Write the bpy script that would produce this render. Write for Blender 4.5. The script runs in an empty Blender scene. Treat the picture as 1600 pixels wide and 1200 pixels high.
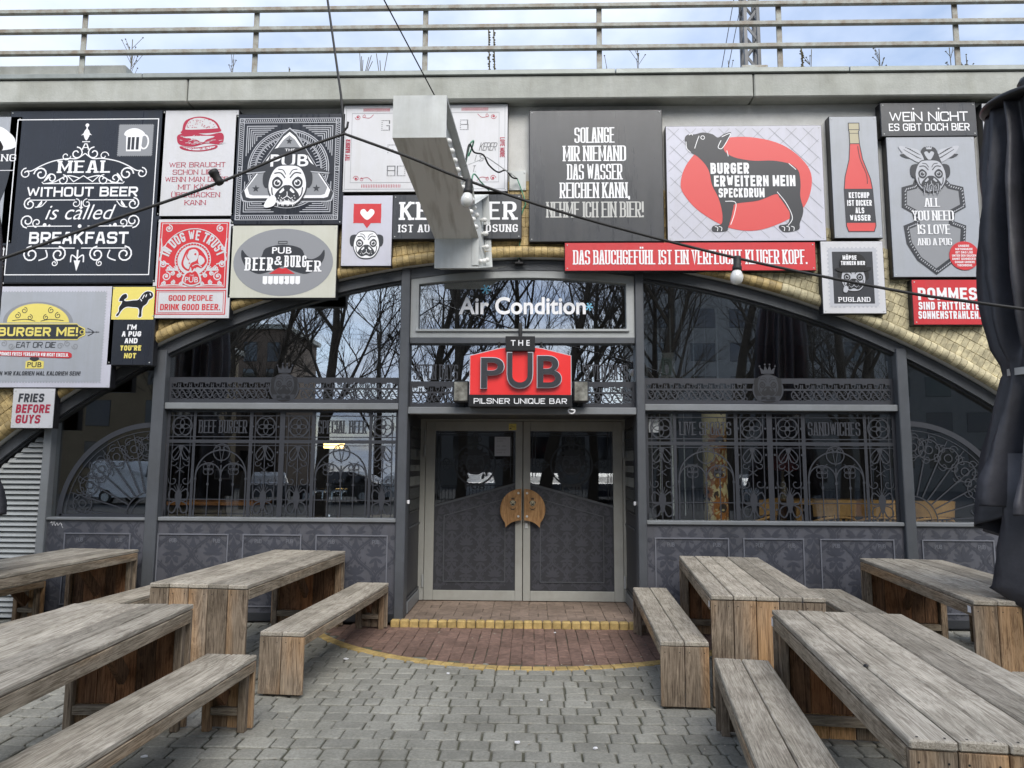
import bpy, bmesh, math, random
from mathutils import Vector, Matrix
from mathutils.geometry import tessellate_polygon
random.seed(7)
SC = bpy.context.scene
COL = SC.collection
R = math.radians

# ------------------------------------------------------------------ camera
FPX, YAW, PITCH, ROLL, CAMH, CAMD = 1110.0, R(1.57), R(6.53), 0.0055, 1.65, 7.60
_f0 = Vector((-math.sin(YAW), math.cos(YAW), 0)); _r0 = Vector((math.cos(YAW), math.sin(YAW), 0)); _z = Vector((0, 0, 1))
FW = _f0*math.cos(PITCH) + _z*math.sin(PITCH); _u0 = -_f0*math.sin(PITCH) + _z*math.cos(PITCH)
RT = _r0*math.cos(ROLL) + _u0*math.sin(ROLL); UP = _u0*math.cos(ROLL) - _r0*math.sin(ROLL)
CP = Vector((0, -CAMD, CAMH))
cam_d = bpy.data.cameras.new("camera"); cam = bpy.data.objects.new("camera", cam_d); COL.objects.link(cam)
cam_d.sensor_width = 36.0; cam_d.lens = 36.0*FPX/1600; cam_d.clip_start = 0.05; cam_d.clip_end = 2000
m = Matrix((RT, UP, -FW)).transposed().to_4x4(); m.translation = CP; cam.matrix_world = m
SC.camera = cam

# ------------------------------------------------------------------ sky, sun, exposure
W = bpy.data.worlds.new("World"); SC.world = W; W.use_nodes = True
nt = W.node_tree; nt.nodes.clear()
def _n(t, **k):
    n = nt.nodes.new(t)
    for a, b in k.items(): setattr(n, a, b)
    return n
SUN_EL, SUN_AZ = R(43), R(166)          # sun high behind the viewer, veiled by cloud
sky = _n('ShaderNodeTexSky', sky_type='NISHITA', sun_disc=False, sun_elevation=SUN_EL, sun_rotation=SUN_AZ)
tc = _n('ShaderNodeTexCoord'); sx = _n('ShaderNodeSeparateXYZ'); nt.links.new(tc.outputs['Generated'], sx.inputs[0])
zz = _n('ShaderNodeMath', operation='ADD'); zz.inputs[1].default_value = 0.25; nt.links.new(sx.outputs['Z'], zz.inputs[0])
zm = _n('ShaderNodeMath', operation='MAXIMUM'); zm.inputs[1].default_value = 0.1; nt.links.new(zz.outputs[0], zm.inputs[0])
dv = _n('ShaderNodeVectorMath', operation='DIVIDE'); nt.links.new(tc.outputs['Generated'], dv.inputs[0])
cb = _n('ShaderNodeCombineXYZ')
for i in range(3): nt.links.new(zm.outputs[0], cb.inputs[i])
nt.links.new(cb.outputs[0], dv.inputs[1])
nz = _n('ShaderNodeTexNoise'); nz.inputs['Scale'].default_value = 1.5; nz.inputs['Detail'].default_value = 7; nz.inputs['Roughness'].default_value = 0.55
mpw = _n('ShaderNodeMapping'); mpw.inputs['Location'].default_value = (0.35, 0.2, 0.0)
nt.links.new(dv.outputs[0], mpw.inputs[0]); nt.links.new(mpw.outputs[0], nz.inputs['Vector'])
rp = _n('ShaderNodeValToRGB'); rp.color_ramp.elements[0].position = 0.30; rp.color_ramp.elements[1].position = 0.56
nt.links.new(nz.outputs['Fac'], rp.inputs[0])
nz2 = _n('ShaderNodeTexNoise'); nz2.inputs['Scale'].default_value = 2.6; nz2.inputs['Detail'].default_value = 6
nt.links.new(dv.outputs[0], nz2.inputs['Vector'])
rp2 = _n('ShaderNodeValToRGB'); rp2.color_ramp.elements[0].color = (2.7, 3.25, 4.4, 1); rp2.color_ramp.elements[1].color = (4.5, 4.8, 5.3, 1)
rp2.color_ramp.elements[0].position = 0.35; rp2.color_ramp.elements[1].position = 0.65
nt.links.new(nz2.outputs['Fac'], rp2.inputs[0])
mx = _n('ShaderNodeMixRGB'); nt.links.new(rp.outputs[0], mx.inputs[0]); nt.links.new(sky.outputs[0], mx.inputs[1]); nt.links.new(rp2.outputs[0], mx.inputs[2])
bg = _n('ShaderNodeBackground'); bg.inputs[1].default_value = 0.085; nt.links.new(mx.outputs[0], bg.inputs[0])
wo = _n('ShaderNodeOutputWorld'); nt.links.new(bg.outputs[0], wo.inputs[0])
sl = bpy.data.lights.new("sun", 'SUN'); sl.energy = 1.45; sl.angle = R(40); sl.color = (1.0, 0.96, 0.9)
so = bpy.data.objects.new("sun", sl); COL.objects.link(so)
so.rotation_euler = (math.pi/2 - SUN_EL, 0, math.pi - SUN_AZ + math.pi)   # checked against the sky direction below
sd = Vector((math.sin(SUN_AZ)*math.cos(SUN_EL), math.cos(SUN_AZ)*math.cos(SUN_EL), math.sin(SUN_EL)))
so.rotation_euler = sd.to_track_quat('Z', 'Y').to_euler()
so.location = (0, -20, 30)
vs = SC.view_settings; vs.view_transform = 'Standard'; vs.look = 'None'; vs.exposure = 1.56; vs.gamma = 1.0
SC.cycles.max_bounces = 8; SC.cycles.transparent_max_bounces = 12; SC.cycles.caustics_reflective = False; SC.cycles.caustics_refractive = False

# ------------------------------------------------------------------ helpers
def ray(px, py): return FW + RT*((px-800)/FPX) - UP*((py-600)/FPX)
def at(px, py, Y): d = ray(px, py); return CP + d*((Y-CP.y)/d.y)      # photo measurement -> point on the real plane y=Y
def atz(px, py, Z): d = ray(px, py); return CP + d*((Z-CP.z)/d.z)
def lin(c): c /= 255.0; return c/12.92 if c <= 0.04045 else ((c+0.055)/1.055)**2.4
def S(r, g, b): return (lin(r), lin(g), lin(b), 1)
def lerp(a, b, t): return a + (b-a)*t

ORG = {}
def new_empty(name, loc):
    o = bpy.data.objects.new(name, None); COL.objects.link(o); o.location = loc; ORG[o] = Vector(loc); o.empty_display_size = 0.2
    return o
def tag(o, label=None, cat=None, group=None, kind=None):
    if label: o['label'] = label
    if cat: o['category'] = cat
    if group: o['group'] = group
    if kind: o['kind'] = kind
    return o
def thing(name, loc, label, cat, group=None): return tag(new_empty(name, loc), label, cat, group)
CHILD = {}
def copy_tree(o, parent=None):
    c = o.copy(); COL.objects.link(c); c.parent = parent
    for ch in CHILD.get(o, []): copy_tree(ch, c)
    return c

class MB:
    def __init__(s): s.v = []; s.f = []; s.mi = []; s.cur = 0
    def add(s, vs, fs):
        n = len(s.v); s.v += [tuple(v) for v in vs]; s.f += [tuple(i+n for i in f) for f in fs]; s.mi += [s.cur]*len(fs)
    def box(s, x0, x1, y0, y1, z0, z1):
        s.add([(x0,y0,z0),(x1,y0,z0),(x1,y1,z0),(x0,y1,z0),(x0,y0,z1),(x1,y0,z1),(x1,y1,z1),(x0,y1,z1)],
              [(0,3,2,1),(4,5,6,7),(0,1,5,4),(1,2,6,5),(2,3,7,6),(3,0,4,7)])
        return s
    def bbox(s, x0, x1, y0, y1, z0, z1, c=0.004):       # box with chamfered edges
        bm = bmesh.new(); bmesh.ops.create_cube(bm, size=1)
        for v in bm.verts: v.co = Vector((lerp(x0,x1,v.co.x+.5), lerp(y0,y1,v.co.y+.5), lerp(z0,z1,v.co.z+.5)))
        bmesh.ops.bevel(bm, geom=bm.edges[:], offset=c, segments=1, affect='EDGES', profile=0.5)
        s.bm(bm); return s
    def bm(s, bm):
        bm.verts.ensure_lookup_table(); bm.verts.index_update()
        s.add([v.co[:] for v in bm.verts], [[v.index for v in f.verts] for f in bm.faces]); bm.free()
    def obox(s, a, b, w, h, up=(0,0,1)):                # box beam from a to b, w sideways, h along up
        a = Vector(a); b = Vector(b); d = (b-a).normalized(); u = Vector(up); sd_ = d.cross(u)
        if sd_.length < 1e-4: sd_ = d.cross(Vector((1,0,0)))
        sd_.normalize(); u = sd_.cross(d).normalized(); sd_ *= w/2; u = u*(h/2)
        s.add([a-sd_-u, a+sd_-u, a+sd_+u, a-sd_+u, b-sd_-u, b+sd_-u, b+sd_+u, b-sd_+u],
              [(0,3,2,1),(4,5,6,7),(0,1,5,4),(1,2,6,5),(2,3,7,6),(3,0,4,7)][::1]); return s
    def tube(s, pts, r, n=8, caps=True):
        pts = [Vector(p) for p in pts]; rs = r if isinstance(r, (list, tuple)) else [r]*len(pts)
        rings = []; prev = None
        for i, p in enumerate(pts):
            t = (pts[min(i+1,len(pts)-1)] - pts[max(i-1,0)])
            if t.length < 1e-9: t = Vector((0,0,1))
            t.normalize()
            if prev is None: a = t.cross(Vector((0,0,1)) if abs(t.z) < .9 else Vector((1,0,0))).normalized()
            else:
                a = prev - t*prev.dot(t)
                a = a.normalized() if a.length > 1e-6 else t.orthogonal().normalized()
            prev = a; b = t.cross(a)
            rings.append([p + (a*math.cos(2*math.pi*k/n) + b*math.sin(2*math.pi*k/n))*rs[i] for k in range(n)])
        vs = [v for rg in rings for v in rg]; fs = []
        for i in range(len(pts)-1):
            for k in range(n): fs.append((i*n+k, i*n+(k+1)%n, (i+1)*n+(k+1)%n, (i+1)*n+k))
        if caps: fs.append(tuple(range(n))[::-1]); fs.append(tuple((len(pts)-1)*n+k for k in range(n)))
        s.add(vs, fs); return s
    def lathe(s, c, prof, n=16, axis='z'):              # prof: (radius, height) pairs
        c = Vector(c); vs = []; fs = []
        for r_, h in prof:
            for k in range(n):
                a = 2*math.pi*k/n; q = (r_*math.cos(a), r_*math.sin(a), h)
                if axis == 'y': q = (q[0], q[2], q[1])
                if axis == 'x': q = (q[2], q[0], q[1])
                vs.append(c+Vector(q))
        for i in range(len(prof)-1):
            for k in range(n): fs.append((i*n+k, i*n+(k+1)%n, (i+1)*n+(k+1)%n, (i+1)*n+k))
        fs.append(tuple(range(n))[::-1]); fs.append(tuple((len(prof)-1)*n+k for k in range(n)))
        s.add(vs, fs); return s
    def flat(s, loops, y):                              # flat filled shape facing -y; loops of (x,z); later loops are holes
        L = [[Vector((p[0], p[1], 0)) for p in lp] for lp in loops]
        tri = tessellate_polygon(L); vs = [(p.x, y, p.y) for lp in L for p in lp]; fs = []
        for t in tri:
            a, b, c = (vs[i] for i in t)
            cr = (b[0]-a[0])*(c[2]-a[2]) - (b[2]-a[2])*(c[0]-a[0])
            if abs(cr) < 1e-12: continue
            fs.append(tuple(t) if cr > 0 else tuple(t)[::-1])
        s.add(vs, fs); return s
    def prism(s, poly, y0, y1):                         # (x,z) outline extruded from y0 (front) to y1
        s.flat([poly], y0); n = len(poly)
        area = sum(poly[i][0]*poly[(i+1)%n][1]-poly[(i+1)%n][0]*poly[i][1] for i in range(n))
        P = poly if area > 0 else poly[::-1]
        vs = [(p[0],y0,p[1]) for p in P] + [(p[0],y1,p[1]) for p in P]
        s.add(vs, [(i, i+n, (i+1)%n+n, (i+1)%n) for i in range(n)])
        k = len(s.f); s.flat([poly], y1)
        for i in range(k, len(s.f)): s.f[i] = s.f[i][::-1]
        return s
    def rib(s, pts, tx, y, closed=False, tz=None, cap=0.0):   # flat ribbon in the facade plane, pen tx wide and tz high
        if tz is None: tz = tx
        P = [Vector((p[0], p[1])) for p in pts]
        P = [p for i, p in enumerate(P) if i == 0 or (p-P[i-1]).length > 1e-6]
        if closed and (P[0]-P[-1]).length < 1e-6: P.pop()
        n = len(P)
        if n < 2: return s
        if cap and not closed:
            P[0] = P[0] + (P[0]-P[1]).normalized()*cap; P[-1] = P[-1] + (P[-1]-P[-2]).normalized()*cap
        vs = []
        for i in range(n):
            if closed: a, b = P[i]-P[i-1], P[(i+1)%n]-P[i]
            else: a = P[i]-P[i-1] if i else P[1]-P[0]; b = P[i+1]-P[i] if i < n-1 else a
            a = a.normalized(); b = b.normalized(); na = Vector((-a.y, a.x)); nb = Vector((-b.y, b.x))
            q = na+nb; 
            if q.length < 1e-4: q = na.copy()
            q.normalize(); k = 1/max(0.45, q.dot(na)); o = Vector((q.x*k*tx/2, q.y*k*tz/2))
            vs += [(P[i].x+o.x, y, P[i].y+o.y), (P[i].x-o.x, y, P[i].y-o.y)]
        fs = []
        for i in range(n if closed else n-1):
            j = (i+1) % n; fs.append((2*i, 2*i+1, 2*j+1, 2*j))
        s.add(vs, fs); return s
    def build(s, name, mat, parent=None, smooth=False, origin=None, flipcheck=False):
        if not s.v: return None
        if parent is not None: og = ORG[parent]
        elif origin is not None: og = Vector(origin)
        else:
            xs = [v[0] for v in s.v]; ys = [v[1] for v in s.v]; zs = [v[2] for v in s.v]
            og = Vector(((min(xs)+max(xs))/2, (min(ys)+max(ys))/2, min(zs)))
        me = bpy.data.meshes.new(name)
        me.from_pydata([(v[0]-og.x, v[1]-og.y, v[2]-og.z) for v in s.v], [], s.f)
        for mm in (mat if isinstance(mat, (list, tuple)) else [mat]): me.materials.append(mm)
        if isinstance(mat, (list, tuple)): me.polygons.foreach_set('material_index', s.mi)
        if smooth: me.polygons.foreach_set('use_smooth', [True]*len(me.polygons))
        me.update()
        o = bpy.data.objects.new(name, me); COL.objects.link(o); ORG[o] = og
        if parent is not None: o.parent = parent; CHILD.setdefault(parent, []).append(o)
        else: o.location = og
        return o

def spline(pts, closed=False, k=6):
    P = [Vector((p[0], p[1])) for p in pts]; n = len(P); out = []
    for i in range(n if closed else n-1):
        p0 = P[(i-1) % n] if closed or i else P[0]; p1 = P[i]; p2 = P[(i+1) % n]
        p3 = P[(i+2) % n] if closed or i+2 < n else P[-1]
        for j in range(k):
            t = j/k
            q = 0.5*((2*p1) + (p2-p0)*t + (2*p0-5*p1+4*p2-p3)*t*t + (3*p1-p0-3*p2+p3)*t**3)
            out.append((q.x, q.y))
    if not closed: out.append((P[-1].x, P[-1].y))
    return out
def ellp(cx, cz, rx, rz, n=32, a0=0, a1=360):
    full = abs(a1-a0) >= 360
    return [(cx+rx*math.cos(R(a0+(a1-a0)*i/n)), cz+rz*math.sin(R(a0+(a1-a0)*i/n))) for i in range(n if full else n+1)]
def spiral(cx, cz, r, a0, turns, n=16, shrink=0.25):
    out = []
    for i in range(n+1):
        t = i/n; rr = r*(1-(1-shrink)*t); a = R(a0)+turns*2*math.pi*t
        out.append((cx+rr*math.cos(a), cz+rr*math.sin(a)))
    return out

# ------------------------------------------------------------------ materials
def mat(name, col, rough=0.6, metal=0.0, var=0.0, vscale=8.0, col2=None, bump=0.0, bscale=60.0, emit=0.0, spec=0.5, isl=0.0, stain=0.0, streak=False, coat=0.0, drip=0.0):
    m = bpy.data.materials.new(name); m.use_nodes = True; t = m.node_tree; b = t.nodes['Principled BSDF']
    b.inputs['Base Color'].default_value = col; b.inputs['Roughness'].default_value = rough; b.inputs['Metallic'].default_value = metal
    b.inputs['Specular IOR Level'].default_value = spec
    if coat: b.inputs['Coat Weight'].default_value = coat; b.inputs['Coat Roughness'].default_value = 0.08
    tcn = t.nodes.new('ShaderNodeTexCoord'); src = None
    if var or col2:
        n = t.nodes.new('ShaderNodeTexNoise'); n.inputs['Scale'].default_value = vscale; n.inputs['Detail'].default_value = 6; n.inputs['Roughness'].default_value = 0.65
        if streak:
            mp = t.nodes.new('ShaderNodeMapping'); mp.inputs['Scale'].default_value = (1, 1, 0.12); t.links.new(tcn.outputs['Object'], mp.inputs[0]); t.links.new(mp.outputs[0], n.inputs['Vector'])
        else: t.links.new(tcn.outputs['Object'], n.inputs['Vector'])
        c2 = col2 or tuple(max(0, c*(1-var)) for c in col[:3])+(1,)
        c1 = col if col2 else tuple(min(1, c*(1+var*0.6)) for c in col[:3])+(1,)
        r_ = t.nodes.new('ShaderNodeValToRGB'); r_.color_ramp.elements[0].position = 0.36; r_.color_ramp.elements[1].position = 0.64
        r_.color_ramp.elements[0].color = c2; r_.color_ramp.elements[1].color = c1
        t.links.new(n.outputs['Fac'], r_.inputs[0]); src = r_.outputs[0]
    if stain:
        n3 = t.nodes.new('ShaderNodeTexNoise'); n3.inputs['Scale'].default_value = 1.3; n3.inputs['Detail'].default_value = 8; n3.inputs['Roughness'].default_value = 0.7
        t.links.new(tcn.outputs['Object'], n3.inputs['Vector'])
        r3 = t.nodes.new('ShaderNodeValToRGB'); r3.color_ramp.elements[0].position = 0.35; r3.color_ramp.elements[1].position = 0.6
        k = 1-stain; r3.color_ramp.elements[0].color = (k, k, k*0.97, 1); r3.color_ramp.elements[1].color = (1, 1, 1, 1)
        t.links.new(n3.outputs['Fac'], r3.inputs[0])
        mm = t.nodes.new('ShaderNodeMixRGB'); mm.blend_type = 'MULTIPLY'; mm.inputs[0].default_value = 1
        if src: t.links.new(src, mm.inputs[1])
        else: mm.inputs[1].default_value = col
        t.links.new(r3.outputs[0], mm.inputs[2]); src = mm.outputs[0]
    if drip:
        n5 = t.nodes.new('ShaderNodeTexNoise'); n5.inputs['Scale'].default_value = 2.2; n5.inputs['Detail'].default_value = 7; n5.inputs['Roughness'].default_value = 0.7
        mp5 = t.nodes.new('ShaderNodeMapping'); mp5.inputs['Scale'].default_value = (3.4, 3.4, 0.3); t.links.new(tcn.outputs['Object'], mp5.inputs[0]); t.links.new(mp5.outputs[0], n5.inputs['Vector'])
        r5 = t.nodes.new('ShaderNodeValToRGB'); r5.color_ramp.elements[0].position = 0.30; r5.color_ramp.elements[1].position = 0.55
        k = 1-drip*.6; r5.color_ramp.elements[0].color = (k, k*.99, k*.96, 1); r5.color_ramp.elements[1].color = (1, 1, 1, 1); t.links.new(n5.outputs['Fac'], r5.inputs[0])
        mm = t.nodes.new('ShaderNodeMixRGB'); mm.blend_type = 'MULTIPLY'; mm.inputs[0].default_value = 1
        if src: t.links.new(src, mm.inputs[1])
        else: mm.inputs[1].default_value = col
        t.links.new(r5.outputs[0], mm.inputs[2]); src = mm.outputs[0]
        rr5 = t.nodes.new('ShaderNodeMapRange'); rr5.inputs[1].default_value = .3; rr5.inputs[2].default_value = .7; rr5.inputs[3].default_value = min(1, rough+.18); rr5.inputs[4].default_value = max(.05, rough-.05); t.links.new(n5.outputs['Fac'], rr5.inputs[0]); t.links.new(rr5.outputs[0], b.inputs['Roughness'])
    if isl:
        g = t.nodes.new('ShaderNodeNewGeometry'); mr = t.nodes.new('ShaderNodeMapRange'); mr.inputs[3].default_value = 1-isl; mr.inputs[4].default_value = 1+isl
        t.links.new(g.outputs['Random Per Island'], mr.inputs[0])
        cc = t.nodes.new('ShaderNodeCombineColor')
        for i in range(3): t.links.new(mr.outputs[0], cc.inputs[i])
        mm = t.nodes.new('ShaderNodeMixRGB'); mm.blend_type = 'MULTIPLY'; mm.inputs[0].default_value = 1
        if src: t.links.new(src, mm.inputs[1])
        else: mm.inputs[1].default_value = col
        t.links.new(cc.outputs[0], mm.inputs[2]); src = mm.outputs[0]
    if src: t.links.new(src, b.inputs['Base Color'])
    if emit:
        b.inputs['Emission Color'].default_value = col; b.inputs['Emission Strength'].default_value = emit
    if bump:
        n2 = t.nodes.new('ShaderNodeTexNoise'); n2.inputs['Scale'].default_value = bscale; n2.inputs['Detail'].default_value = 5
        t.links.new(tcn.outputs['Object'], n2.inputs['Vector'])
        bp = t.nodes.new('ShaderNodeBump'); bp.inputs['Strength'].default_value = bump; bp.inputs['Distance'].default_value = 0.01
        t.links.new(n2.outputs['Fac'], bp.inputs['Height']); t.links.new(bp.outputs[0], b.inputs['Normal'])
    return m

def wood(name, light, dark, axis, bare=None, bare_amt=0.0, rough=0.85):
    m = bpy.data.materials.new(name); m.use_nodes = True; t = m.node_tree; b = t.nodes['Principled BSDF']; L = t.links.new
    tcn = t.nodes.new('ShaderNodeTexCoord'); g = t.nodes.new('ShaderNodeNewGeometry'); oi = t.nodes.new('ShaderNodeObjectInfo')
    ad = t.nodes.new('ShaderNodeMath'); ad.operation = 'ADD'; L(g.outputs['Random Per Island'], ad.inputs[0]); L(oi.outputs['Random'], ad.inputs[1])
    ml = t.nodes.new('ShaderNodeMath'); ml.operation = 'MULTIPLY'; ml.inputs[1].default_value = 37.0; L(ad.outputs[0], ml.inputs[0])
    cb_ = t.nodes.new('ShaderNodeCombineXYZ')
    for i in range(3): L(ml.outputs[0], cb_.inputs[i])
    va = t.nodes.new('ShaderNodeVectorMath'); va.operation = 'ADD'; L(tcn.outputs['Object'], va.inputs[0]); L(cb_.outputs[0], va.inputs[1])
    mp = t.nodes.new('ShaderNodeMapping'); sc = [1, 1, 1]; sc['xyz'.index(axis)] = 0.03; mp.inputs['Scale'].default_value = sc; L(va.outputs[0], mp.inputs[0])
    n1 = t.nodes.new('ShaderNodeTexNoise'); n1.inputs['Scale'].default_value = 210; n1.inputs['Detail'].default_value = 5; n1.inputs['Distortion'].default_value = 0.6; L(mp.outputs[0], n1.inputs['Vector'])
    mp2 = t.nodes.new('ShaderNodeMapping'); sc2 = [1, 1, 1]; sc2['xyz'.index(axis)] = 0.16; mp2.inputs['Scale'].default_value = sc2; L(va.outputs[0], mp2.inputs[0])
    n2 = t.nodes.new('ShaderNodeTexNoise'); n2.inputs['Scale'].default_value = 9; n2.inputs['Detail'].default_value = 7; n2.inputs['Roughness'].default_value = 0.7; n2.inputs['Distortion'].default_value = 1.2; L(mp2.outputs[0], n2.inputs['Vector'])
    # growth-ring lines that wander along the plank
    wv = t.nodes.new('ShaderNodeMath'); wv.operation = 'MULTIPLY'; wv.inputs[1].default_value = 40; L(n2.outputs['Fac'], wv.inputs[0])
    sn = t.nodes.new('ShaderNodeMath'); sn.operation = 'SINE'; L(wv.outputs[0], sn.inputs[0])
    mr = t.nodes.new('ShaderNodeMapRange'); mr.inputs[1].default_value = -1; mr.inputs[3].default_value = -0.09; mr.inputs[4].default_value = 0.09; L(sn.outputs[0], mr.inputs[0])
    a2 = t.nodes.new('ShaderNodeMath'); a2.operation = 'ADD'; L(n1.outputs['Fac'], a2.inputs[0]); L(mr.outputs[0], a2.inputs[1])
    r1 = t.nodes.new('ShaderNodeValToRGB'); r1.color_ramp.elements[0].position = 0.30; r1.color_ramp.elements[1].position = 0.70
    r1.color_ramp.elements[0].color = dark; r1.color_ramp.elements[1].color = light; L(a2.outputs[0], r1.inputs[0])
    # broad weather blotches
    n3 = t.nodes.new('ShaderNodeTexNoise'); n3.inputs['Scale'].default_value = 2.6; n3.inputs['Detail'].default_value = 6; n3.inputs['Roughness'].default_value = 0.65; L(va.outputs[0], n3.inputs['Vector'])
    r3 = t.nodes.new('ShaderNodeValToRGB'); r3.color_ramp.elements[0].position = 0.36; r3.color_ramp.elements[1].position = 0.62
    r3.color_ramp.elements[0].color = (.74, .72, .69, 1); r3.color_ramp.elements[1].color = (1.1, 1.08, 1.06, 1); L(n3.outputs['Fac'], r3.inputs[0])
    mm = t.nodes.new('ShaderNodeMixRGB'); mm.blend_type = 'MULTIPLY'; mm.inputs[0].default_value = 1; L(r1.outputs[0], mm.inputs[1]); L(r3.outputs[0], mm.inputs[2])
    # fine drying cracks along the grain
    mp6 = t.nodes.new('ShaderNodeMapping'); sc6 = [1, 1, 1]; sc6['xyz'.index(axis)] = 0.02; mp6.inputs['Scale'].default_value = sc6; L(va.outputs[0], mp6.inputs[0])
    n6 = t.nodes.new('ShaderNodeTexNoise'); n6.inputs['Scale'].default_value = 95; n6.inputs['Detail'].default_value = 3; L(mp6.outputs[0], n6.inputs['Vector'])
    r6 = t.nodes.new('ShaderNodeValToRGB'); r6.color_ramp.elements[0].position = 0.30; r6.color_ramp.elements[1].position = 0.37; r6.color_ramp.elements[0].color = (.5, .47, .44, 1); r6.color_ramp.elements[1].color = (1, 1, 1, 1); L(n6.outputs['Fac'], r6.inputs[0])
    m6 = t.nodes.new('ShaderNodeMixRGB'); m6.blend_type = 'MULTIPLY'; m6.inputs[0].default_value = 1; L(mm.outputs[0], m6.inputs[1]); L(r6.outputs[0], m6.inputs[2])
    last = m6.outputs[0]
    if bare:
        n4 = t.nodes.new('ShaderNodeTexNoise'); n4.inputs['Scale'].default_value = 3.2; n4.inputs['Detail'].default_value = 4; L(mp2.outputs[0], n4.inputs['Vector'])
        a4 = t.nodes.new('ShaderNodeMath'); a4.operation = 'ADD'; L(n4.outputs['Fac'], a4.inputs[0])
        ms = t.nodes.new('ShaderNodeMapRange'); ms.inputs[3].default_value = -0.3+bare_amt; ms.inputs[4].default_value = 0.15+bare_amt; L(g.outputs['Random Per Island'], ms.inputs[0]); L(ms.outputs[0], a4.inputs[1])
        r4 = t.nodes.new('ShaderNodeValToRGB'); r4.color_ramp.elements[0].position = 0.4; r4.color_ramp.elements[1].position = 0.7; L(a4.outputs[0], r4.inputs[0])
        mb = t.nodes.new('ShaderNodeMixRGB'); mb.blend_type = 'MULTIPLY'; mb.inputs[0].default_value = 1; mb.inputs[1].default_value = bare
        rg = t.nodes.new('ShaderNodeValToRGB'); rg.color_ramp.elements[0].position = .3; rg.color_ramp.elements[1].position = .6; rg.color_ramp.elements[0].color = (.45, .38, .32, 1); rg.color_ramp.elements[1].color = (1.1, 1.05, 1, 1)
        L(a2.outputs[0], rg.inputs[0]); L(rg.outputs[0], mb.inputs[2])
        m4 = t.nodes.new('ShaderNodeMixRGB'); L(r4.outputs[0], m4.inputs[0]); L(last, m4.inputs[1]); L(mb.outputs[0], m4.inputs[2]); last = m4.outputs[0]
    pr = t.nodes.new('ShaderNodeMapRange'); pr.inputs[3].default_value = 0.74; pr.inputs[4].default_value = 1.2; L(g.outputs['Random Per Island'], pr.inputs[0])
    cc = t.nodes.new('ShaderNodeCombineColor')
    for i in range(3): L(pr.outputs[0], cc.inputs[i])
    m5 = t.nodes.new('ShaderNodeMixRGB'); m5.blend_type = 'MULTIPLY'; m5.inputs[0].default_value = 1; L(last, m5.inputs[1]); L(cc.outputs[0], m5.inputs[2])
    L(m5.outputs[0], b.inputs['Base Color']); b.inputs['Roughness'].default_value = rough; b.inputs['Specular IOR Level'].default_value = 0.25
    bp = t.nodes.new('ShaderNodeBump'); bp.inputs['Strength'].default_value = 0.35; bp.inputs['Distance'].default_value = 0.004; L(a2.outputs[0], bp.inputs['Height']); L(bp.outputs[0], b.inputs['Normal'])
    return m

def glass(name, tint, refl, rough=0.0):
    m = bpy.data.materials.new(name); m.use_nodes = True; t = m.node_tree; t.nodes.clear(); L = t.links.new
    o = t.nodes.new('ShaderNodeOutputMaterial'); mx_ = t.nodes.new('ShaderNodeMixShader'); tr = t.nodes.new('ShaderNodeBsdfTransparent'); gl = t.nodes.new('ShaderNodeBsdfGlossy')
    tr.inputs[0].default_value = tint; gl.inputs['Roughness'].default_value = rough; gl.inputs['Color'].default_value = (.93, .97, 1, 1)
    lw0 = t.nodes.new('ShaderNodeLayerWeight'); lw = t.nodes.new('ShaderNodeMath'); lw.operation = 'POWER'; lw.inputs[1].default_value = 5; L(lw0.outputs['Facing'], lw.inputs[0])
    ad = t.nodes.new('ShaderNodeMath'); ad.operation = 'ADD'; ad.use_clamp = True; ad.inputs[1].default_value = refl; L(lw.outputs[0], ad.inputs[0]); L(ad.outputs[0], mx_.inputs[0])
    n = t.nodes.new('ShaderNodeTexNoise'); n.inputs['Scale'].default_value = 0.9; n.inputs['Detail'].default_value = 1; tcn = t.nodes.new('ShaderNodeTexCoord'); L(tcn.outputs['Object'], n.inputs['Vector'])
    bp = t.nodes.new('ShaderNodeBump'); bp.inputs['Strength'].default_value = 0.06; bp.inputs['Distance'].default_value = 0.02; L(n.outputs['Fac'], bp.inputs['Height']); L(bp.outputs[0], gl.inputs['Normal'])
    L(tr.outputs[0], mx_.inputs[1]); L(gl.outputs[0], mx_.inputs[2]); L(mx_.outputs[0], o.inputs[0])
    return m

M = {}
M['concrete'] = mat('light_concrete', S(176,178,172), 0.85, var=0.10, vscale=3, bump=0.25, bscale=45, stain=0.22, drip=0.18)
M['stucco'] = mat('grey_stucco', S(206,206,203), 0.9, var=0.08, vscale=4, bump=0.3, bscale=90, stain=0.15)
M['coping'] = mat('coping_metal', S(150,155,152), 0.5, metal=0.3, var=0.1, vscale=5, stain=0.2)
M['rail'] = mat('rusty_rail_paint', S(158,162,156), 0.6, col2=S(128,118,104), vscale=9, bump=0.1)
M['gold'] = mat('gold_painted_brick', S(188,164,112), 0.58, var=0.35, vscale=14, bump=0.6, bscale=55, isl=0.2, stain=0.35)
M['cream'] = mat('lit_tone_brick', S(202,191,156), 0.75, var=0.3, vscale=16, bump=0.6, bscale=60, isl=0.22, stain=0.35)  # same arch brick in cream, better light on the right put into colour
M['mortar'] = mat('sandy_mortar', S(124,106,70), 0.95, var=0.2)
M['anth'] = mat('anthracite_metal', S(82,85,90), 0.42, var=0.06, vscale=6, spec=0.5, stain=0.18, drip=0.18)
M['anth2'] = mat('dark_anthracite_metal', S(52,54,58), 0.4, var=0.06, vscale=6, stain=0.1)
M['lgrey'] = mat('light_grey_metal', S(126,129,132), 0.4, var=0.06, vscale=6, stain=0.12)
M['winframe'] = mat('pale_window_frame', S(165,168,168), 0.45, var=0.05, stain=0.1)
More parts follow.
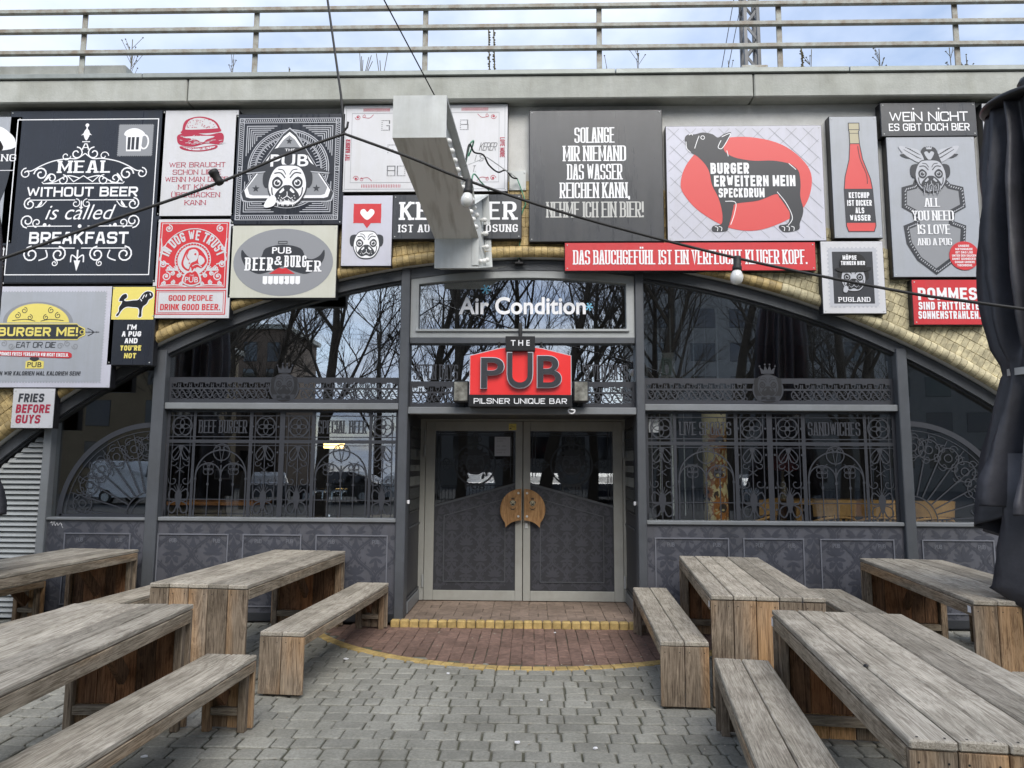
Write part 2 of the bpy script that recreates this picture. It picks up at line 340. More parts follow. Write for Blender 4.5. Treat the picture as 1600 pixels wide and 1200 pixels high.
M['doorframe'] = mat('olive_grey_door_frame', S(164,164,158), 0.45, var=0.05, stain=0.14, drip=0.1)
M['dado'] = mat('dado_board', S(88,89,97), 0.5, var=0.08, vscale=5, stain=0.25, drip=0.2)
M['damask'] = mat('damask_print', S(66,68,77), 0.5, var=0.08, vscale=5, stain=0.15)
M['mould'] = mat('dado_moulding', S(112,114,122), 0.45, drip=.15)
M['doorpan'] = mat('door_panel_board', S(52,53,58), 0.5, var=0.08, stain=0.1)
M['doordam'] = mat('door_damask_print', S(66,67,73), 0.5, var=0.06)
M['film'] = mat('grey_window_film', S(50,52,58), 0.5, var=0.05)
M['iron'] = mat('iron_film_dark', S(24,25,28), 0.5)
M['glass'] = glass('window_glass', (.96, .97, .97, 1), 0.14)
M['glass_top'] = glass('upper_window_glass', (.7, .72, .74, 1), 0.42)
M['glass_door'] = glass('door_glass', (.7, .7, .7, 1), 0.11)
M['white'] = mat('white_print', S(238,238,240), 0.4)
M['board_white'] = mat('white_sign_board', S(207,207,211), 0.35, stain=0.08, drip=0.10)
M['board_cream'] = mat('cream_sign_board', S(200,200,188), 0.4, stain=0.1, drip=0.12)
M['board_grey'] = mat('pale_grey_sign_board', S(168,172,180), 0.34, stain=0.1, drip=0.12)
M['board_lilac'] = mat('lilac_white_board', S(198,198,210), 0.38, stain=0.08, drip=0.10)
M['dark'] = mat('charcoal_sign_board', S(40,43,51), 0.24, stain=0.2, drip=0.15)
M['dark2'] = mat('grey_charcoal_board', S(68,70,74), 0.26, stain=0.2, drip=0.15)
M['darkink'] = mat('charcoal_ink', S(50,52,57), 0.4)
M['black'] = mat('black_paint', S(22,22,24), 0.4)
M['frame_black'] = mat('black_sign_frame', S(30,30,34), 0.35)
M['red'] = mat('red_print', S(205,52,58), 0.36, stain=0.1, drip=0.12)
M['crimson'] = mat('crimson_ink', S(170,40,66), 0.4)
M['coral'] = mat('coral_red_print', S(212,78,76), 0.4)
M['pale'] = mat('pale_silver_ink', S(190,190,186), 0.5)
M['midgrey'] = mat('mid_grey_ink', S(140,142,146), 0.45)
M['yellow'] = mat('yellow_print', S(228,212,112), 0.4)
M['lgreyink'] = mat('light_grey_ink', S(182,184,190), 0.45)
M['beige'] = mat('beige_print', S(178,170,142), 0.45)
M['signred'] = mat('pub_sign_red_acrylic', S(232,52,50), 0.3, coat=0.3)
M['galv'] = mat('dirty_grey_sheet_metal', S(200,203,202), 0.45, var=0.08, vscale=3, stain=0.15, drip=0.2)
M['galvdirt'] = mat('streaked_grey_sheet_metal', S(150,150,142), 0.5, col2=S(78,76,68), vscale=9, streak=False)
M['bulb'] = mat('frosted_bulb_glass', S(226,226,222), 0.12, spec=0.6, coat=0.4)
M['rubber'] = mat('black_rubber', S(34,33,32), 0.6)
M['canvas'] = mat('black_parasol_canvas', S(62,62,68), 0.5, var=0.25, vscale=4, bump=0.5, bscale=11, stain=.3)
M['strap'] = mat('pale_strap', S(176,176,172), 0.7)
M['handle'] = wood('oiled_door_handle_wood', S(190,152,108), S(146,110,74), 'z')
M['w_top'] = wood('weathered_plank_top', S(184,178,165), S(130,123,112), 'y')
M['w_side'] = wood('weathered_plank_rail', S(168,157,140), S(108,97,82), 'y', bare=S(184,150,110), bare_amt=-0.10)
M['w_leg'] = wood('weathered_plank_leg', S(156,142,124), S(94,82,70), 'z', bare=S(188,150,106), bare_amt=-0.08)
M['w_cross'] = wood('weathered_plank_cross', S(156,145,128), S(96,85,71), 'x')
M['w_in'] = wood('bare_inner_plank', S(136,104,78), S(74,54,40), 'z', bare=S(142,100,68), bare_amt=-0.05)
M['stone'] = mat('grey_concrete_paver', S(154,152,142), 0.85, var=0.2, vscale=55, bump=0.5, bscale=150, isl=0.14, stain=0.34)
M['joint'] = mat('paver_joint_dirt', S(104,101,90), 0.95, col2=S(76,77,60), vscale=9, bump=.4)
M['redbrick'] = mat('red_clinker_paver', S(132,106,94), 0.85, var=0.3, vscale=22, bump=0.4, bscale=110, isl=0.14, stain=0.3)
M['brownbrick'] = mat('brown_step_clinker', S(142,124,110), 0.85, var=0.2, vscale=20, bump=0.3, bscale=110, isl=0.13, stain=0.3)
M['ybrick'] = mat('yellow_edge_paver', S(196,168,108), 0.8, var=0.25, vscale=20, bump=0.3, bscale=90, isl=0.15, stain=0.3)
M['asphalt'] = mat('asphalt', S(74,75,76), 0.9, var=0.15, vscale=20)
M['bark'] = mat('grey_brown_bark', S(70,62,52), 0.95, var=0.3, vscale=6)
M['dryweed'] = mat('dry_weed_stem', S(96,88,62), 0.9)
# ------------------------------------------------------------------ lettering
r = 1  # rounded-corner flag in the glyph table
GL = {
 'A': (1.0, [[(0,0),(.36,1),(.64,1),(1,0)], [(.13,.3),(.87,.3)]]), 'B': (1, [[(0,0),(0,1)], [(0,1),(.94,1,r),(.94,.54,r),(.1,.54)], [(.1,.54),(1,.54,r),(1,0,r),(0,0)]]),
 'C': (1, [[(1,.68),(1,1,r),(0,1,r),(0,0,r),(1,0,r),(1,.32)]]), 'D': (1, [[(0,0),(0,1)], [(0,1),(1,1,r),(1,0,r),(0,0)]]),
 'E': (.85, [[(1,1),(0,1),(0,0),(1,0)], [(0,.52),(.82,.52)]]), 'F': (.82, [[(1,1),(0,1),(0,0)], [(0,.52),(.82,.52)]]),
 'G': (1, [[(1,.7),(1,1,r),(0,1,r),(0,0,r),(1,0,r),(1,.46),(.55,.46)]]), 'H': (1, [[(0,0),(0,1)], [(1,0),(1,1)], [(0,.52),(1,.52)]]),
 'I': (0, [[(.5,0),(.5,1)]]), 'J': (.8, [[(1,1),(1,0,r),(0,0,r),(0,.3)]]), 'K': (1, [[(0,0),(0,1)], [(1,1),(.08,.45)], [(.3,.6),(1,0)]]),
 'L': (.8, [[(0,1),(0,0),(1,0)]]), 'M': (1.35, [[(0,0),(0,1)], [(1,0),(1,1)], ('t',[(0.04,.96),(.5,.22),(.96,.96)])]), 'N': (1.05, [[(0,0),(0,1)], [(1,0),(1,1)], ('t',[(.03,.96),(.97,.04)])]),
 'O': (1, [[(0,.5),(0,1,r),(1,1,r),(1,0,r),(0,0,r),(0,.5)]]), 'P': (.95, [[(0,0),(0,1)], [(0,1),(1,1,r),(1,.44,r),(.05,.44)]]),
 'Q': (1, [[(0,.5),(0,1,r),(1,1,r),(1,0,r),(0,0,r),(0,.5)], [(.6,.25),(1.05,-.1)]]), 'R': (1, [[(0,0),(0,1)], [(0,1),(1,1,r),(1,.46,r),(.05,.46)], [(.45,.46),(1,0)]]),
 'S': (1, [[(1,.74),(1,1,r),(0,1,r),(0,.52,r),(1,.52,r),(1,0,r),(0,0,r),(0,.26)]]), 'T': (.95, [[(0,1),(1,1)], [(.5,0),(.5,1)]]),
 'U': (1, [[(0,1),(0,0,r),(1,0,r),(1,1)]]), 'V': (1, [[(0,1),(.5,0),(1,1)]]), 'W': (1.5, [('t',[(0,1),(.25,0.03)]), ('t',[(.25,.03),(.5,.92)]), ('t',[(.5,.92),(.75,.03)]), ('t',[(.75,0.03),(1,1)])]),
 'X': (1, [[(0,0),(1,1)], [(0,1),(1,0)]]), 'Y': (1, [[(0,1),(.5,.48),(1,1)], [(.5,.48),(.5,0)]]), 'Z': (.95, [[(0,1),(1,1),(0,0),(1,0)]]),
 '!': (0, [[(.5,.3),(.5,1)], [(.5,0),(.5,.1)]]), '.': (0, [[(.5,-.0),(.5,.1)]]), ',': (0, [[(.5,-.14),(.5,.1)]]), "'": (0, [[(.5,.75),(.5,1)]]),
 '&': (1.1, [[(1,0),(.2,.75),(.25,1,r),(.75,1,r),(.7,.7),(.4,.55)],[(.4,.55),(0,.35),(0,0,r),(.7,0,r),(1,.4)]]), '-': (.6, [[(0,.5),(1,.5)]]), '1': (.4, [[(0,.8),(1,1),(1,0)]]), '8': (1, [[(.5,1),(1,1,r),(1,.53,r),(0,.53,r),(0,1,r),(.5,1)],[(.5,.53),(1,.53,r),(1,0,r),(0,0,r),(0,.53,r),(.5,.53)]]), '0': (1, [[(0,.5),(0,1,r),(1,1,r),(1,0,r),(0,0,r),(0,.5)]]),
}
UML = {'Ä': 'A', 'Ö': 'O', 'Ü': 'U'}
SERIFSTEM = {'E': [(0,0),(0,1)], 'F': [(0,1)], 'B': [(0,0),(0,1)], 'D': [(0,0),(0,1)], 'P': [(0,1)], 'R': [(0,1)], 'L': [(0,0)]}
def gpath(pts, x, z, w, h, rad):
    P = [Vector((x+p[0]*w, z+p[1]*h)) for p in pts]; out = []
    for i, p in enumerate(P):
        if len(pts[i]) > 2 and 0 < i < len(P)-1:
            a = P[i-1]-p; b = P[i+1]-p; q = min(rad, a.length*.5, b.length*.5); s_ = p+a.normalized()*q; e = p+b.normalized()*q
            for k in range(5):
                t = k/4; v = s_*(1-t)**2 + p*2*t*(1-t) + e*t*t; out.append((v.x, v.y))
        else: out.append((p.x, p.y))
    return out
BT_CACHE = {}
def builtin_outline(s, off, shear):
    key = (s, off, shear)
    if key not in BT_CACHE:
        c = bpy.data.curves.new('lettering_curve', 'FONT'); c.body = s; c.size = 1; c.offset = off; c.shear = shear; c.fill_mode = 'FRONT'; c.resolution_u = 5
        o = bpy.data.objects.new('lettering_curve', c); COL.objects.link(o)
        dg = bpy.context.evaluated_depsgraph_get(); me = o.to_mesh(depsgraph=dg) if False else bpy.data.meshes.new_from_object(o.evaluated_get(dg))
        BT_CACHE[key] = ([v.co[:] for v in me.vertices], [tuple(p.vertices) for p in me.polygons])
        bpy.data.objects.remove(o); bpy.data.curves.remove(c); bpy.data.meshes.remove(me)
    return BT_CACHE[key]

class Art:
    """Printed matter on a flat face: everything lies in the face, each ink a hair above the one below."""
    def __init__(s, parent, y, x0, z1, w, h): s.p = parent; s.y = y; s.x0 = x0; s.z1 = z1; s.w = w; s.h = h; s.m = {}; s.k = 0; s.rot = 0
    def X(s, u, v): return (s.x0+u*s.w, s.z1-v*s.h)
    def mb(s, name, mt): return s.m.setdefault((name, mt), MB())
    def yy(s, layer): s.k += 1; return s.y - 0.0008*layer - 0.00004*(s.k % 20) - 0.0002
    def poly(s, name, mt, pts, layer=1, holes=()):
        s.mb(name, mt).flat([[s.X(*p) for p in pts]] + [[s.X(*p) for p in h] for h in holes], s.yy(layer))
    def blob(s, name, mt, pts, layer=1, k=5): s.mb(name, mt).flat([spline([s.X(*p) for p in pts], True, k)], s.yy(layer))
    def ell(s, name, mt, u, v, ru, rv=None, layer=1, n=32):
        c = s.X(u, v); s.mb(name, mt).flat([ellp(c[0], c[1], ru*s.w, (rv*s.h if rv else ru*s.w), n)], s.yy(layer))
    def ring(s, name, mt, u, v, ru, t, rv=None, layer=1, n=40, a0=0, a1=360):
        c = s.X(u, v); P = ellp(c[0], c[1], ru*s.w, (rv*s.h if rv else ru*s.w), n, a0, a1)
        s.mb(name, mt).rib(P, t*s.w, s.yy(layer), closed=abs(a1-a0) >= 360)
    def line(s, name, mt, pts, t, layer=1, closed=False, smooth=False, k=6):
        P = [s.X(*p) for p in pts]
        if smooth: P = spline(P, closed, k)
        s.mb(name, mt).rib(P, t*s.w, s.yy(layer), closed=closed)
    def rect(s, name, mt, u0, v0, u1, v1, layer=1): s.poly(name, mt, [(u0,v0),(u1,v0),(u1,v1),(u0,v1)], layer)
    def frame(s, name, mt, u0, v0, u1, v1, t, layer=1): s.line(name, mt, [(u0,v0),(u1,v0),(u1,v1),(u0,v1)], t, layer, closed=True)
    def scroll(s, name, mt, u, v, ru, a0, turns, t, layer=1):
        c = s.X(u, v); s.mb(name, mt).rib(spiral(c[0], c[1], ru*s.w, a0, turns), t*s.w, s.yy(layer))
    def dot(s, name, mt, u, v, ru, layer=1): s.ell(name, mt, u, v, ru, None, layer, 10)
    def text(s, name, mt, txt, uc, vc, wu, hv, t=0.2, layer=2, serif=False, tz=None, slant=0.0, rot=0.0, gap=None, arc=None):
        """Stroke-built capitals fitted into a box; t = stem width as a share of the letter height."""
        W_ = wu*s.w; H_ = hv*s.h; cx, cz = s.X(uc, vc); tx = t*H_; tzz = (tz if tz else t)*H_
        base = [UML.get(c, c) for c in txt]; rel = [(GL[c][0] if c in GL else 0.55) for c in base]
        g = (gap*H_ if gap is not None else tx*(0.95 if serif else 0.55))
        nonsp = [i for i, c in enumerate(base) if c != ' ']
        tot = sum(rel); nn_ = len(nonsp); kg = (.95 if serif else .55); lim = W_/(nn_ + kg*(len(txt)-1) + 1.45*tot)
        if tx > lim: tx = lim; g = min(g, kg*tx)
        tzz = min(tzz, tx*1.1) if not tz else tzz
        fixed = tx*nn_ + g*(len(txt)-1)
        cw = max((W_-fixed)/max(tot, .01), 0.02*H_)
        if rot: pass
        x = cx - (tot*cw+fixed)/2; z0 = cz-H_/2
        mb_ = s.mb(name, mt)
        cr, sr = math.cos(R(rot)), math.sin(R(rot))
        def T(P):
            out = []
            for a, b in P:
                a += slant*(b-z0)
                if arc:                                   # bend along a circle of radius arc below the baseline
                    th = (a-cx)/arc; rr = arc+(b-z0); out.append((cx+rr*math.sin(th), z0-arc+rr*math.cos(th)))
                else:
                    da, db = a-cx, b-cz; out.append((cx+da*cr-db*sr, cz+da*sr+db*cr))
            return out
        for i, c in enumerate(base):
            if c == ' ': x += rel[i]*cw + g; continue
            gw = rel[i]*cw; gx = x+tx/2; gz = z0+tzz/2; gh = H_-tzz
            if c in GL:
                for pts in GL[c][1]:
                    kt = 1.0
                    if pts[0] == 't': pts = pts[1]; kt = .62 if c != 'W' else .78
                    P = gpath(pts, gx, gz, gw, gh, min(gw*.5, H_*.22) if gw > 1.15*tx else 0.0)
                    a, b = pts[0], pts[-1]
                    if a[1] in (0, 1) and len(a) == 2 and pts[0][:2] != pts[-1][:2] and abs(P[0][1]-P[1][1]) > 1e-6: P[0] = (P[0][0], P[0][1]+(tzz/2 if a[1] == 1 else -tzz/2))
                    if b[1] in (0, 1) and len(b) == 2 and pts[0][:2] != pts[-1][:2] and abs(P[-1][1]-P[-2][1]) > 1e-6: P[-1] = (P[-1][0], P[-1][1]+(tzz/2 if b[1] == 1 else -tzz/2))
                    if pts[0][:2] != pts[-1][:2] and abs(P[0][1]-P[1][1]) < 1e-6: P[0] = (P[0][0]-math.copysign(tx/2, P[1][0]-P[0][0]), P[0][1])
                    if pts[0][:2] != pts[-1][:2] and abs(P[-1][1]-P[-2][1]) < 1e-6: P[-1] = (P[-1][0]+math.copysign(tx/2, P[-1][0]-P[-2][0]), P[-1][1])
                    cl = pts[0][:2] == pts[-1][:2]; mb_.rib(T(P[:-1] if cl else P), tx*kt, s.yy(layer), tz=tzz, closed=cl)
                    if serif:
                        for q, nx_ in ((pts[0], pts[1]), (pts[-1], pts[-2])):
                            if kt == 1.0 and q[1] in (0, 1) and len(q) == 2 and q[1] != nx_[1] and c not in '.,!':
                                sx_ = gx+q[0]*gw; sz_ = z0 + (tzz*.5 if q[1] == 0 else H_-tzz*.5)
                                mb_.rib(T([(sx_-tx*.85, sz_), (sx_+tx*.85, sz_)]), tzz, s.yy(layer))
                if serif and c in SERIFSTEM:
                    for q in SERIFSTEM[c]:
                        sz_ = z0 + (tzz*.5 if q[1] == 0 else H_-tzz*.5)
                        mb_.rib(T([(gx-tx*.85, sz_), (gx+tx*.5, sz_)]), tzz, s.yy(layer))
            if txt[i] in UML:
                for q in (.2, .8):
                    mb_.rib(T([(gx+q*gw-tx*.45, z0+H_*1.16), (gx+q*gw+tx*.45, z0+H_*1.16)]), H_*.13, s.yy(layer))
            x += gw + tx + g
    def btext(s, name, mt, txt, uc, vc, wu, hv, off=0.0, shear=0.0, layer=2, y=None, rot=0.0):
        """Round sans lettering from Blender's own font outlines, fitted into a box."""
        V, F = builtin_outline(txt, off, shear)
        xs = [v[0] for v in V]; zs = [v[1] for v in V]; a, b, c, d = min(xs), max(xs), min(zs), max(zs)
        cx, cz = s.X(uc, vc); W_ = wu*s.w; H_ = hv*s.h; yv = s.yy(layer); cr, sr = math.cos(R(rot)), math.sin(R(rot)); vs = []
        for v in V:
            da = ((v[0]-a)/(b-a)-.5)*W_; db = ((v[1]-c)/(d-c)-.5)*H_; vs.append((cx+da*cr-db*sr, yv, cz+da*sr+db*cr))
        s.mb(name, mt).add(vs, F)
    def flush(s):
        for (name, mt), mb_ in s.m.items(): mb_.build(name, M[mt] if isinstance(mt, str) else mt, s.p)

def pug(a, u, v, su, dark='darkink', light='white', layer=2, name='pug_drawing', detail=True):
    """A front-on pug head, su = half width as a share of the board width."""
    k = su; q = su*a.w/a.h
    P = lambda x, y: (u+x*k, v+y*q)
    a.blob(name, dark, [P(-.62,-.62),P(-.98,-.55),P(-1.02,-.1),P(-.86,.12),P(-.66,-.2)], layer)         # ears
    a.blob(name, dark, [P(.62,-.62),P(.98,-.55),P(1.02,-.1),P(.86,.12),P(.66,-.2)], layer)
    a.blob(name, dark, [P(-.5,-.8),P(0,-.88),P(.5,-.8),P(.78,-.3),P(.8,.25),P(.5,.78),P(0,.92),P(-.5,.78),P(-.8,.25),P(-.78,-.3)], layer)
    a.blob(name, light, [P(-.48,-.75),P(0,-.83),P(.48,-.75),P(.73,-.3),P(.75,.22),P(.46,.72),P(0,.84),P(-.46,.72),P(-.75,.22),P(-.73,-.3)], layer+1)
    for s_ in (-1, 1):
        a.blob(name, dark, [P(s_*.2,-.16),P(s_*.42,-.36),P(s_*.62,-.2),P(s_*.6,.06),P(s_*.4,.16),P(s_*.24,.04)], layer+2)    # eye patches
        a.ell(name, light, *P(s_*.42,-.09), k*.14, None, layer+3, 16); a.ell(name, dark, *P(s_*.42,-.09), k*.1, None, layer+4, 16)
        a.dot(name, light, *P(s_*.38,-.14), k*.035, layer+5)
        a.line(name, dark, [P(s_*.1,-.3),P(s_*.3,-.52),P(s_*.56,-.5)], k*.05, layer+2, smooth=True)
        a.line(name, dark, [P(s_*.08,-.45),P(s_*.2,-.64),P(s_*.4,-.68)], k*.035, layer+2, smooth=True)
        a.line(name, dark, [P(s_*.64,.1),P(s_*.6,.4),P(s_*.46,.6)], k*.05, layer+2, smooth=True)
    a.blob(name, dark, [P(-.2,.06),P(0,.0),P(.2,.06),P(.46,.34),P(.5,.56),P(.28,.74),P(0,.66),P(-.28,.74),P(-.5,.56),P(-.46,.34)], layer+2)  # muzzle
    a.blob(name, light, [P(-.3,.28),P(0,.02),P(.3,.28),P(.24,.34),P(0,.16),P(-.24,.34)], layer+3)
    a.blob(name, dark, [P(-.15,.08),P(0,.03),P(.15,.08),P(.1,.22),P(0,.26),P(-.1,.22)], layer+4)
    if detail:
        for x, y in ((-.3,.46),(-.22,.54),(-.34,.56),(.3,.46),(.22,.54),(.34,.56)): a.dot(name, light, *P(x,y), k*.022, layer+3)
        a.line(name, light, [P(0,.28),P(0,.46),P(-.2,.6)], k*.03, layer+3, smooth=True); a.line(name, light, [P(0,.46),P(.2,.6)], k*.03, layer+3)
def crown(a, u, v, su, ink, layer=3, name='pug_drawing'):
    q = su*a.w/a.h; P = lambda x, y: (u+x*su, v+y*q)
    a.poly(name, ink, [P(-.8,.5),P(-1,-.4),P(-.5,.05),P(-.3,-.6),P(0,.0),P(.3,-.6),P(.5,.05),P(1,-.4),P(.8,.5)], layer)
    for x, y in ((-1,-.5),(-.3,-.72),(.3,-.72),(1,-.5)): a.dot(name, ink, *P(x,y), su*.12, layer)
def stamp(a, name, mt, u0, v0, u1, v1, rad, layer=1):
    """perforated stamp outline: straight sheet with bites along the edge"""
    w, h = (u1-u0)*a.w, (v1-v0)*a.h; nx_, nz_ = max(3, int(w/(rad*2.6))), max(3, int(h/(rad*2.6))); P = []
    x0, z1 = a.X(u0, v0)
    def edge(p0, p1, n, inn):
        for i in range(n):
            c = Vector(p0).lerp(Vector(p1), (i+.5)/n); d = (Vector(p1)-Vector(p0)).normalized()
            for k in range(5):
                t = math.pi*k/4; P.append(tuple(c - d*math.cos(t)*rad + Vector(inn)*math.sin(t)*rad))
    edge((x0,z1),(x0+w,z1),nx_,(0,-1)); edge((x0+w,z1),(x0+w,z1-h),nz_,(-1,0)); edge((x0+w,z1-h),(x0,z1-h),nx_,(0,1)); edge((x0,z1-h),(x0,z1),nz_,(1,0))
    a.mb(name, mt).flat([P], a.yy(layer))
# ------------------------------------------------------------------ ground
AX, AZ, AR = -0.034, -5.056, 8.932                      # arch: centre and radius of the glazing edge
YW, YB, YF, YG, YD = -0.12, -0.22, -0.30, 0.03, 0.95     # wall face, sign fronts, parapet face, glazing, doors
APX, APY, APR = 0.013, 0.957, 2.53
def arch_z(x, rr=AR): return AZ + math.sqrt(max(0, rr*rr-(x-AX)**2))

g = MB(); g.box(-60, 60, -70, 30, -0.6, -0.15); tag(g.build('road', M['asphalt']), kind='structure')
g = MB(); g.box(-16, 16, -9.6, 3, -0.149, -0.014); tag(g.build('pavement_base', M['joint']), kind='structure')
pv = MB(); rnd = random.Random(3)
def paver(mb, x0, x1, y0, y1, z, c=0.0125, ch=0.008, tilt=0.002):
    dz = [rnd.uniform(-tilt, tilt) for _ in range(4)]; j = lambda: rnd.uniform(-.004, .004)
    X0, X1, Y0, Y1 = x0+j(), x1+j(), y0+j(), y1+j()
    def oc(e, zz):
        o = [(X0+e+c,Y0+e),(X1-e-c,Y0+e),(X1-e,Y0+e+c),(X1-e,Y1-e-c),(X1-e-c,Y1-e),(X0+e+c,Y1-e),(X0+e,Y1-e-c),(X0+e,Y0+e+c)]
        w = [0,1,1,2,2,3,3,0]
        return [(a, b, zz+dz[w[i]]) for i, (a, b) in enumerate(o)]
    vs = oc(ch, z) + oc(0, z-ch*.8) + oc(0, z-.035)
    fs = [tuple(range(8))]
    for k in (0, 8):
        for i in range(8): fs.append((k+i, k+8+i, k+8+(i+1)%8, k+(i+1)%8))
    mb.add(vs, fs)
y = -9.5; row = 0
while y < 0.35:
    d = 0.152; x = -8.0 - rnd.random()*.2
    while x < 8.0:
        w = rnd.choice((.112, .15, .15, .185, .2))
        cx, cy = x+w/2, y+d/2
        ang = math.atan2(cx, cy+7.6)
        if (abs(cx) < 1.25+abs(cy+7.6)*.85) and not ((cx-APX)**2+(cy-APY)**2 < (APR-.02)**2):
            # courses sag a little from side to side, like hand-laid setts
            sag = .022*math.sin(x*.55+1.2)+.010*math.sin(x*1.7+row)
            paver(pv, x+.004, x+w-.006, y+sag+.003, y+d+sag-.005, rnd.uniform(-.002, .002), tilt=.003)
        x += w
    y += d; row += 1
tag(pv.build('paving', M['stone']), kind='structure')
br = MB(); nb = 0
y = -1.62
while y < 0.0:
    x = -2.7; i = 0
    while x < 2.75:
        off = .1 if int(round((x+2.7)/.105)) % 2 else 0
        cx, cy = x+.05, y+off+.1
        dd = math.hypot(cx-APX, cy-APY)
        if dd < APR-.075 and cy < 0.02: paver(br, x+.002, x+.103, y+off+.002, y+off+.206, 0.001+rnd.uniform(-.0015,.0015), c=.004, ch=.004)
        x += .105
    y += .21
tag(br.build('brick_apron', M['redbrick']), kind='structure')
ye = MB(); n = 62
for i in range(n):
    a = R(203 + (337-203)*(i+.5)/n); da = R((337-203)/n)*.46
    vs = []
    for zz, e in ((.003, .004), (-.004, 0), (-.03, 0)):
        for (rr, aa) in ((APR-.05+e, a-da), (APR+.045-e, a-da), (APR+.045-e, a+da), (APR-.05+e, a+da)): vs.append((APX+rr*math.cos(aa), APY+rr*math.sin(aa), zz+.004))
    ye.add(vs, [(0,1,2,3)] + [(k+q, k+4+q, k+4+(q+1)%4, k+(q+1)%4) for k in (0,4) for q in range(4)])
tag(ye.build('apron_edging', M['ybrick']), kind='structure')
# door step: basket-weave clinker with a yellow nosing
STZ = 0.068
b = MB(); b.box(-1.43, 1.2, -.12, 1.3, -.01, STZ-.012); tag(b.build('step_base', M['joint']), kind='structure')
sb = MB(); y = -.085; k = 0
while y < 1.0:
    x = -1.42; q = 0
    while x < 1.18:
        if (q+k) % 2: 
            for e in (0, .1): paver(sb, x+.002, x+.198, y+e+.002, y+e+.098, STZ, c=.003, ch=.003, tilt=.001)
        else:
            for e in (0, .1): paver(sb, x+e+.002, x+e+.098, y+.002, y+.198, STZ, c=.003, ch=.003, tilt=.001)
        x += .2; q += 1
    y += .2; k += 1
tag(sb.build('step_paving', M['brownbrick']), kind='structure')
nn = MB(); n = 27; x0, x1 = -1.44, 1.19
for i in range(n):
    a0 = lerp(x0, x1, i/n)+.004; a1 = lerp(x0, x1, (i+1)/n)-.004
    nn.bbox(a0, a1, -.15+rnd.uniform(-.003,.003), -.075, -.01, STZ+.004+rnd.uniform(-.002,.002), .012)
tag(nn.build('step_nosing', M['ybrick']), kind='structure')

# ------------------------------------------------------------------ viaduct
VI = thing('railway_viaduct', (0, 0.3, 0), 'grey railway viaduct with yellow brick arch over the pub front', 'viaduct')
def arch_pts(rr, xa, xb, n=60): return [(lerp(xa,xb,i/n), arch_z(lerp(xa,xb,i/n), rr)) for i in range(n+1)]
w = MB(); w.prism([(-9,-.1),(-9,5.6),(9,5.6),(9,-.1)][:3]+[(9,-.1),(7.3,-.1)] + arch_pts(AR+.01, -7.25, 7.2)[::-1] + [(-7.3,-.1)], YW, 0.16)
w.build('wall', M['stucco'], VI)
mo = MB(); P = arch_pts(AR+.015, -6.6, 6.55) ; Q = arch_pts(AR+.80, -6.9, 6.85)
mo.prism(P + Q[::-1], YW-.008, YW+.01); mo.build('mortar_bed', M['mortar'], VI)
# ring courses of brick, headers with their joints staggered
ra = MB(); rb = MB(); r0_ = AR+.135; course = 0
while r0_ < AR+.78:
    hh = .104
    na = int(2*math.asin(6.9/(r0_))*r0_/.062); amax = math.asin(6.7/r0_)
    for i in range(na):
        a0 = lerp(-amax, amax, (i+(.5 if course % 2 else 0))/na); a1 = a0 + 2*amax/na
        jj = rnd.uniform(-.003, .003); vs = []
        for yy, e in ((YW-.018+jj, .0035), (YW-.014+jj, .0015), (YW-.004, .0015)):
            for (rr, aa, sa, sr) in ((r0_,a0,1,1),(r0_,a1,-1,1),(r0_+hh,a1,-1,-1),(r0_+hh,a0,1,-1)):
                rr2 = rr+sr*e; a2 = aa+sa*e/rr; vs.append((AX+rr2*math.sin(a2), yy, AZ+rr2*math.cos(a2)))
        t = rb if (AX+r0_*math.sin(a0)) > 2.2 else ra
        t.add(vs, [(0,1,2,3)] + [(k+q, k+4+q, k+4+(q+1)%4, k+(q+1)%4) for k in (0,4) for q in range(4)])
    r0_ += hh; course += 1
ra.build('brick_arch', M['gold'], VI); o = rb.build('brick_arch', M['cream'], VI); o['label'] = 'right arch haunch brick, coloured cream to look better lit'
bn = MB(); bn2 = MB(); na = 220; amax = math.asin(6.6/AR)                # bullnose rim
for i in range(na):
    a0 = lerp(-amax, amax, i/na)+.00022; a1 = lerp(-amax, amax, (i+1)/na)-.00022; vs = []; nk = 9; j = rnd.uniform(-.002,.002)
    for aa in (a0, a1):
        for k in range(nk):
            ph = math.pi*k/(nk-1); rr = AR+.07-.062*math.cos(ph); vs.append((AX+rr*math.sin(aa), YW-.012+j-.055*math.sin(ph), AZ+rr*math.cos(aa)))
    t = bn2 if (AX+AR*math.sin(a0)) > 2.6 else bn
    t.add(vs, [(k, k+1, nk+k+1, nk+k) for k in range(nk-1)] )
bn.build('arch_rim', M['gold'], VI, smooth=True); bn2.build('arch_rim', M['cream'], VI, smooth=True)
sf = MB(); P = arch_pts(AR+.012, -6.6, 6.55); vs = [(p[0], YW-.005, p[1]) for p in P]+[(p[0], .12, p[1]) for p in P]; n = len(P)
sf.add(vs, [(i, i+1, n+i+1, n+i) for i in range(n-1)]); sf.build('arch_soffit', M['mortar'], VI)
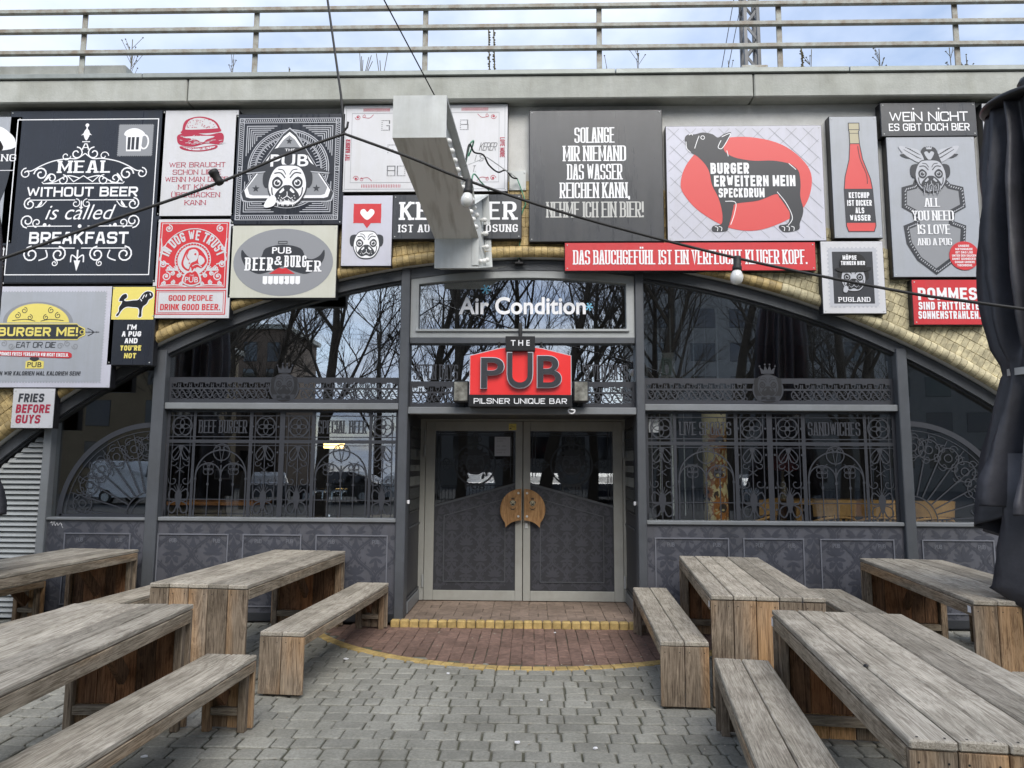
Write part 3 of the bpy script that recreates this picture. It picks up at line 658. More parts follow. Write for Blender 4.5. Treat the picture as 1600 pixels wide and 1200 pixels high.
# parapet beam in three cast lengths, with a coping strip
for xa, xb in ((-9, -3.8), (-3.788, 2.38), (2.392, 9)):
    p = MB(); p.bbox(xa, xb, YF, .6, 5.60, 5.865, .012); p.build('parapet_beam', M['concrete'], VI)
for xa, xb in ((-9, -4.3), (-4.294, .9), (.906, 3.4), (3.406, 9)):
    p = MB(); p.bbox(xa, xb, YF-.025, .65, 5.868, 5.925, .006); p.build('coping', M['coping'], VI)
dk = MB(); dk.box(-9, 9, .66, 7, 5.5, 5.8); dk.build('deck', M['concrete'], VI)
tb = MB(); tb.bbox(-7.5, at(196, 110, .1).x, .1, .6, 5.925, 6.285, .02); o = tb.build('concrete_kerb_block', M['concrete']); tag(o, 'weathered concrete kerb block on the parapet behind the left railing', 'concrete block')

RA = thing('guard_railing', (0, -.2, 5.92), 'rust-speckled grey three-bar railing along the top of the viaduct', 'railing')
for z in (6.735, 6.50, 6.24):
    t = MB(); t.bbox(-9, 9, -.235, -.185, z-.03, z+.02, .006); t.build('rail', M['rail'], RA)
for px in (-160, 125, 396, 663, 937, 1221, 1500):
    q = at(px, 110, -.2); t = MB(); t.bbox(q.x-.03, q.x+.03, -.184, -.165, 5.92, 6.74, .004); t.build('post', M['rail'], RA)

# catenary mast beyond the parapet
ms = at(1173, 100, 3.0); MA = thing('catenary_mast', (ms.x, 3.0, 5.8), 'grey lattice steel mast rising behind the railing', 'mast')
for sx_ in (-1, 1):
    for sy_ in (-1, 1):
        t = MB(); t.obox((ms.x+sx_*.105, 3+sy_*.105, 5.8), (ms.x+sx_*.095, 3+sy_*.095, 10.5), .05, .05, (0,1,0)); t.build('corner_angle', M['anth'], MA)
t = MB()
for k in range(12):
    za = 6.7+k*.26; s_ = 1 if k % 2 else -1
    for yq in (2.9, 3.1): t.obox((ms.x-s_*.095, yq, za), (ms.x+s_*.095, yq, za+.26), .04, .015, (0,1,0))
    for xq in (-.1, .1): t.obox((ms.x+xq, 3-s_*.095, za), (ms.x+xq, 3+s_*.095, za+.26), .04, .015, (1,0,0))
t.build('lattice', M['anth'], MA)
t = MB(); t.bbox(ms.x-.2, ms.x+.2, 2.8, 3.2, 7.74, 7.80, .01); t.build('foot_plate', M['rail'], MA)
for k, (a_, b_, yy) in enumerate((((1127, 110), (1150, -20), 2.5), ((1137, 110), (1163, -20), 2.9))):
    t = MB(); t.tube([at(*a_, yy), at(*b_, yy)], .006, 6); tag(t.build('mast_stay_wire', M['rubber']), ('outer' if k == 0 else 'inner')+' thin stay wire slanting up beside the lattice mast', 'wire')
t = MB(); t.tube([(-9, .8, 6.25), (-4, .8, 6.17), (1, .8, 6.08), (5, .8, 6.12), (9, .8, 6.3)], .007, 6)
tag(t.build('trackside_wire', M['rubber']), 'thin dark wire sagging low behind the railing along the coping', 'wire')

# dry weeds growing out of the coping
WL = ['tall bushy dry weed leaning at the left end of the parapet', 'sparse dry weed between the second and third railing posts', 'short lone dry stalk right of the second railing post',
      'pale fan of dry grass left of the third railing post', 'pair of fine dry grass blades beside the pale grass fan', 'dark knobbly mullein stalk standing by the third railing post', 'second dark mullein stalk close to its twin',
      'small forked dry weed beside the fourth railing post', 'tall forked dry weed between the middle posts', 'small dry weed left of the lattice mast', 'thick dark seed spike right of the fifth railing post',
      'thin dry stem beside the dark seed spike', 'branching dry weed with round heads on the right parapet', 'two-stemmed dry weed by the right railing post', 'round-headed dry weed at the right railing post']
WS = [(204, 60, 8, 0), (362, 85, 5, 0), (453, 98, 1, 0), (566, 82, 6, 1), (596, 80, 3, 1), (764, 45, 0, 2), (772, 45, 0, 2), (948, 95, 4, 0), (998, 76, 4, 0), (1142, 92, 3, 0), (1255, 75, 0, 2), (1266, 74, 2, 0), (1376, 72, 6, 0), (1488, 72, 4, 0), (1512, 85, 4, 0)]
for (px, top, nbr, kind), lb in zip(WS, WL):
    q = at(px, 118, .3); zt = at(px, top, .3).z; h = zt-5.9; rr = random.Random(px); m_ = MB()
    if kind == 2:
        m_.tube([(q.x, .3, 5.9), (q.x+.005, .3, 5.9+h*.5), (q.x-.01, .3, zt)], .008, 6)
        for k in range(26): m_.lathe((q.x+rr.uniform(-.012,.012), .3+rr.uniform(-.01,.01), 5.9+h*(.1+.88*k/26)), [(.004,-.012),(.016,0),(.004,.012)], 6)
        o = m_.build('weed', M['dryweed'])
    else:
        for k in range(max(1, nbr if kind else 1)):
            sp = rr.uniform(-.12, .12) if kind else rr.uniform(-.03, .03); m_.tube([(q.x, .3, 5.9), (q.x+sp*.4, .3, 5.9+h*.55), (q.x+sp, .3, zt-rr.uniform(0, h*.2))], .0045, 5)
        if not kind:
            for k in range(nbr*2):
                z0 = 5.9+h*rr.uniform(.25, .85); a_ = rr.uniform(-1, 1); l_ = h*rr.uniform(.12, .28); e = (q.x+a_*l_*.7, .3+rr.uniform(-.05,.05), z0+l_)
                m_.tube([(q.x, .3, z0), e], .003, 4); m_.lathe(e, [(.002,-.008),(.011,0),(.002,.008)], 5)
        o = m_.build('weed', M['dryweed'])
    tag(o, lb, 'weed', 'dry weeds on the viaduct parapet')

# ------------------------------------------------------------------ pub front
PF = thing('pub_storefront', (0, 0, 0), 'anthracite pub front with arched glazing, iron-pattern films and damask dado', 'shop front')
XL, XC1, XC2, XR = -4.03, -1.37, 1.16, 3.91
for px_, wd, top in ((XL, .13, None), (XC1, .10, 3.80), (XC2, .09, 3.80), (XR, .11, None)):
    zt = (top or arch_z(px_, AR-.03)); t = MB(); t.bbox(px_-wd/2, px_+wd/2, -.07, .13, 0, zt-.02, .008); t.build('post', M['anth'], PF)
# arch head section
t = MB(); P = arch_pts(AR-.005, -6.5, 6.4); Q = arch_pts(AR-.11, -6.5, 6.4); t.prism(P+Q[::-1], -.045, .08); t.build('arch_frame', M['anth'], PF)
t = MB(); P = arch_pts(AR-.112, -6.5, 6.4); Q = arch_pts(AR-.135, -6.5, 6.4); t.prism(P+Q[::-1], -.01, .07); t.build('arch_frame', M['anth2'], PF)
def bar(x0, x1, z0, z1, y0, y1, m_, nm='rail', c=.006): t = MB(); t.bbox(x0, x1, y0, y1, z0, z1, c); return t.build(nm, M[m_], PF)
xa, xb = XL+.066, XC1-.051; bar(xa, xb, 2.235, 2.305, -.045, .09, 'lgrey', 'transom'); bar(xa, xb, 1.045, 1.085, -.05, .09, 'lgrey', 'sill')
xa2, xb2 = XC2+.046, XR-.056; bar(xa2, xb2, 2.235, 2.305, -.045, .09, 'lgrey', 'transom'); bar(xa2, xb2, 1.045, 1.085, -.05, .09, 'lgrey', 'sill')
xa3, xb3 = -5.17, XL-.066; bar(xa3, xb3, 1.045, 1.075, -.05, .09, 'lgrey', 'sill')
xa4, xb4 = XR+.056, 5.6; bar(xa4, xb4, 1.045, 1.085, -.05, .09, 'lgrey', 'sill')
bar(XC1+.051, XC2-.046, 2.19, 2.265, -.06, .10, 'lgrey', 'transom'); bar(XC1+.051, XC2-.046, 2.955, 3.02, -.04, .10, 'anth', 'transom')
# louvre to the left
t = MB(); z_l = arch_z(-5.21, AR-.1); t.bbox(-5.26, -5.172, -.06, .1, 0, z_l, .006); t.build('post', M['lgrey'], PF)
t = MB(); z = .05
while z < 1.95:
    xr_ = -5.262; xl_ = AX-math.sqrt(max(.01, (AR-.13)**2-(z+.04-AZ)**2)) if arch_z(-6.6, AR-.13) < z+.04 else -6.6
    if xl_ < xr_-.03: t.obox(((xl_+xr_)/2-(xr_-xl_)/2, .0, z), (xr_, .0, z), .062, .004, (0, -.75, .66))
    z += .056
t.build('louvre_slats', M['winframe'], PF)
t = MB(); t.box(-6.7, -5.262, .07, .1, 0, 1.9); t.build('louvre_backing', M['black'], PF)
# panes
def pane(poly, m_='glass', y=YG, d=.012):
    t = MB(); t.prism(poly, y, y+d); return t.build('window_pane', M[m_], PF)
def arched(xa, xb, z0, rr=AR-.12, n=24): return [(xa, z0), (xb, z0)] + [(x, z) for x, z in arch_pts(rr, xa, xb, n)[::-1]]
pane(arched(xa, xb, 2.306), 'glass_top'); pane([(xa,1.086),(xb,1.086),(xb,2.234),(xa,2.234)])
pane(arched(xa2, xb2, 2.306), 'glass_top'); pane([(xa2,1.086),(xb2,1.086),(xb2,2.234),(xa2,2.234)])
pane(arched(xa3, xb3, 1.076)); pane([(xa4,1.086),(5.6,1.086),(5.6,2.05)]+[(x, z) for x, z in arch_pts(AR-.12, xa4, 5.55, 20)[::-1]])
pane([(XC1+.052,2.266),(XC2-.047,2.266),(XC2-.047,2.954),(XC1+.052,2.954)], 'glass_top')
# arched window with the lettering
fx0, fx1 = XC1+.055, XC2-.05
def seg(xa_, xb_, zb, zs, rise, n=16): 
    return [(xa_, zb), (xb_, zb)] + [(lerp(xb_, xa_, i/n), zs + rise*(1-(2*i/n-1)**2)) for i in range(n+1)]
t = MB(); t.flat([seg(fx0, fx1, 3.022, 3.70, .07), seg(fx0+.085, fx1-.085, 3.115, 3.615, .07)], -.035)
o_ = seg(fx0, fx1, 3.022, 3.70, .07); i_ = seg(fx0+.085, fx1-.085, 3.115, 3.615, .07)
for L_, fl in ((o_, 0), (i_, 1)):
    n = len(L_); vs = [(p[0], -.035, p[1]) for p in L_]+[(p[0], .06, p[1]) for p in L_]; t.add(vs, [((i, i+n, (i+1)%n+n, (i+1)%n) if not fl else (i, (i+1)%n, (i+1)%n+n, i+n)) for i in range(n)])
t.bbox(fx0+.06, fx1-.06, -.06, -.034, 3.085, 3.112, .004); t.build('window_frame', M['winframe'], PF)
pane(seg(fx0+.08, fx1-.08, 3.11, 3.62, .07), 'glass_top', .02)
gl = Art(PF, .018, fx0, 3.77, fx1-fx0, .75)
gl.btext('window_lettering', 'white', 'Air Condition', .50, .515, .572, .26, off=.022)
FROST = mat('ice_blue_print', S(120,190,220), .5)
for u, v, s_ in ((.335, .27, .022), (.80, .53, .018)):
    for k in range(3):
        a_ = R(60*k+10); q = gl.w/gl.h
        gl.line('snowflake', FROST, [(u-s_*math.cos(a_), v-s_*q*math.sin(a_)), (u+s_*math.cos(a_), v+s_*q*math.sin(a_))], .0045)
        for sg in (-1, 1):
            for e in (-.5, .5):
                c_, s2 = math.cos(a_), math.sin(a_); bx, by = u+sg*s_*.6*c_, v+sg*s_*q*.6*s2
                gl.line('snowflake', FROST, [(bx, by), (bx+sg*s_*.4*math.cos(a_+e), by+sg*s_*q*.4*math.sin(a_+e))], .003)
gl.flush()

# ------------------------------------------------------------------ iron-pattern films on the glass
def grille(x0, x1, z0, z1, words, ink):
    a = Art(PF, YG-.003, x0, z1, x1-x0, z1-z0); N = 'ironwork_film'; q = a.w/a.h; t2 = .0042
    L = lambda P, t=.004, **k: a.line(N, ink, P, t, **k)
    L([(0,.5),(0.0,.5)], .001) if False else None
    a.rect(N, ink, 0, 0, 1, .022)
    for u, t in ((.008,.014),(.122,.012),(.366,.015),(.5,.022),(.634,.015),(.878,.012),(.992,.014)): L([(u,.02),(u,1)], t)
    for u in (.03,.106,.384,.474,.526,.616,.894,.970): L([(u,.04),(u,1)], .0035)
    for v, t in ((.055,.004),(.255,.004),(.298,.014),(.335,.003)): L([(.0,v),(1,v)], t)
    L([(.0,.84),(1,.84)], .0035)
    for i in range(9): L([(.01+i*.122,.94),(.01+i*.122,1)], .003)
    for uc, wd in ((.068,.1),(.429,.1),(.571,.1),(.932,.1)):
        a.ring(N, ink, uc, .157, .043, t2, layer=2)
        for k in range(4):
            an = R(45+90*k); a.ring(N, ink, uc+.0185*math.cos(an), .157+.0185*q*math.sin(an), .0225, .0036, layer=2, n=24)
        a.dot(N, ink, uc, .157, .007, 3)
        L([(uc,.335),(uc,1)], .004)
        for s in (-1, 1):
            L([(uc,.335),(uc+s*.02,.36),(uc+s*.038,.42),(uc+s*.026,.475),(uc+s*.006,.44),(uc,.35)], .0045, smooth=True)
            a.scroll(N, ink, uc+s*.03, .50, .016, 180 if s > 0 else 0, .8*s, .0036)
            L([(uc,.40),(uc+s*.012,.47)], .005); L([(uc,.36),(uc+s*.02,.43),(uc+s*.034,.47)], .003, smooth=True)
            for e in (-.03, .03): L([(uc,.565),(uc+s*.018,.565+e)], .003)
            a.scroll(N, ink, uc+s*.027, .665, .022, 20 if s > 0 else 160, -.85*s, .0038)
            L([(uc,.80),(uc+s*.03,.745),(uc+s*.042,.80),(uc+s*.03,.85),(uc,.835)], .005, smooth=True)
            L([(uc,.85),(uc+s*.034,.88),(uc+s*.04,.94),(uc+s*.02,.965),(uc,.87)], .005, smooth=True)
            L([(uc,.79),(uc+s*.02,.72)], .003); L([(uc,.78),(uc+s*.01,.70)], .003); L([(uc,.86),(uc+s*.014,.96)], .0035)
        a.blob(N, ink, [(uc-.014,.80),(uc,.75),(uc+.014,.80),(uc+.01,.88),(uc,.94),(uc-.01,.88)], 3)
        a.dot(N, ink, uc, .36, .01, 3)
        for v in (.157, .4, .7, .9):
            for s in (-1, 1): a.dot(N, ink, uc+s*.054, v, .0045, 3)
    for uc, wd in zip((.244, .756), words):
        a.text('film_lettering', ink, wd, uc, .158, .208, .125, t=.16, serif=True, tz=.08, gap=.04)
        q = a.w/a.h; vb = .62
        a.ring(N, ink, uc, vb, .108, .0055, a0=0, a1=180)
        for s in (-1, 1):
            a.ring(N, ink, uc+s*.054, vb, .053, .005, a0=0, a1=180, n=24)
            L([(uc+s*.108,vb),(uc+s*.108,1)], .006); L([(uc+s*.054,vb-.02),(uc+s*.054,1)], .0042)
            for k in range(4):
                an = R(90*k+45); a.ring(N, ink, uc+s*.054+.013*math.cos(an), vb-.06+.013*q*math.sin(an), .0125, .003, n=16)
            for e in (-1, 1):
                L([(uc+s*.054,vb-.06),(uc+s*.054+e*.012,vb-.12),(uc+s*.054+e*.022,vb-.135)], .003, smooth=True)
            a.scroll(N, ink, uc+s*.012, vb-.255, .011, 0 if s > 0 else 180, .9*s, .0035)
            L([(uc,vb-.12),(uc+s*.006,vb-.2),(uc+s*.012,vb-.285)], .003, smooth=True)
            a.dot(N, ink, uc+s*.054, vb+.08, .006, 3); a.dot(N, ink, uc+s*.108, vb+.03, .006, 3)
        a.ring(N, ink, uc, vb-.22, .035, .0045); L([(uc,vb-.10),(uc,1)], .0055); a.dot(N, ink, uc, vb+.04, .007, 3)
    a.flush()
grille(xa, xb, 1.088, 2.232, ('BEEF BURGER', 'SPECIAL BEER'), 'film')
grille(xa2, xb2, 1.088, 2.232, ('LIVE SPORTS', 'SANDWICHES'), 'film')

def frieze(x0, x1, z0, z1, medal=True):
    a = Art(PF, YG-.003, x0, z1, x1-x0, z1-z0); N = 'frieze_film'; k = .117/a.w; q = a.w/a.h; n = int(1/k)
    a.rect(N, 'film', 0, 0, 1, .2); a.rect(N, 'film', 0, .84, 1, 1); a.line(N, 'film', [(0,.43),(1,.43)], .02/a.w)
    a.rect(N, 'film', 0, .0, .012, 1); a.rect(N, 'film', .988, .0, 1, 1)
    for i in range(n):
        u = (i+.5)/n
        if medal and abs(u-.5)*a.w < .19: continue
        s = 1/n/2
        a.poly(N, 'film', [(u-s*.36,.24),(u-s*.36,.33),(u,.415),(u+s*.36,.33),(u+s*.36,.24),(u+s*.22,.25),(u+s*.22,.32),(u,.38),(u-s*.22,.32),(u-s*.22,.25)])
        a.rect(N, 'film', u-s*.45, .2, u+s*.45, .25, 2)
        a.line(N, 'film', [(u+s*.75,.24),(u+s*.75,.4)], .012/a.w); a.line(N, 'film', [(u+s*1.1,.24),(u+s*1.1,.4)], .012/a.w); a.line(N, 'film', [(u+s*.75,.32),(u+s*1.1,.32)], .01/a.w)
        a.ring(N, 'film', u, .635, s*.92, .011/a.w, layer=2, n=24)
        a.line(N, 'film', [(u-s*.7,.48),(u-s*.2,.56),(u+s*.2,.71),(u+s*.7,.8)], .016/a.w, smooth=True)
        a.scroll(N, 'film', u+s*.35, .57, s*.38, 200, .9, .008/a.w); a.scroll(N, 'film', u-s*.35, .70, s*.38, 20, .9, .008/a.w)
        a.ring(N, 'film', u+s, .5, s*.3, .007/a.w, n=12); a.ring(N, 'film', u+s, .78, s*.3, .007/a.w, n=12)
    if medal:
        rm = .165/a.w; a.ell('medallion_film', 'film', .5, .42, rm, None, 3, 40); a.ell('medallion_film', 'iron', .5, .42, rm*.9, None, 4, 40)
        pug(a, .5, .30, rm*.86, 'iron', 'film', 5, 'medallion_film', detail=False); crown(a, .5, -.32, rm*.5, 'film', 5, 'medallion_film')
        a.poly('medallion_film', 'film', [(.5-rm*.75,.66),(.5+rm*.75,.66),(.5+rm*.6,.86),(.5-rm*.6,.86)], 6)
        a.text('medallion_film', 'iron', 'PUB', .5, .76, rm*.9, .12, t=.22, layer=13)
    a.flush()
frieze(xa, xb, 2.306, 2.59); frieze(xa2, xb2, 2.306, 2.59); frieze(XC1+.052, XC2-.047, 2.268, 2.55, False)
a = Art(PF, YG-.003, XC1+.052, 2.95, XC2-XC1-.1, .68)
for uc in (.115, .87): a.text('film_lettering', 'film', 'SEVEN DAYS', uc, .44, .2, .25, t=.15, serif=True, tz=.08, gap=.04)
a.flush()
def fan(cx, z0, rr, s):
    """quarter fan light film: spokes, rim, ring of scrolls; s=+1 opens to the right"""
    a = Art(PF, YG-.003, cx, z0, 1, 1); N = 'fanlight_film'; pt = lambda r_, d: (s*r_*math.cos(R(d)), -r_*math.sin(R(d)))
    a.line(N, 'film', [pt(rr, i*90/24) for i in range(25)], .055); a.line(N, 'film', [pt(rr*.93, i*90/24) for i in range(25)], .008)
    a.line(N, 'film', [pt(rr*.26, i*90/12) for i in range(13)], .014); a.line(N, 'film', [pt(rr*.2, i*90/12) for i in range(13)], .008)
    for d in (4, 16, 28, 40, 52, 64, 76, 87):
        a.line(N, 'film', [pt(rr*.27, d), pt(rr*.66, d)], .014); a.line(N, 'film', [pt(rr*.66, d), pt(rr*.92, d)], .008)
    for d in (10, 26, 42, 58, 74, 86):
        c = pt(rr*.76, d); a.ring(N, 'film', c[0], c[1], rr*.105, .011, n=24); a.ring(N, 'film', c[0], c[1], rr*.04, .011, n=12)
        for k in range(6): 
            an = R(d+60*k); a.scroll(N, 'film', c[0]+rr*.1*math.cos(an), c[1]-rr*.1*math.sin(an), rr*.05, 60*k, .9, .0085)
    a.flush()
fan(XL-.07, 1.085, .98, -1); fan(XR+.06, 1.09, 1.02, 1)
ad = Art(PF, YG-.003, XL-.07-.98, 1.11, .98, .04); ad.rect('fanlight_film', 'film', 0, .1, 1, .95); ad.flush()

# ------------------------------------------------------------------ damask dado
def damask(parent, x0, x1, z0, z1, y, ink, nm='damask_print', a=.217, H=.47, ph=0.0, clipz=None):
    """ogee lattice with palmettes: k-th lattice curve x = k*a + a/2*cos(2 pi z/H + k pi)"""
    m_ = MB(); cz = clipz or (lambda x: z1); cnt = [0]; q = a/.217
    def yy(): cnt[0] += 1; return y - .0003 - .00003*((cnt[0]*37) % 97)
    ok = lambda P: all(x0+.004 < p[0] < x1-.004 and z0+.004 < p[1] < cz(p[0])-.004 for p in P)
    def put(P):
        if ok(P): m_.flat([P], yy())
    k0 = int(x0/a)-2; k1 = int(x1/a)+2
    for k in range(k0, k1+1):
        xc = lambda z: k*a + a*.47*math.cos(2*math.pi*z/H + k*math.pi)
        for off, wd in ((-.0165*q, .021*q), (.0165*q, .009*q)):
            run = []
            for i in range(int((z1-z0)/.02)+2):
                z = min(z1, z0+i*.02); x = xc(z)+off
                if x0+.008 < x < x1-.008 and z <= cz(x)-.004: run.append((x, z))
                else:
                    if len(run) > 1: m_.rib(run, wd, yy())
                    run = []
            if len(run) > 1: m_.rib(run, wd, yy())
        nl = int((z1-z0)/(H/9))
        for i in range(nl):                                 # leaf fringe along the ribs
            z = z0+(i+.5)*H/9; x = xc(z)
            for s in (-1, 1):
                bx = x+s*.026*q; put([(bx, z-.012*q), (bx+s*.018*q, z+.002*q), (bx+s*.016*q, z+.024*q), (bx+s*.004*q, z+.016*q)])
        par = k % 2
        for j in range(int(z0/H)-1, int(z1/H)+2):
            cx = k*a+a/2; z = H*(j+(0 if par else .5))      # cell centre: curves k and k+1 lie farthest apart
            lf = lambda ang, l_, w_, bz, bx=0: [(cx+bx+p[0]*math.cos(R(ang))-p[1]*math.sin(R(ang)), z+bz+p[0]*math.sin(R(ang))+p[1]*math.cos(R(ang))) for p in ((0,0),(w_*.7*q,l_*.25*q),(w_*q,l_*.55*q),(w_*.6*q,l_*.85*q),(0,l_*q),(-w_*.6*q,l_*.85*q),(-w_*q,l_*.55*q),(-w_*.7*q,l_*.25*q))]
            if (k//2+j) % 2:
                for ang, l_, w_ in ((0,.155,.022),(26,.14,.02),(-26,.14,.02),(52,.125,.019),(-52,.125,.019),(80,.11,.017),(-80,.11,.017)): put(lf(ang, l_, w_, -.01*q))
                for s in (-1, 1): put(lf(180+s*50, .09, .017, -.03*q)); put(lf(s*20, .06, .012, .13*q, s*.035*q))
                put(lf(180, .15, .02, -.03*q))
            else:
                for ang, l_, w_ in ((0,.11,.024),(30,.11,.02),(-30,.11,.02),(62,.11,.018),(-62,.11,.018)): put(lf(ang, l_, w_, .03*q))
                for s in (-1, 1):
                    put(lf(s*105, .11, .02, .01*q)); put(lf(s*135, .10, .02, -.03*q)); put([(cx+s*(.045+.026*math.cos(i*math.pi/5))*q, z+(-.055+.026*math.sin(i*math.pi/5))*q) for i in range(10)])
                put([(cx+.03*q*math.cos(i*math.pi/5), z+(.0+.034*math.sin(i*math.pi/5))*q) for i in range(10)]); put(lf(180, .13, .022, -.06*q))
            for s in (-1, 1): put([(cx+s*(.07+.013*math.cos(i*math.pi/4))*q, z+(.10+.013*math.sin(i*math.pi/4))*q) for i in range(8)]); put(lf(180+s*24, .10, .014, -.09*q))
    m_.build(nm, M[ink], parent)
def dado(x0, x1, frames, z1=1.045):
    t = MB(); t.box(x0, x1, -.02, .06, 0.02, z1); d = t.build('dado_panel', M['dado'], PF)
    damask(d, x0, x1, .12, z1-.004, -.0205, 'damask')
    t = MB(); t.bbox(x0, x1, -.03, -.0201, .03, .11, .003); t.build('plinth', M['anth2'], d)
    md = MB()
    for fa, fb in frames:
        za, zb = .17, .905
        for (p, q_) in (((fa,za),(fb,za)), ((fa,zb),(fb,zb))): md.box(p[0]-.006, q_[0]+.006, -.032, -.0212, p[1]-.006, p[1]+.006)
        for xx in (fa, fb): md.box(xx-.006, xx+.006, -.0315, -.0212, za+.0065, zb-.0065)
    md.build('moulding', M['mould'], d)
    la = Art(d, -.0225, x0, z1, x1-x0, z1)
    for fa, fb in frames:
        for xx in (fa+.16, fb-.12):
            la.text('small_lettering', 'mould', 'PUB', (xx-x0)/la.w, (z1-.84)/z1, .075/la.w, .042/z1, t=.13)
    la.flush()
X_ = lambda px, py=850: at(px, py, -.02).x
dado(xa, xb, [(X_(247), X_(356)), (X_(380), X_(470)), (X_(494), X_(605))]); dado(xa2, xb2, [(X_(1024), X_(1138)), (X_(1162), X_(1255)), (X_(1282), X_(1396))])
dado(xa3, xb3, [(X_(101), X_(203))]); dado(xa4, 5.6, [(X_(1441), X_(1552))])
tagr = Art(PF, -.0224, xa3, 1.045, .3, .3)        # small white marker scrawl on the dado
tagr.line('scrawl', 'white', [(.1,.12),(.16,.06),(.2,.2),(.25,.08),(.3,.2),(.36,.1),(.4,.2),(.48,.1),(.55,.18)], .012); tagr.line('scrawl', 'white', [(.12,.1),(.3,.07)], .012); tagr.line('scrawl', 'white', [(.5,.12),(.58,.28)], .01); tagr.flush()

# ------------------------------------------------------------------ entrance
t = MB(); t.box(XC1-.04, XC1+.04, .131, YD, .07, 2.2); lw_ = t.build('recess_side', M['doorpan'], PF)
t = MB(); t.box(XC2-.04, XC2+.04, .131, YD, .07, 2.2); rw_ = t.build('recess_side', M['doorpan'], PF)
t = MB(); t.box(XC1-.1, XC2+.1, .101, YD+.1, 2.2, 2.235); t.build('recess_ceiling', M['anth2'], PF)
for s, xx in ((1, XC1+.041), (-1, XC2-.041)):
    xs_ = sorted((xx, xx+s*.006)); par = lw_ if s > 0 else rw_
    f = MB(); f.box(xs_[0], xs_[1], .2, .86, 1.12, 2.08); f.build('side_glass', M['glass_door'], par)
    f = MB(); xs2 = sorted((xx+s*.008, xx+s*.011))
    for z0_, z1_ in ((1.82, 2.08), (1.12, 1.42)):
        for i in range(9): f.box(xs2[0], xs2[1], .2+i*.0825-.006, .2+i*.0825+.006, z0_, z1_)
        for zz_ in (z0_+.02, (z0_+z1_)/2, z1_-.02): f.box(xs2[0]+s*.0005, xs2[1]+s*.0005, .19, .87, zz_-.008, zz_+.008)
    for zz_ in (1.55, 1.68): f.box(xs2[0], xs2[1], .2, .86, zz_-.03, zz_+.03)
    f.build('side_film', M['iron'], par)
    f = MB(); f.box(xs2[0], xs2[1]+.002, .16, .92, .22, .24); f.box(xs2[0], xs2[1]+.002, .16, .92, .96, .98); f.build('moulding', M['anth'], par)
    f = MB(); f.bbox(min(xx, xx+s*.02), max(xx, xx+s*.02), .14, YD-.01, .08, .2, .003); f.build('kick_plate', M['lgrey'], par)
    f = MB(); f.bbox(xx+s*.02-.012, xx+s*.02+.012, .03, .055, 1.235, 1.275, .004); f.build('reed_contact', M['white'], par)
dx0, dx1 = -1.262, 1.085; dtop, dbot = 2.175, STZ+.008; mid = (dx0+dx1)/2 - .01
t = MB(); t.box(XC1+.041, dx0-.004, YD-.03, YD+.08, .08, 2.2); t.box(dx1+.004, XC2-.041, YD-.03, YD+.08, .08, 2.2); t.box(dx0-.004, dx1+.004, YD-.03, YD+.08, dtop+.004, 2.2); t.build('door_surround', M['doorframe'], PF)
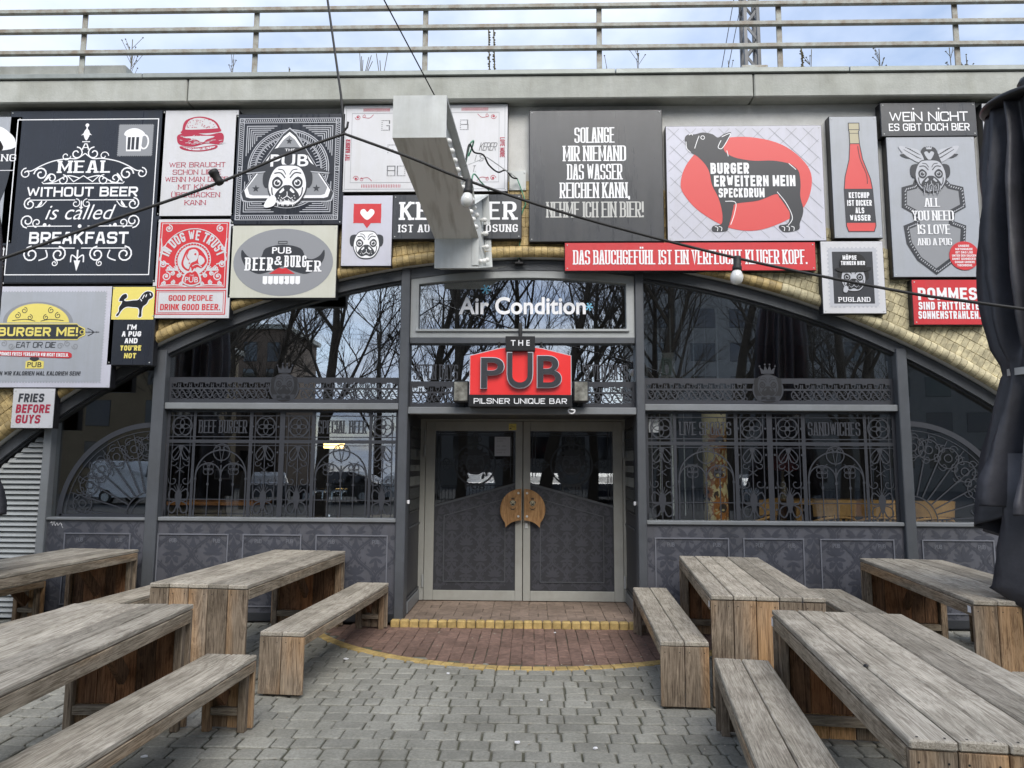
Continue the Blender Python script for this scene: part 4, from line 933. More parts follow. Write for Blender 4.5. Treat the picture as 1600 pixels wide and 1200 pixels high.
for s, (lx0, lx1) in ((-1, (dx0, mid-.004)), (1, (mid+.004, dx1))):
    leaf = new_empty('door_leaf', (lx0, YD, dbot)); leaf.parent = PF; leaf.location = Vector((lx0, YD, dbot))-ORG[PF]; CHILD.setdefault(PF, []).append(leaf)
    wo, wi, wt, wbm = .11, .085, .115, .115
    L_, R_ = (lx0+wo, lx1-wi) if s < 0 else (lx0+wi, lx1-wo)
    z_out, z_in = 1.17, 1.435                       # sloping lower edge of the glass: low at the hinge side, high at the middle
    zl, zr = (z_out, z_in) if s < 0 else (z_in, z_out)
    f = MB(); f.bbox(lx0, L_, YD-.02, YD+.05, dbot, dtop, .004); f.bbox(R_, lx1, YD-.02, YD+.05, dbot, dtop, .004)
    f.bbox(L_+.0005, R_-.0005, YD-.018, YD+.048, dtop-wt, dtop, .004); f.bbox(L_+.0005, R_-.0005, YD-.018, YD+.048, dbot, dbot+wbm, .004); f.build('leaf_frame', M['doorframe'], leaf)
    f = MB(); f.prism([(L_,zl+.01),(R_,zr+.01),(R_,dtop-wt),(L_,dtop-wt)], YD+.01, YD+.02); f.build('door_glass', M['glass_door'], leaf)
    f = MB(); f.prism([(L_,dbot+wbm),(R_,dbot+wbm),(R_,zr),(L_,zl)], YD-.008, YD+.03); pn = f.build('door_panel', M['doorpan'], leaf)
    damask(pn, L_, R_, dbot+wbm, max(zl, zr), YD-.009, 'doordam', a=.17, H=.36, clipz=lambda x: lerp(zl, zr, (x-L_)/(R_-L_)))
    f = MB(); ins = .12
    mA, mB = L_+ins, R_-ins; sl_ = lambda x: lerp(zl, zr, (x-L_)/(R_-L_))-.15
    f.obox((mA,YD-.012,dbot+wbm+.1),(mB,YD-.012,dbot+wbm+.1),.012,.01); f.obox((mA,YD-.0122,dbot+wbm+.1),(mA,YD-.0122,sl_(mA)),.012,.01,(1,0,0)); f.obox((mB,YD-.0122,dbot+wbm+.1),(mB,YD-.0122,sl_(mB)),.012,.01,(1,0,0)); f.obox((mA,YD-.012,sl_(mA)),(mB,YD-.012,sl_(mB)),.012,.01)
    f.obox((L_,YD-.012,zl-.006),(R_,YD-.012,zr-.006),.016,.024); f.build('moulding', M['anth'], pn)
    # film on the glass
    a = Art(leaf, YD+.0075, L_, dtop-wt, R_-L_, dtop-wt-z_out); uc = .5
    for u in (.025, .06, .94, .975): a.line('door_film', 'iron', [(u,.0),(u,.93 if (u < .5) == (s < 0) else .62)], .01)
    for v in (.02, .055): a.line('door_film', 'iron', [(0,v),(1,v)], .01)
    a.ring('door_film', 'iron', uc, .45, .25, .022); q = a.w/a.h
    pug(a, uc, .44, .15, 'iron', 'film', 2, 'door_film', False); crown(a, uc, .28, .09, 'iron', 5, 'door_film')
    a.btext('door_film', 'iron', 'PUB', uc, .74, .24, .085, off=.02, layer=9)
    for du, dv in ((0,-.38), (-.36,0), (.36,0)):
        for k in range(4): an = R(90*k); a.ring('door_film', 'iron', uc+du+.035*math.cos(an), .45+dv*.9+.035*q*math.sin(an), .038, .009, n=16)
        a.line('door_film', 'iron', [(uc+du*.7,.45+dv*.7),(uc+du*1.3,.45+dv*1.25)], .01)
    for k in range(9):
        for sg in (-1, 1): an = R(100+18*k) if sg < 0 else R(80-18*k); a.line('door_film', 'iron', [(uc+.2*math.cos(an), .45-.2*q*math.sin(an)), (uc+.16*math.cos(an+.3*sg), .45-.16*q*math.sin(an+.3*sg))], .03)
    a.flush()
    # half-moon timber pull
    hx = lx1-.012 if s < 0 else lx0+.012; d = -s; hz = 1.115; o_ = []
    for i in range(21): an = R(90+ (180*i/20)); o_.append((hx + (d*-1)*-1*0 + (-1 if s < 0 else 1)*(.255*math.cos(R(-90+180*i/20))*.93), hz+.02+.235*math.sin(R(90-180*i/20))))
    # crescent: outer arc from the top, bitten at the lower inner side
    top = (hx, hz+.255); P = [(hx, hz+.26)]
    for i in range(1, 16): an = R(88-128*i/15); P.append((hx+s*.25*math.cos(an), hz+.02+.24*math.sin(an)))
    for i in range(0, 9): an = R(35+55*i/8); P.append((hx+s*(.19-.0)*0+s*(.02+.20*math.cos(an)) if i < 8 else hx, hz-.30+.19*math.sin(an)))
    P[-1] = (hx, hz-.105)
    f = MB(); f.prism(P if s < 0 else P[::-1], YD-.085, YD-.05); hnd = f.build('wooden_handle', M['handle'], leaf)
    f = MB()
    for dz in (.21, -.06): f.lathe((hx+s*.035, YD-.0855, hz+dz), [(.0,-.004),(.012,-.004),(.014,0)], 12, 'y'); f.lathe((hx+s*.035, YD-.05, hz+dz), [(.01,0),(.01,.03)], 8, 'y')
    f.build('handle_bolts', M['galv'], hnd)
    a = Art(hnd, YD-.0856, hx+s*.1-.06, hz+.16, .12, .16)
    pug(a, .5, .42, .3, 'black', 'beige', 1, 'handle_emblem', False); a.line('handle_emblem', 'black', [(.2,.75),(.4,.85),(.6,.85),(.8,.75)], .05); a.line('handle_emblem', 'black', [(.3,.9),(.7,.9)], .05); crown(a, .5, .08, .18, 'black', 6, 'handle_emblem'); a.flush()
    f = MB(); hx2 = lx0-.012 if s < 0 else lx1+.012
    for zz_ in (2.0, 1.82, .3): f.lathe((hx2, YD-.035, zz_-.07), [(.014,0),(.014,.14)], 10)
    f.build('hinges', M['winframe'], leaf)
    if s < 0:
        a = Art(leaf, YD-.021, at(795,662,YD-.02).x, at(795,662,YD-.02).z, .092, .077); a.rect('sticker', 'yellow', 0,0,1,1); a.text('sticker_lettering','darkink','TUR',.3,.25,.4,.1,t=.2); a.line('sticker_lettering','darkink',[(.1,.5),(.8,.5)],.05); a.line('sticker_lettering','darkink',[(.1,.75),(.35,.75)],.12); a.flush()
        a = Art(leaf, YD+.0085, lerp(L_,R_,.74), dtop-wt-.07, .2, .23); a.rect('paper_notice', 'lgreyink', 0,0,1,1)
        for k, (v, l_) in enumerate(((.1,.8),(.22,.5),(.48,.75),(.68,.8),(.82,.7))):
            for i in range(int(l_*12)): a.line('paper_writing', 'midgrey', [(.12+i*.065,v+.03),(.14+i*.065,v-.03),(.165+i*.065,v+.03)], .018)
        a.flush()
    else:
        f = MB(); f.lathe((lx0+.04, YD-.022, .96), [(.014,-.02),(.018,0)], 12, 'y'); f.bbox(lx0+.022, lx0+.058, YD-.03, YD-.0205, .91, .985, .004); f.build('lock_cylinder', M['galv'], leaf)
# ------------------------------------------------------------------ sign boards
def board(name, label, tl, br, face, border=.010, frame='frame_black', y=YB, cat='sign'):
    a = at(tl[0], tl[1], y); b = at(br[0], br[1], y); x0, x1, z1, z0 = a.x, b.x, a.z, b.z
    t = thing(name, ((x0+x1)/2, YW, z0), label, cat, 'picture boards hung on the viaduct wall above the pub')
    f = MB(); f.bbox(x0, x1, y+.004, YW-.002, z0, z1, .004); f.build('frame', M[frame], t)
    f = MB(); f.bbox(x0+border, x1-border, y, y+.02, z0+border, z1-border, .002); f.build('panel', M[face], t)
    f = MB()
    for sx_ in (x0+.03, x1-.03):
        for sz_ in (z0+.03, z1-.03): f.lathe((sx_, y-.0006, sz_), [(.003,-.0035),(.0065,-.0025),(.007,.0)], 8, 'y')
    f.build('fixing_screws', M['galv'], t)
    return Art(t, y-.0005, x0, z1, x1-x0, z1-z0)
mx_ = lambda a, b: ((a[0]+b[0])/2, (a[1]+b[1])/2)
def corners(TL, TR, BL, BR): return ((TL[0]+BL[0])/2, (TL[1]+TR[1])/2), ((TR[0]+BR[0])/2, (BL[1]+BR[1])/2)

# --- MEAL WITHOUT BEER
a = board('sign_board', 'large black board lettered MEAL WITHOUT BEER is called BREAKFAST', *corners((27,173),(252,173),(6,443),(236,443)), 'dark', .012)
I = 'white'; a.frame('border_line', I, .055, .055, .95, .95, .006)
a.text('lettering', I, 'A', .5, .215, .05, .036, t=.22, serif=True, tz=.14); a.text('lettering', I, 'MEAL', .5, .333, .33, .072, t=.24, serif=True, tz=.13)
a.text('lettering', I, 'WITHOUT BEER', .5, .478, .70, .056, t=.19); a.btext('lettering', I, 'is called', .5, .595, .44, .085, off=-.004, shear=.35)
a.text('lettering', I, 'BREAKFAST', .5, .742, .62, .068, t=.19)
O = 'flourishes'
a.line(O, I, [(.5,.08),(.5,.15)], .008); a.dot(O, I, .5, .09, .012); a.poly(O, I, [(.5,.12),(.535,.15),(.5,.14),(.465,.15)]); a.blob(O, I, [(.5,.11),(.52,.14),(.5,.18),(.48,.14)]); a.line(O, I, [(.475,.187),(.525,.187)], .006)
for s in (-1, 1):
    X = lambda d: .5+s*d
    a.line(O, I, [(X(.0),.255),(X(.05),.285),(X(.11),.285),(X(.2),.30),(X(.27),.325),(X(.33),.355),(X(.36),.355)], .007, smooth=True)
    a.scroll(O, I, X(.055), .255, .042, 90, s*1.2, .008); a.scroll(O, I, X(.365), .37, .035, 90, -s*1.2, .007); a.scroll(O, I, X(.12), .27, .03, 0, s*1, .006)
    a.scroll(O, I, X(.27), .375, .045, 0 if s > 0 else 180, s*1.3, .009); a.scroll(O, I, X(.2), .40, .035, 200, s*1.2, .008); a.scroll(O, I, X(.13), .41, .035, 90, s*1.2, .007)
    a.line(O, I, [(X(.02),.40),(X(.1),.385),(X(.18),.42),(X(.24),.43)], .007, smooth=True); a.line(O, I, [(X(.0),.43),(X(.25),.43),(X(.26),.42)], .006)
    a.line(O, I, [(X(.0),.385),(X(.06),.42),(X(.1),.385)], .006); a.blob(O, I, [(X(.21),.37),(X(.23),.385),(X(.25),.42),(X(.215),.395)])
    a.line(O, I, [(X(.04),.525),(X(.33),.525)], .006); a.scroll(O, I, X(.325), .548, .04, 90, -s*1.35, .008); a.scroll(O, I, X(.035), .545, .03, 90, s*1.1, .006)
    a.blob(O, I, [(X(.25),.528),(X(.27),.55),(X(.28),.57),(X(.25),.55)]); a.line(O, I, [(X(.22),.53),(X(.25),.56),(X(.29),.567)], .006, smooth=True)
    a.line(O, I, [(X(.05),.675),(X(.33),.675)], .006); a.scroll(O, I, X(.33), .645, .045, 270, s*1.35, .008); a.scroll(O, I, X(.27), .655, .03, 270, s*1.1, .007); a.dot(O, I, X(.22), .668, .012); a.dot(O, I, X(.19), .672, .008)
    a.line(O, I, [(X(.02),.80),(X(.3),.80)], .006); a.scroll(O, I, X(.29), .835, .052, 90, -s*1.4, .009); a.scroll(O, I, X(.12), .835, .05, 90, s*1.4, .009); a.scroll(O, I, X(.14), .885, .022, 90, s*1.3, .006)
    a.line(O, I, [(X(.24),.87),(X(.19),.85),(X(.2),.81)], .008, smooth=True); a.line(O, I, [(X(.0),.86),(X(.035),.84),(X(.04),.88)], .008, smooth=True)
a.line(O, I, [(.5,.53),(.5,.57)], .008); a.poly(O, I, [(.485,.565),(.515,.565),(.5,.58)]); a.line(O, I, [(.5,.81),(.5,.92)], .01); a.poly(O, I, [(.48,.87),(.52,.87),(.5,.93)]); a.dot(O, I, .5, .675, .012)
stamp(a, 'stamp', 'midgrey', .70, .085, .925, .275, .009); SN = 'beer_mug'
a.blob(SN, I, [(.745,.13),(.78,.112),(.82,.112),(.858,.13),(.862,.152),(.75,.155)], 2); a.poly(SN, I, [(.752,.15),(.857,.15),(.85,.245),(.757,.245)], 2)
for u in (.764, .789, .817): a.rect(SN, 'darkink', u, .162, u+.018, .235, 3)
a.ring(SN, I, .868, .19, .026, .01, .04, 2)
a.flush()

# --- burger on white
a = board('sign_board', 'white board with a red burger drawing and WER BRAUCHT text', *corners((256,172),(370,172),(250,338),(361,338)), 'board_white', .007)
C = 'crimson'; N = 'burger_drawing'; rr = random.Random(5)
a.blob(N, C, [(.28,.19),(.32,.10),(.5,.065),(.68,.10),(.76,.17),(.74,.215),(.3,.225)]); a.blob(N, 'board_white', [(.32,.17),(.37,.10),(.5,.078),(.66,.11),(.73,.165),(.7,.18),(.36,.19)], 2)
for k in range(60): u, v = rr.uniform(.34,.7), rr.uniform(.085,.175); a.ell(N, C, u, v, .008, .003, 3, 6) if (u-.5)**2/.04+(v-.16)**2/.007 < 1 else None
a.blob(N, C, [(.24,.235),(.4,.215),(.6,.24),(.78,.22),(.82,.27),(.78,.33),(.6,.32),(.42,.35),(.26,.33),(.22,.28)]); a.blob(N, 'board_white', [(.3,.26),(.5,.25),(.7,.255),(.6,.285),(.55,.31),(.45,.28)], 2)
for k in range(26): u = rr.uniform(.25,.78); v = rr.uniform(.235,.33); a.line(N, 'board_white', [(u,v),(u+rr.uniform(.02,.07),v+rr.uniform(-.012,.012))], .006, 3)
a.blob(N, C, [(.27,.345),(.45,.36),(.72,.335),(.72,.37),(.55,.395),(.38,.39),(.28,.37)]); a.blob(N, 'board_white', [(.3,.352),(.45,.368),(.7,.347),(.68,.365),(.55,.384),(.4,.38)], 2)
for k in range(40): u, v = rr.uniform(.32,.68), rr.uniform(.358,.38); a.dot(N, C, u, v, .005, 3)
for t_, v, w_ in (('WER BRAUCHT',.52,.72), ('SCHON LIEBE',.588,.62), ('WENN MAN DINGE',.655,.8), ('MIT KÄSE',.727,.46), ('ÜBERBACKEN',.80,.62), ('KANN',.872,.27)): a.text('lettering', C, t_, .5, v, w_, .045, t=.14, serif=True, tz=.09)
a.flush()

# --- THE PUB triangle
a = board('sign_board', 'black square board with white pug under a THE PUB triangle', *corners((372,178),(537,178),(364,351),(533,351)), 'dark', .008)
I = 'lgreyink'; N = 'ornament'
for e, t in ((.045,.006),(.085,.006)): a.frame(N, I, e, e, 1-e, 1-e, t)
for i in range(44):
    u = .1+.8*i/43
    if abs(u-.5) < .04: continue
    for c in (0, 1):
        v0, v1 = (.052, .078) if c == 0 else (.922, .948); a.line(N, I, [(u-.006,v0),(u+.006,v1)], .006); a.line(N, I, [(v0,u-.006),(v1,u+.006)], .006)
for u in (.065, .5, .935):
    for v in (.065, .5, .935):
        if (u, v) != (.5, .5): a.rect(N, I, u-.022, v-.022, u+.022, v+.022, 2); a.rect(N, 'dark', u-.014, v-.014, u+.014, v+.014, 3); a.dot(N, I, u, v, .006, 4)
for sx_ in (-1, 1):
    for sy_ in (-1, 1):
        for k in range(6):
            d = .385-k*.018; e = .385-k*.018; L_ = .27-k*.045
            a.line(N, I, [(.5+sx_*(d-L_), .5+sy_*e), (.5+sx_*d, .5+sy_*e), (.5+sx_*d, .5+sy_*(e-L_))], .007)
a.ell(N, I, .5, .5, .365, None, 2, 64); a.ell(N, 'dark', .5, .5, .357, None, 3, 64)
for rr_, t in ((.345,.008), (.30,.006), (.29,.006)): a.ring(N, I, .5, .5, rr_, t, layer=4, n=64)
for i in range(90): an = R(4*i); a.line(N, I, [(.5+.345*math.cos(an), .5+.345*math.sin(an)*a.w/a.h), (.5+.305*math.cos(an+.06), .5+.305*math.sin(an+.06)*a.w/a.h)], .005, 4)
for i in range(60): an = R(6*i); a.line(N, I, [(.5+.285*math.cos(an), .5+.285*math.sin(an)), (.5+.255*math.cos(an), .5+.255*math.sin(an))], .007, 4)
def tri(s_, v0, v1, c): return [(.5-.06*s_, v0+.05*s_), (.5, v0), (.5+.06*s_, v0+.05*s_), (.5+.40*s_+.02, v1-.07), (.5+.40*s_, v1-.01), (.5+.36*s_, v1), (.5-.36*s_, v1), (.5-.40*s_, v1-.01), (.5-.40*s_-.02, v1-.07)]
a.poly(N, I, tri(1.0,.13,.80,0), 5); a.poly(N, 'darkink', tri(.975,.142,.79,0), 6); a.poly(N, 'white', tri(.91,.17,.765,0), 7); a.poly(N, 'midgrey', tri(.84,.20,.74,0), 8)
a.blob(N, 'darkink', [(.14,.53),(.3,.45),(.36,.33),(.5,.31),(.64,.33),(.7,.45),(.86,.53),(.86,.55),(.5,.53),(.14,.55)], 9, 5)
a.line(N, 'lgreyink', [(.13,.545),(.5,.52),(.87,.545)], .01, 10, smooth=True)
a.btext('lettering', 'white', 'PUB', .51, .43, .34, .11, off=.015, layer=11); a.btext('lettering', 'white', 'THE', .51, .335, .09, .022, off=.01, layer=11)
def star(u, v, s_, ly=11): a.poly(N, 'darkink', [(u+s_*(1 if k % 2 == 0 else .4)*math.sin(math.pi*k/5), v-s_*(1 if k % 2 == 0 else .4)*math.cos(math.pi*k/5)) for k in range(10)], ly)
star(.5,.255,.03); star(.22,.68,.035); star(.76,.68,.035)
pug(a, .5, .65, .215, 'darkink', 'white', 12); a.blob('pug_drawing', 'white', [(.33,.77),(.38,.74),(.41,.78),(.39,.83),(.34,.85),(.3,.84)], 18)
for k in range(14): a.line('pug_drawing', 'white', [(.42+.012*k,.785+.01*math.sin(k*2.1)),(.425+.012*k,.83+.012*math.cos(k*1.7))], .006, 18)
a.flush()

# --- IN DOG WE TRUST
a = board('sign_board', 'red and white poster board lettered IN DOG WE TRUST', *corners((250,342),(361,342),(239,498),(355,498)), 'board_white', .006)
C = 'red'; N = 'ornament'; Wt = 'board_white'
a.rect(N, C, .06, .035, .94, .70, 1); a.frame(N, C, .06, .72, .94, .955, .012); a.frame(N, C, .085, .735, .915, .94, .006); a.frame(N, Wt, .085, .05, .915, .685, .008, 2)
a.text('lettering', Wt, 'IN DOG WE TRUST', .5, .168, .80, .10, t=.18, layer=4, arc=.33*a.w)
a.ring(N, Wt, .5, .42, .225, .012, layer=3); a.ring(N, Wt, .5, .42, .41, .012, layer=3, a0=-10, a1=190); a.ell(N, Wt, .5, .42, .195, None, 3)
for i in range(36): an = R(10*i); a.line(N, Wt, [(.5+.205*math.cos(an), .42+.205*math.sin(an)*a.w/a.h), (.5+.218*math.cos(an), .42+.218*math.sin(an)*a.w/a.h)], .01, 3)
D = 'dog_drawing'
a.blob(D, C, [(.37,.40),(.42,.31),(.52,.29),(.6,.32),(.66,.38),(.68,.44),(.62,.50),(.56,.49),(.5,.53),(.42,.52),(.36,.47)], 4); a.blob(D, Wt, [(.39,.41),(.44,.33),(.52,.31),(.57,.35),(.55,.42),(.48,.45),(.45,.51),(.39,.47)], 5)
a.blob(D, Wt, [(.58,.37),(.64,.40),(.65,.44),(.6,.47),(.57,.43)], 5); a.dot(D, C, .53, .36, .014, 6); a.line(D, C, [(.44,.33),(.42,.38),(.45,.42)], .012, 6, smooth=True); a.dot(D, C, .46, .45, .01, 6); a.line(D, Wt, [(.5,.48),(.56,.46),(.62,.49)], .01, 6, smooth=True)
for s in (-1, 1):
    X = lambda d: .5+s*d
    for u, v, ru in ((.33,.10,.05),(.38,.30,.03),(.38,.46,.045),(.30,.50,.035),(.33,.58,.06),(.36,.65,.03),(.25,.55,.03),(.24,.64,.03),(.17,.57,.03),(.14,.655,.025)): a.scroll(N, Wt, X(u), v, ru, 90, s*1.4, .014, 2); a.dot(N, Wt, X(u), v, ru*.25, 2)
    a.line(N, Wt, [(X(.42),.2),(X(.40),.34),(X(.42),.42),(X(.3),.46)], .016, 2, smooth=True)
    for k in range(5): a.line(N, Wt, [(X(.18),.52),(X(.2+.035*k),.47+.012*k)], .014, 2)
    a.line(N, Wt, [(X(.06),.68),(X(.2),.665),(X(.4),.67)], .014, 2, smooth=True)
a.blob(N, Wt, [(.4,.56),(.46,.53),(.48,.49),(.5,.53),(.53,.50),(.55,.54),(.6,.56),(.62,.64),(.5,.68),(.38,.64)], 6); a.blob(N, C, [(.42,.565),(.47,.54),(.5,.545),(.54,.53),(.58,.565),(.60,.635),(.5,.665),(.40,.635)], 7)
a.btext('lettering', Wt, 'PUB', .5, .615, .17, .055, off=.015, layer=8); a.btext('lettering', Wt, 'THE', .5, .573, .06, .018, layer=8)
a.text('lettering', C, 'GOOD PEOPLE', .5, .795, .56, .055, t=.2, tz=.15); a.text('lettering', C, 'DRINK GOOD BEER.', .5, .885, .76, .06, t=.2, tz=.15)
a.flush()

# --- BEER & BURGER
a = board('sign_board', 'cream board with grey oval and moustache lettered BEER & BURGER', *corners((363,352),(526,352),(357,466),(523,466)), 'board_cream', .006)
N = 'moustache_drawing'
a.ell('oval', 'midgrey', .505, .51, .46, .46, 1, 48)
a.poly(N, 'darkink', spline([(.12,.34),(.17,.42),(.24,.47),(.30,.44),(.34,.32),(.5,.27),(.66,.32),(.71,.44),(.77,.47),(.84,.42),(.88,.34),(.88,.46),(.82,.60),(.72,.67),(.62,.64),(.55,.60),(.5,.57),(.45,.60),(.38,.64),(.28,.67),(.18,.60),(.12,.46)], True, 4), 2)
a.poly(N, 'red', [(.38,.67),(.47,.585),(.5,.60),(.53,.585),(.62,.67)], 3)
for k in range(7): a.poly(N, 'white', [(.325+.05*k,.70),(.368+.05*k,.70),(.368+.05*k,.80),(.35+.05*k,.815),(.325+.05*k,.80)], 3)
a.poly(N, 'darkink', [(.52,.75),(.53,.74),(.53,.77),(.52,.765)], 4); a.frame(N, 'darkink', .455, .225, .535, .255, .006, 3)
a.btext('lettering', 'white', 'PUB', .49, .35, .18, .09, off=.015, layer=4)
for t_, u, v, w_, h_ in (('BEER', .285, .535, .255, .18), ('BURG', .62, .50, .20, .16), ('ER', .79, .565, .13, .15)): a.text('lettering', 'white', t_, u, v, w_, h_, t=.19, serif=True, tz=.11, layer=4)
a.text('lettering', 'white', '&', .462, .49, .07, .12, t=.16, layer=4); a.flush()

# --- typewriter board, largely behind the hanging arrow
a = board('sign_board', 'long white board with red corner flourishes and TRY HARDER LOVE MORE at its ends', *corners((539,165),(794,163),(535,300),(793,299)), 'board_white', .007)
a.frame('border_line', 'midgrey', .02, .04, .98, .965, .002); a.frame('border_line', 'midgrey', .055, .1, .945, .89, .002)
for s, u in ((-1,.09),(1,.91)):
    for v, e in ((.145, 1), (.845, -1)):
        a.scroll('flourishes', 'crimson', u, v, .018, 180 if s < 0 else 0, -s*e*1.3, .003); a.scroll('flourishes', 'crimson', u-s*.035, v-.01*e, .012, 90, s*e*1.2, .0025); a.dot('flourishes', 'crimson', u, v, .006); a.line('flourishes', 'crimson', [(u-s*.03,v),(u-s*.07,v+.01*e),(u-s*.095,v-.03*e)], .003, smooth=True)
for i in range(24):
    for (u0, v) in ((.125,.06),(.72,.06),(.125,.93)):
        u = u0+i*(.0068 if v < .5 else .010); a.line('dot_row', 'crimson', [(u,v-.02),(u,v+.02)], .003); a.dot('dot_row', 'crimson', u, v, .0028)
a.text('lettering', 'crimson', 'TRY HARDER', .035, .52, .135, .05, t=.16, rot=90, layer=2); a.text('lettering', 'crimson', 'LOVE MORE', .965, .5, .125, .05, t=.16, rot=-90, layer=2)
for (u, v, t_) in ((.26,.24,'G'),(.735,.24,'B'),(.30,.76,'8'),(.36,.76,'0'),(.30,.52,'F')):
    P = GL[t_][1]
    for pts in P:
        if pts[0] == 't': pts = pts[1]
        for i in range(len(pts)-1):
            for k in range(5):
                q = (lerp(pts[i][0], pts[i+1][0], k/5), lerp(pts[i][1], pts[i+1][1], k/5)); uu, vv = u+.045*(q[0]-.5), v-.11*(q[1]-.5); a.line('typewriter_dots', 'darkink', [(uu-.003,vv),(uu+.003,vv)], .0035)
a.text('handwriting', 'darkink', 'KERER', .875, .49, .1, .09, t=.06, slant=.25); a.text('handwriting', 'darkink', "L'S", .825, .62, .05, .07, t=.06, slant=.25); a.text('handwriting', 'darkink', 'T.', .795, .74, .02, .07, t=.06, slant=.2)
a.flush()

# --- heart and pug
a = board('sign_board', 'small pale board with a white heart bubble over a pug face', *corners((537,305),(612,305),(534,416),(611,416)), 'board_lilac', .005)
a.poly('heart_bubble', 'red', spline([(.27,.125),(.73,.125),(.77,.14),(.77,.375),(.73,.395),(.27,.395),(.23,.375),(.23,.14)], True, 3), 1); a.poly('heart_bubble', 'red', [(.42,.393),(.58,.393),(.5,.47)], 1)
a.poly('heart_bubble', 'white', spline([(.5,.24),(.56,.20),(.625,.215),(.63,.27),(.5,.352),(.37,.27),(.375,.215),(.44,.20)], True, 5), 2)
pug(a, .5, .70, .32, 'darkink', 'white', 2); a.flush()

# --- KEIN BIER
a = board('sign_board', 'long charcoal board lettered KEIN BIER, half hidden by the arrow sign', *corners((614,305),(815,303),(614,374),(815,373)), 'dark2', .006)
a.text('lettering', 'white', 'KEIN BIER', .51, .37, .90, .40, t=.2, serif=True, tz=.12); a.text('lettering', 'white', 'IST AUCH KEINE LÖSUNG', .51, .76, .92, .17, t=.2, serif=True, tz=.13); a.flush()

# --- SOLANGE
a = board('sign_board', 'big dark grey board lettered SOLANGE MIR NIEMAND', *corners((827,173),(1037,172),(827,378),(1040,377)), 'dark2', .005)
for t_, v, w_, ink in (('SOLANGE',.195,.30,'white'), ('MIR NIEMAND',.335,.47,'white'), ('DAS WASSER',.475,.41,'white'), ('REICHEN KANN,',.615,.52,'white'), ('NEHME ICH EIN BIER!',.76,.72,'pale')): a.text('lettering', ink, t_, .49, v, w_, .118, t=.13, serif=True, tz=.07, gap=.04)
a.flush()

# --- burger dog
a = board('sign_board', 'white diamond-lined board with a black bulldog on a red oval', *corners((1038,198),(1291,196),(1041,377),(1293,376)), 'board_lilac', .005)
q = a.w/a.h
for k in range(-6, 12):
    for s in (-1, 1):
        u0, u1 = k*.1075, k*.1075+s/q*1.0
        P = []
        for t in [i/40 for i in range(41)]:
            u = lerp(u0, u1, t); 
            if .01 < u < .99 and .015 < t < .985: P.append((u, t))
        if len(P) > 1: a.line('diamond_lines', 'midgrey', [P[0], P[-1]], .0022)
a.poly('red_oval', 'coral', spline([(.09,.5),(.14,.32),(.28,.15),(.5,.10),(.74,.17),(.90,.36),(.915,.56),(.83,.76),(.6,.9),(.4,.89),(.22,.76),(.12,.62)], True, 6), 2)
D = 'dog_drawing'
a.poly(D, 'darkink', spline([(.125,.10),(.15,.075),(.19,.075),(.24,.06),(.30,.075),(.335,.105),(.375,.075),(.42,.06),(.405,.12),(.38,.165),(.37,.205),(.39,.245),(.45,.285),(.56,.31),(.68,.31),(.78,.335),(.825,.375),(.845,.42),(.85,.52),(.845,.62),(.86,.72),(.855,.78),(.835,.85),(.825,.905),(.74,.925),(.705,.89),(.71,.865),(.76,.85),(.775,.77),(.755,.71),(.715,.63),(.69,.60),(.58,.655),(.44,.68),(.42,.72),(.405,.80),(.385,.88),(.37,.915),(.295,.92),(.28,.90),(.29,.87),(.34,.855),(.35,.80),(.345,.72),(.325,.62),(.29,.52),(.275,.41),(.25,.34),(.21,.28),(.185,.255),(.16,.235),(.135,.2),(.125,.15)], True, 4), 3)
for P in ([(.355,.13),(.335,.19),(.36,.2),(.40,.12),(.415,.07),(.36,.1)], [(.215,.09),(.2,.14),(.185,.2)], [(.39,.22),(.398,.27)], [(.78,.335),(.81,.37),(.825,.39)], [(.37,.66),(.435,.67),(.425,.77),(.4,.86)], [(.70,.58),(.755,.68),(.79,.80),(.76,.87)], [(.15,.083),(.165,.072),(.175,.085)], [(.13,.14),(.135,.2),(.16,.235)]): a.line(D, 'white', P, .0045, 4, smooth=True)
a.ring(D, 'white', .238, .105, .012, .004, layer=4); 
for u in (.30,.325,.72,.75,.78): a.line(D, 'white', [(u,.875),(u+.018,.885),(u+.015,.915)], .004, 4, smooth=True)
a.text('lettering', 'white', 'BURGER', .405, .375, .245, .095, t=.23, layer=5); a.text('lettering', 'white', 'ERWEITERN MEIN', .56, .485, .515, .095, t=.23, layer=5); a.text('lettering', 'white', 'SPECKDRUM', .475, .587, .29, .08, t=.23, layer=5)
a.flush()

# --- red strip
a = board('sign_board', 'long red strip board lettered DAS BAUCHGEFÜHL', *corners((882,380),(1275,378),(882,424),(1277,422)), 'red', .005)
a.text('lettering', 'white', 'DAS BAUCHGEFÜHL IST EIN VERFLUCHT KLUGER KOPF.', .5, .52, .93, .50, t=.19, serif=True, tz=.08, gap=.05); a.flush()

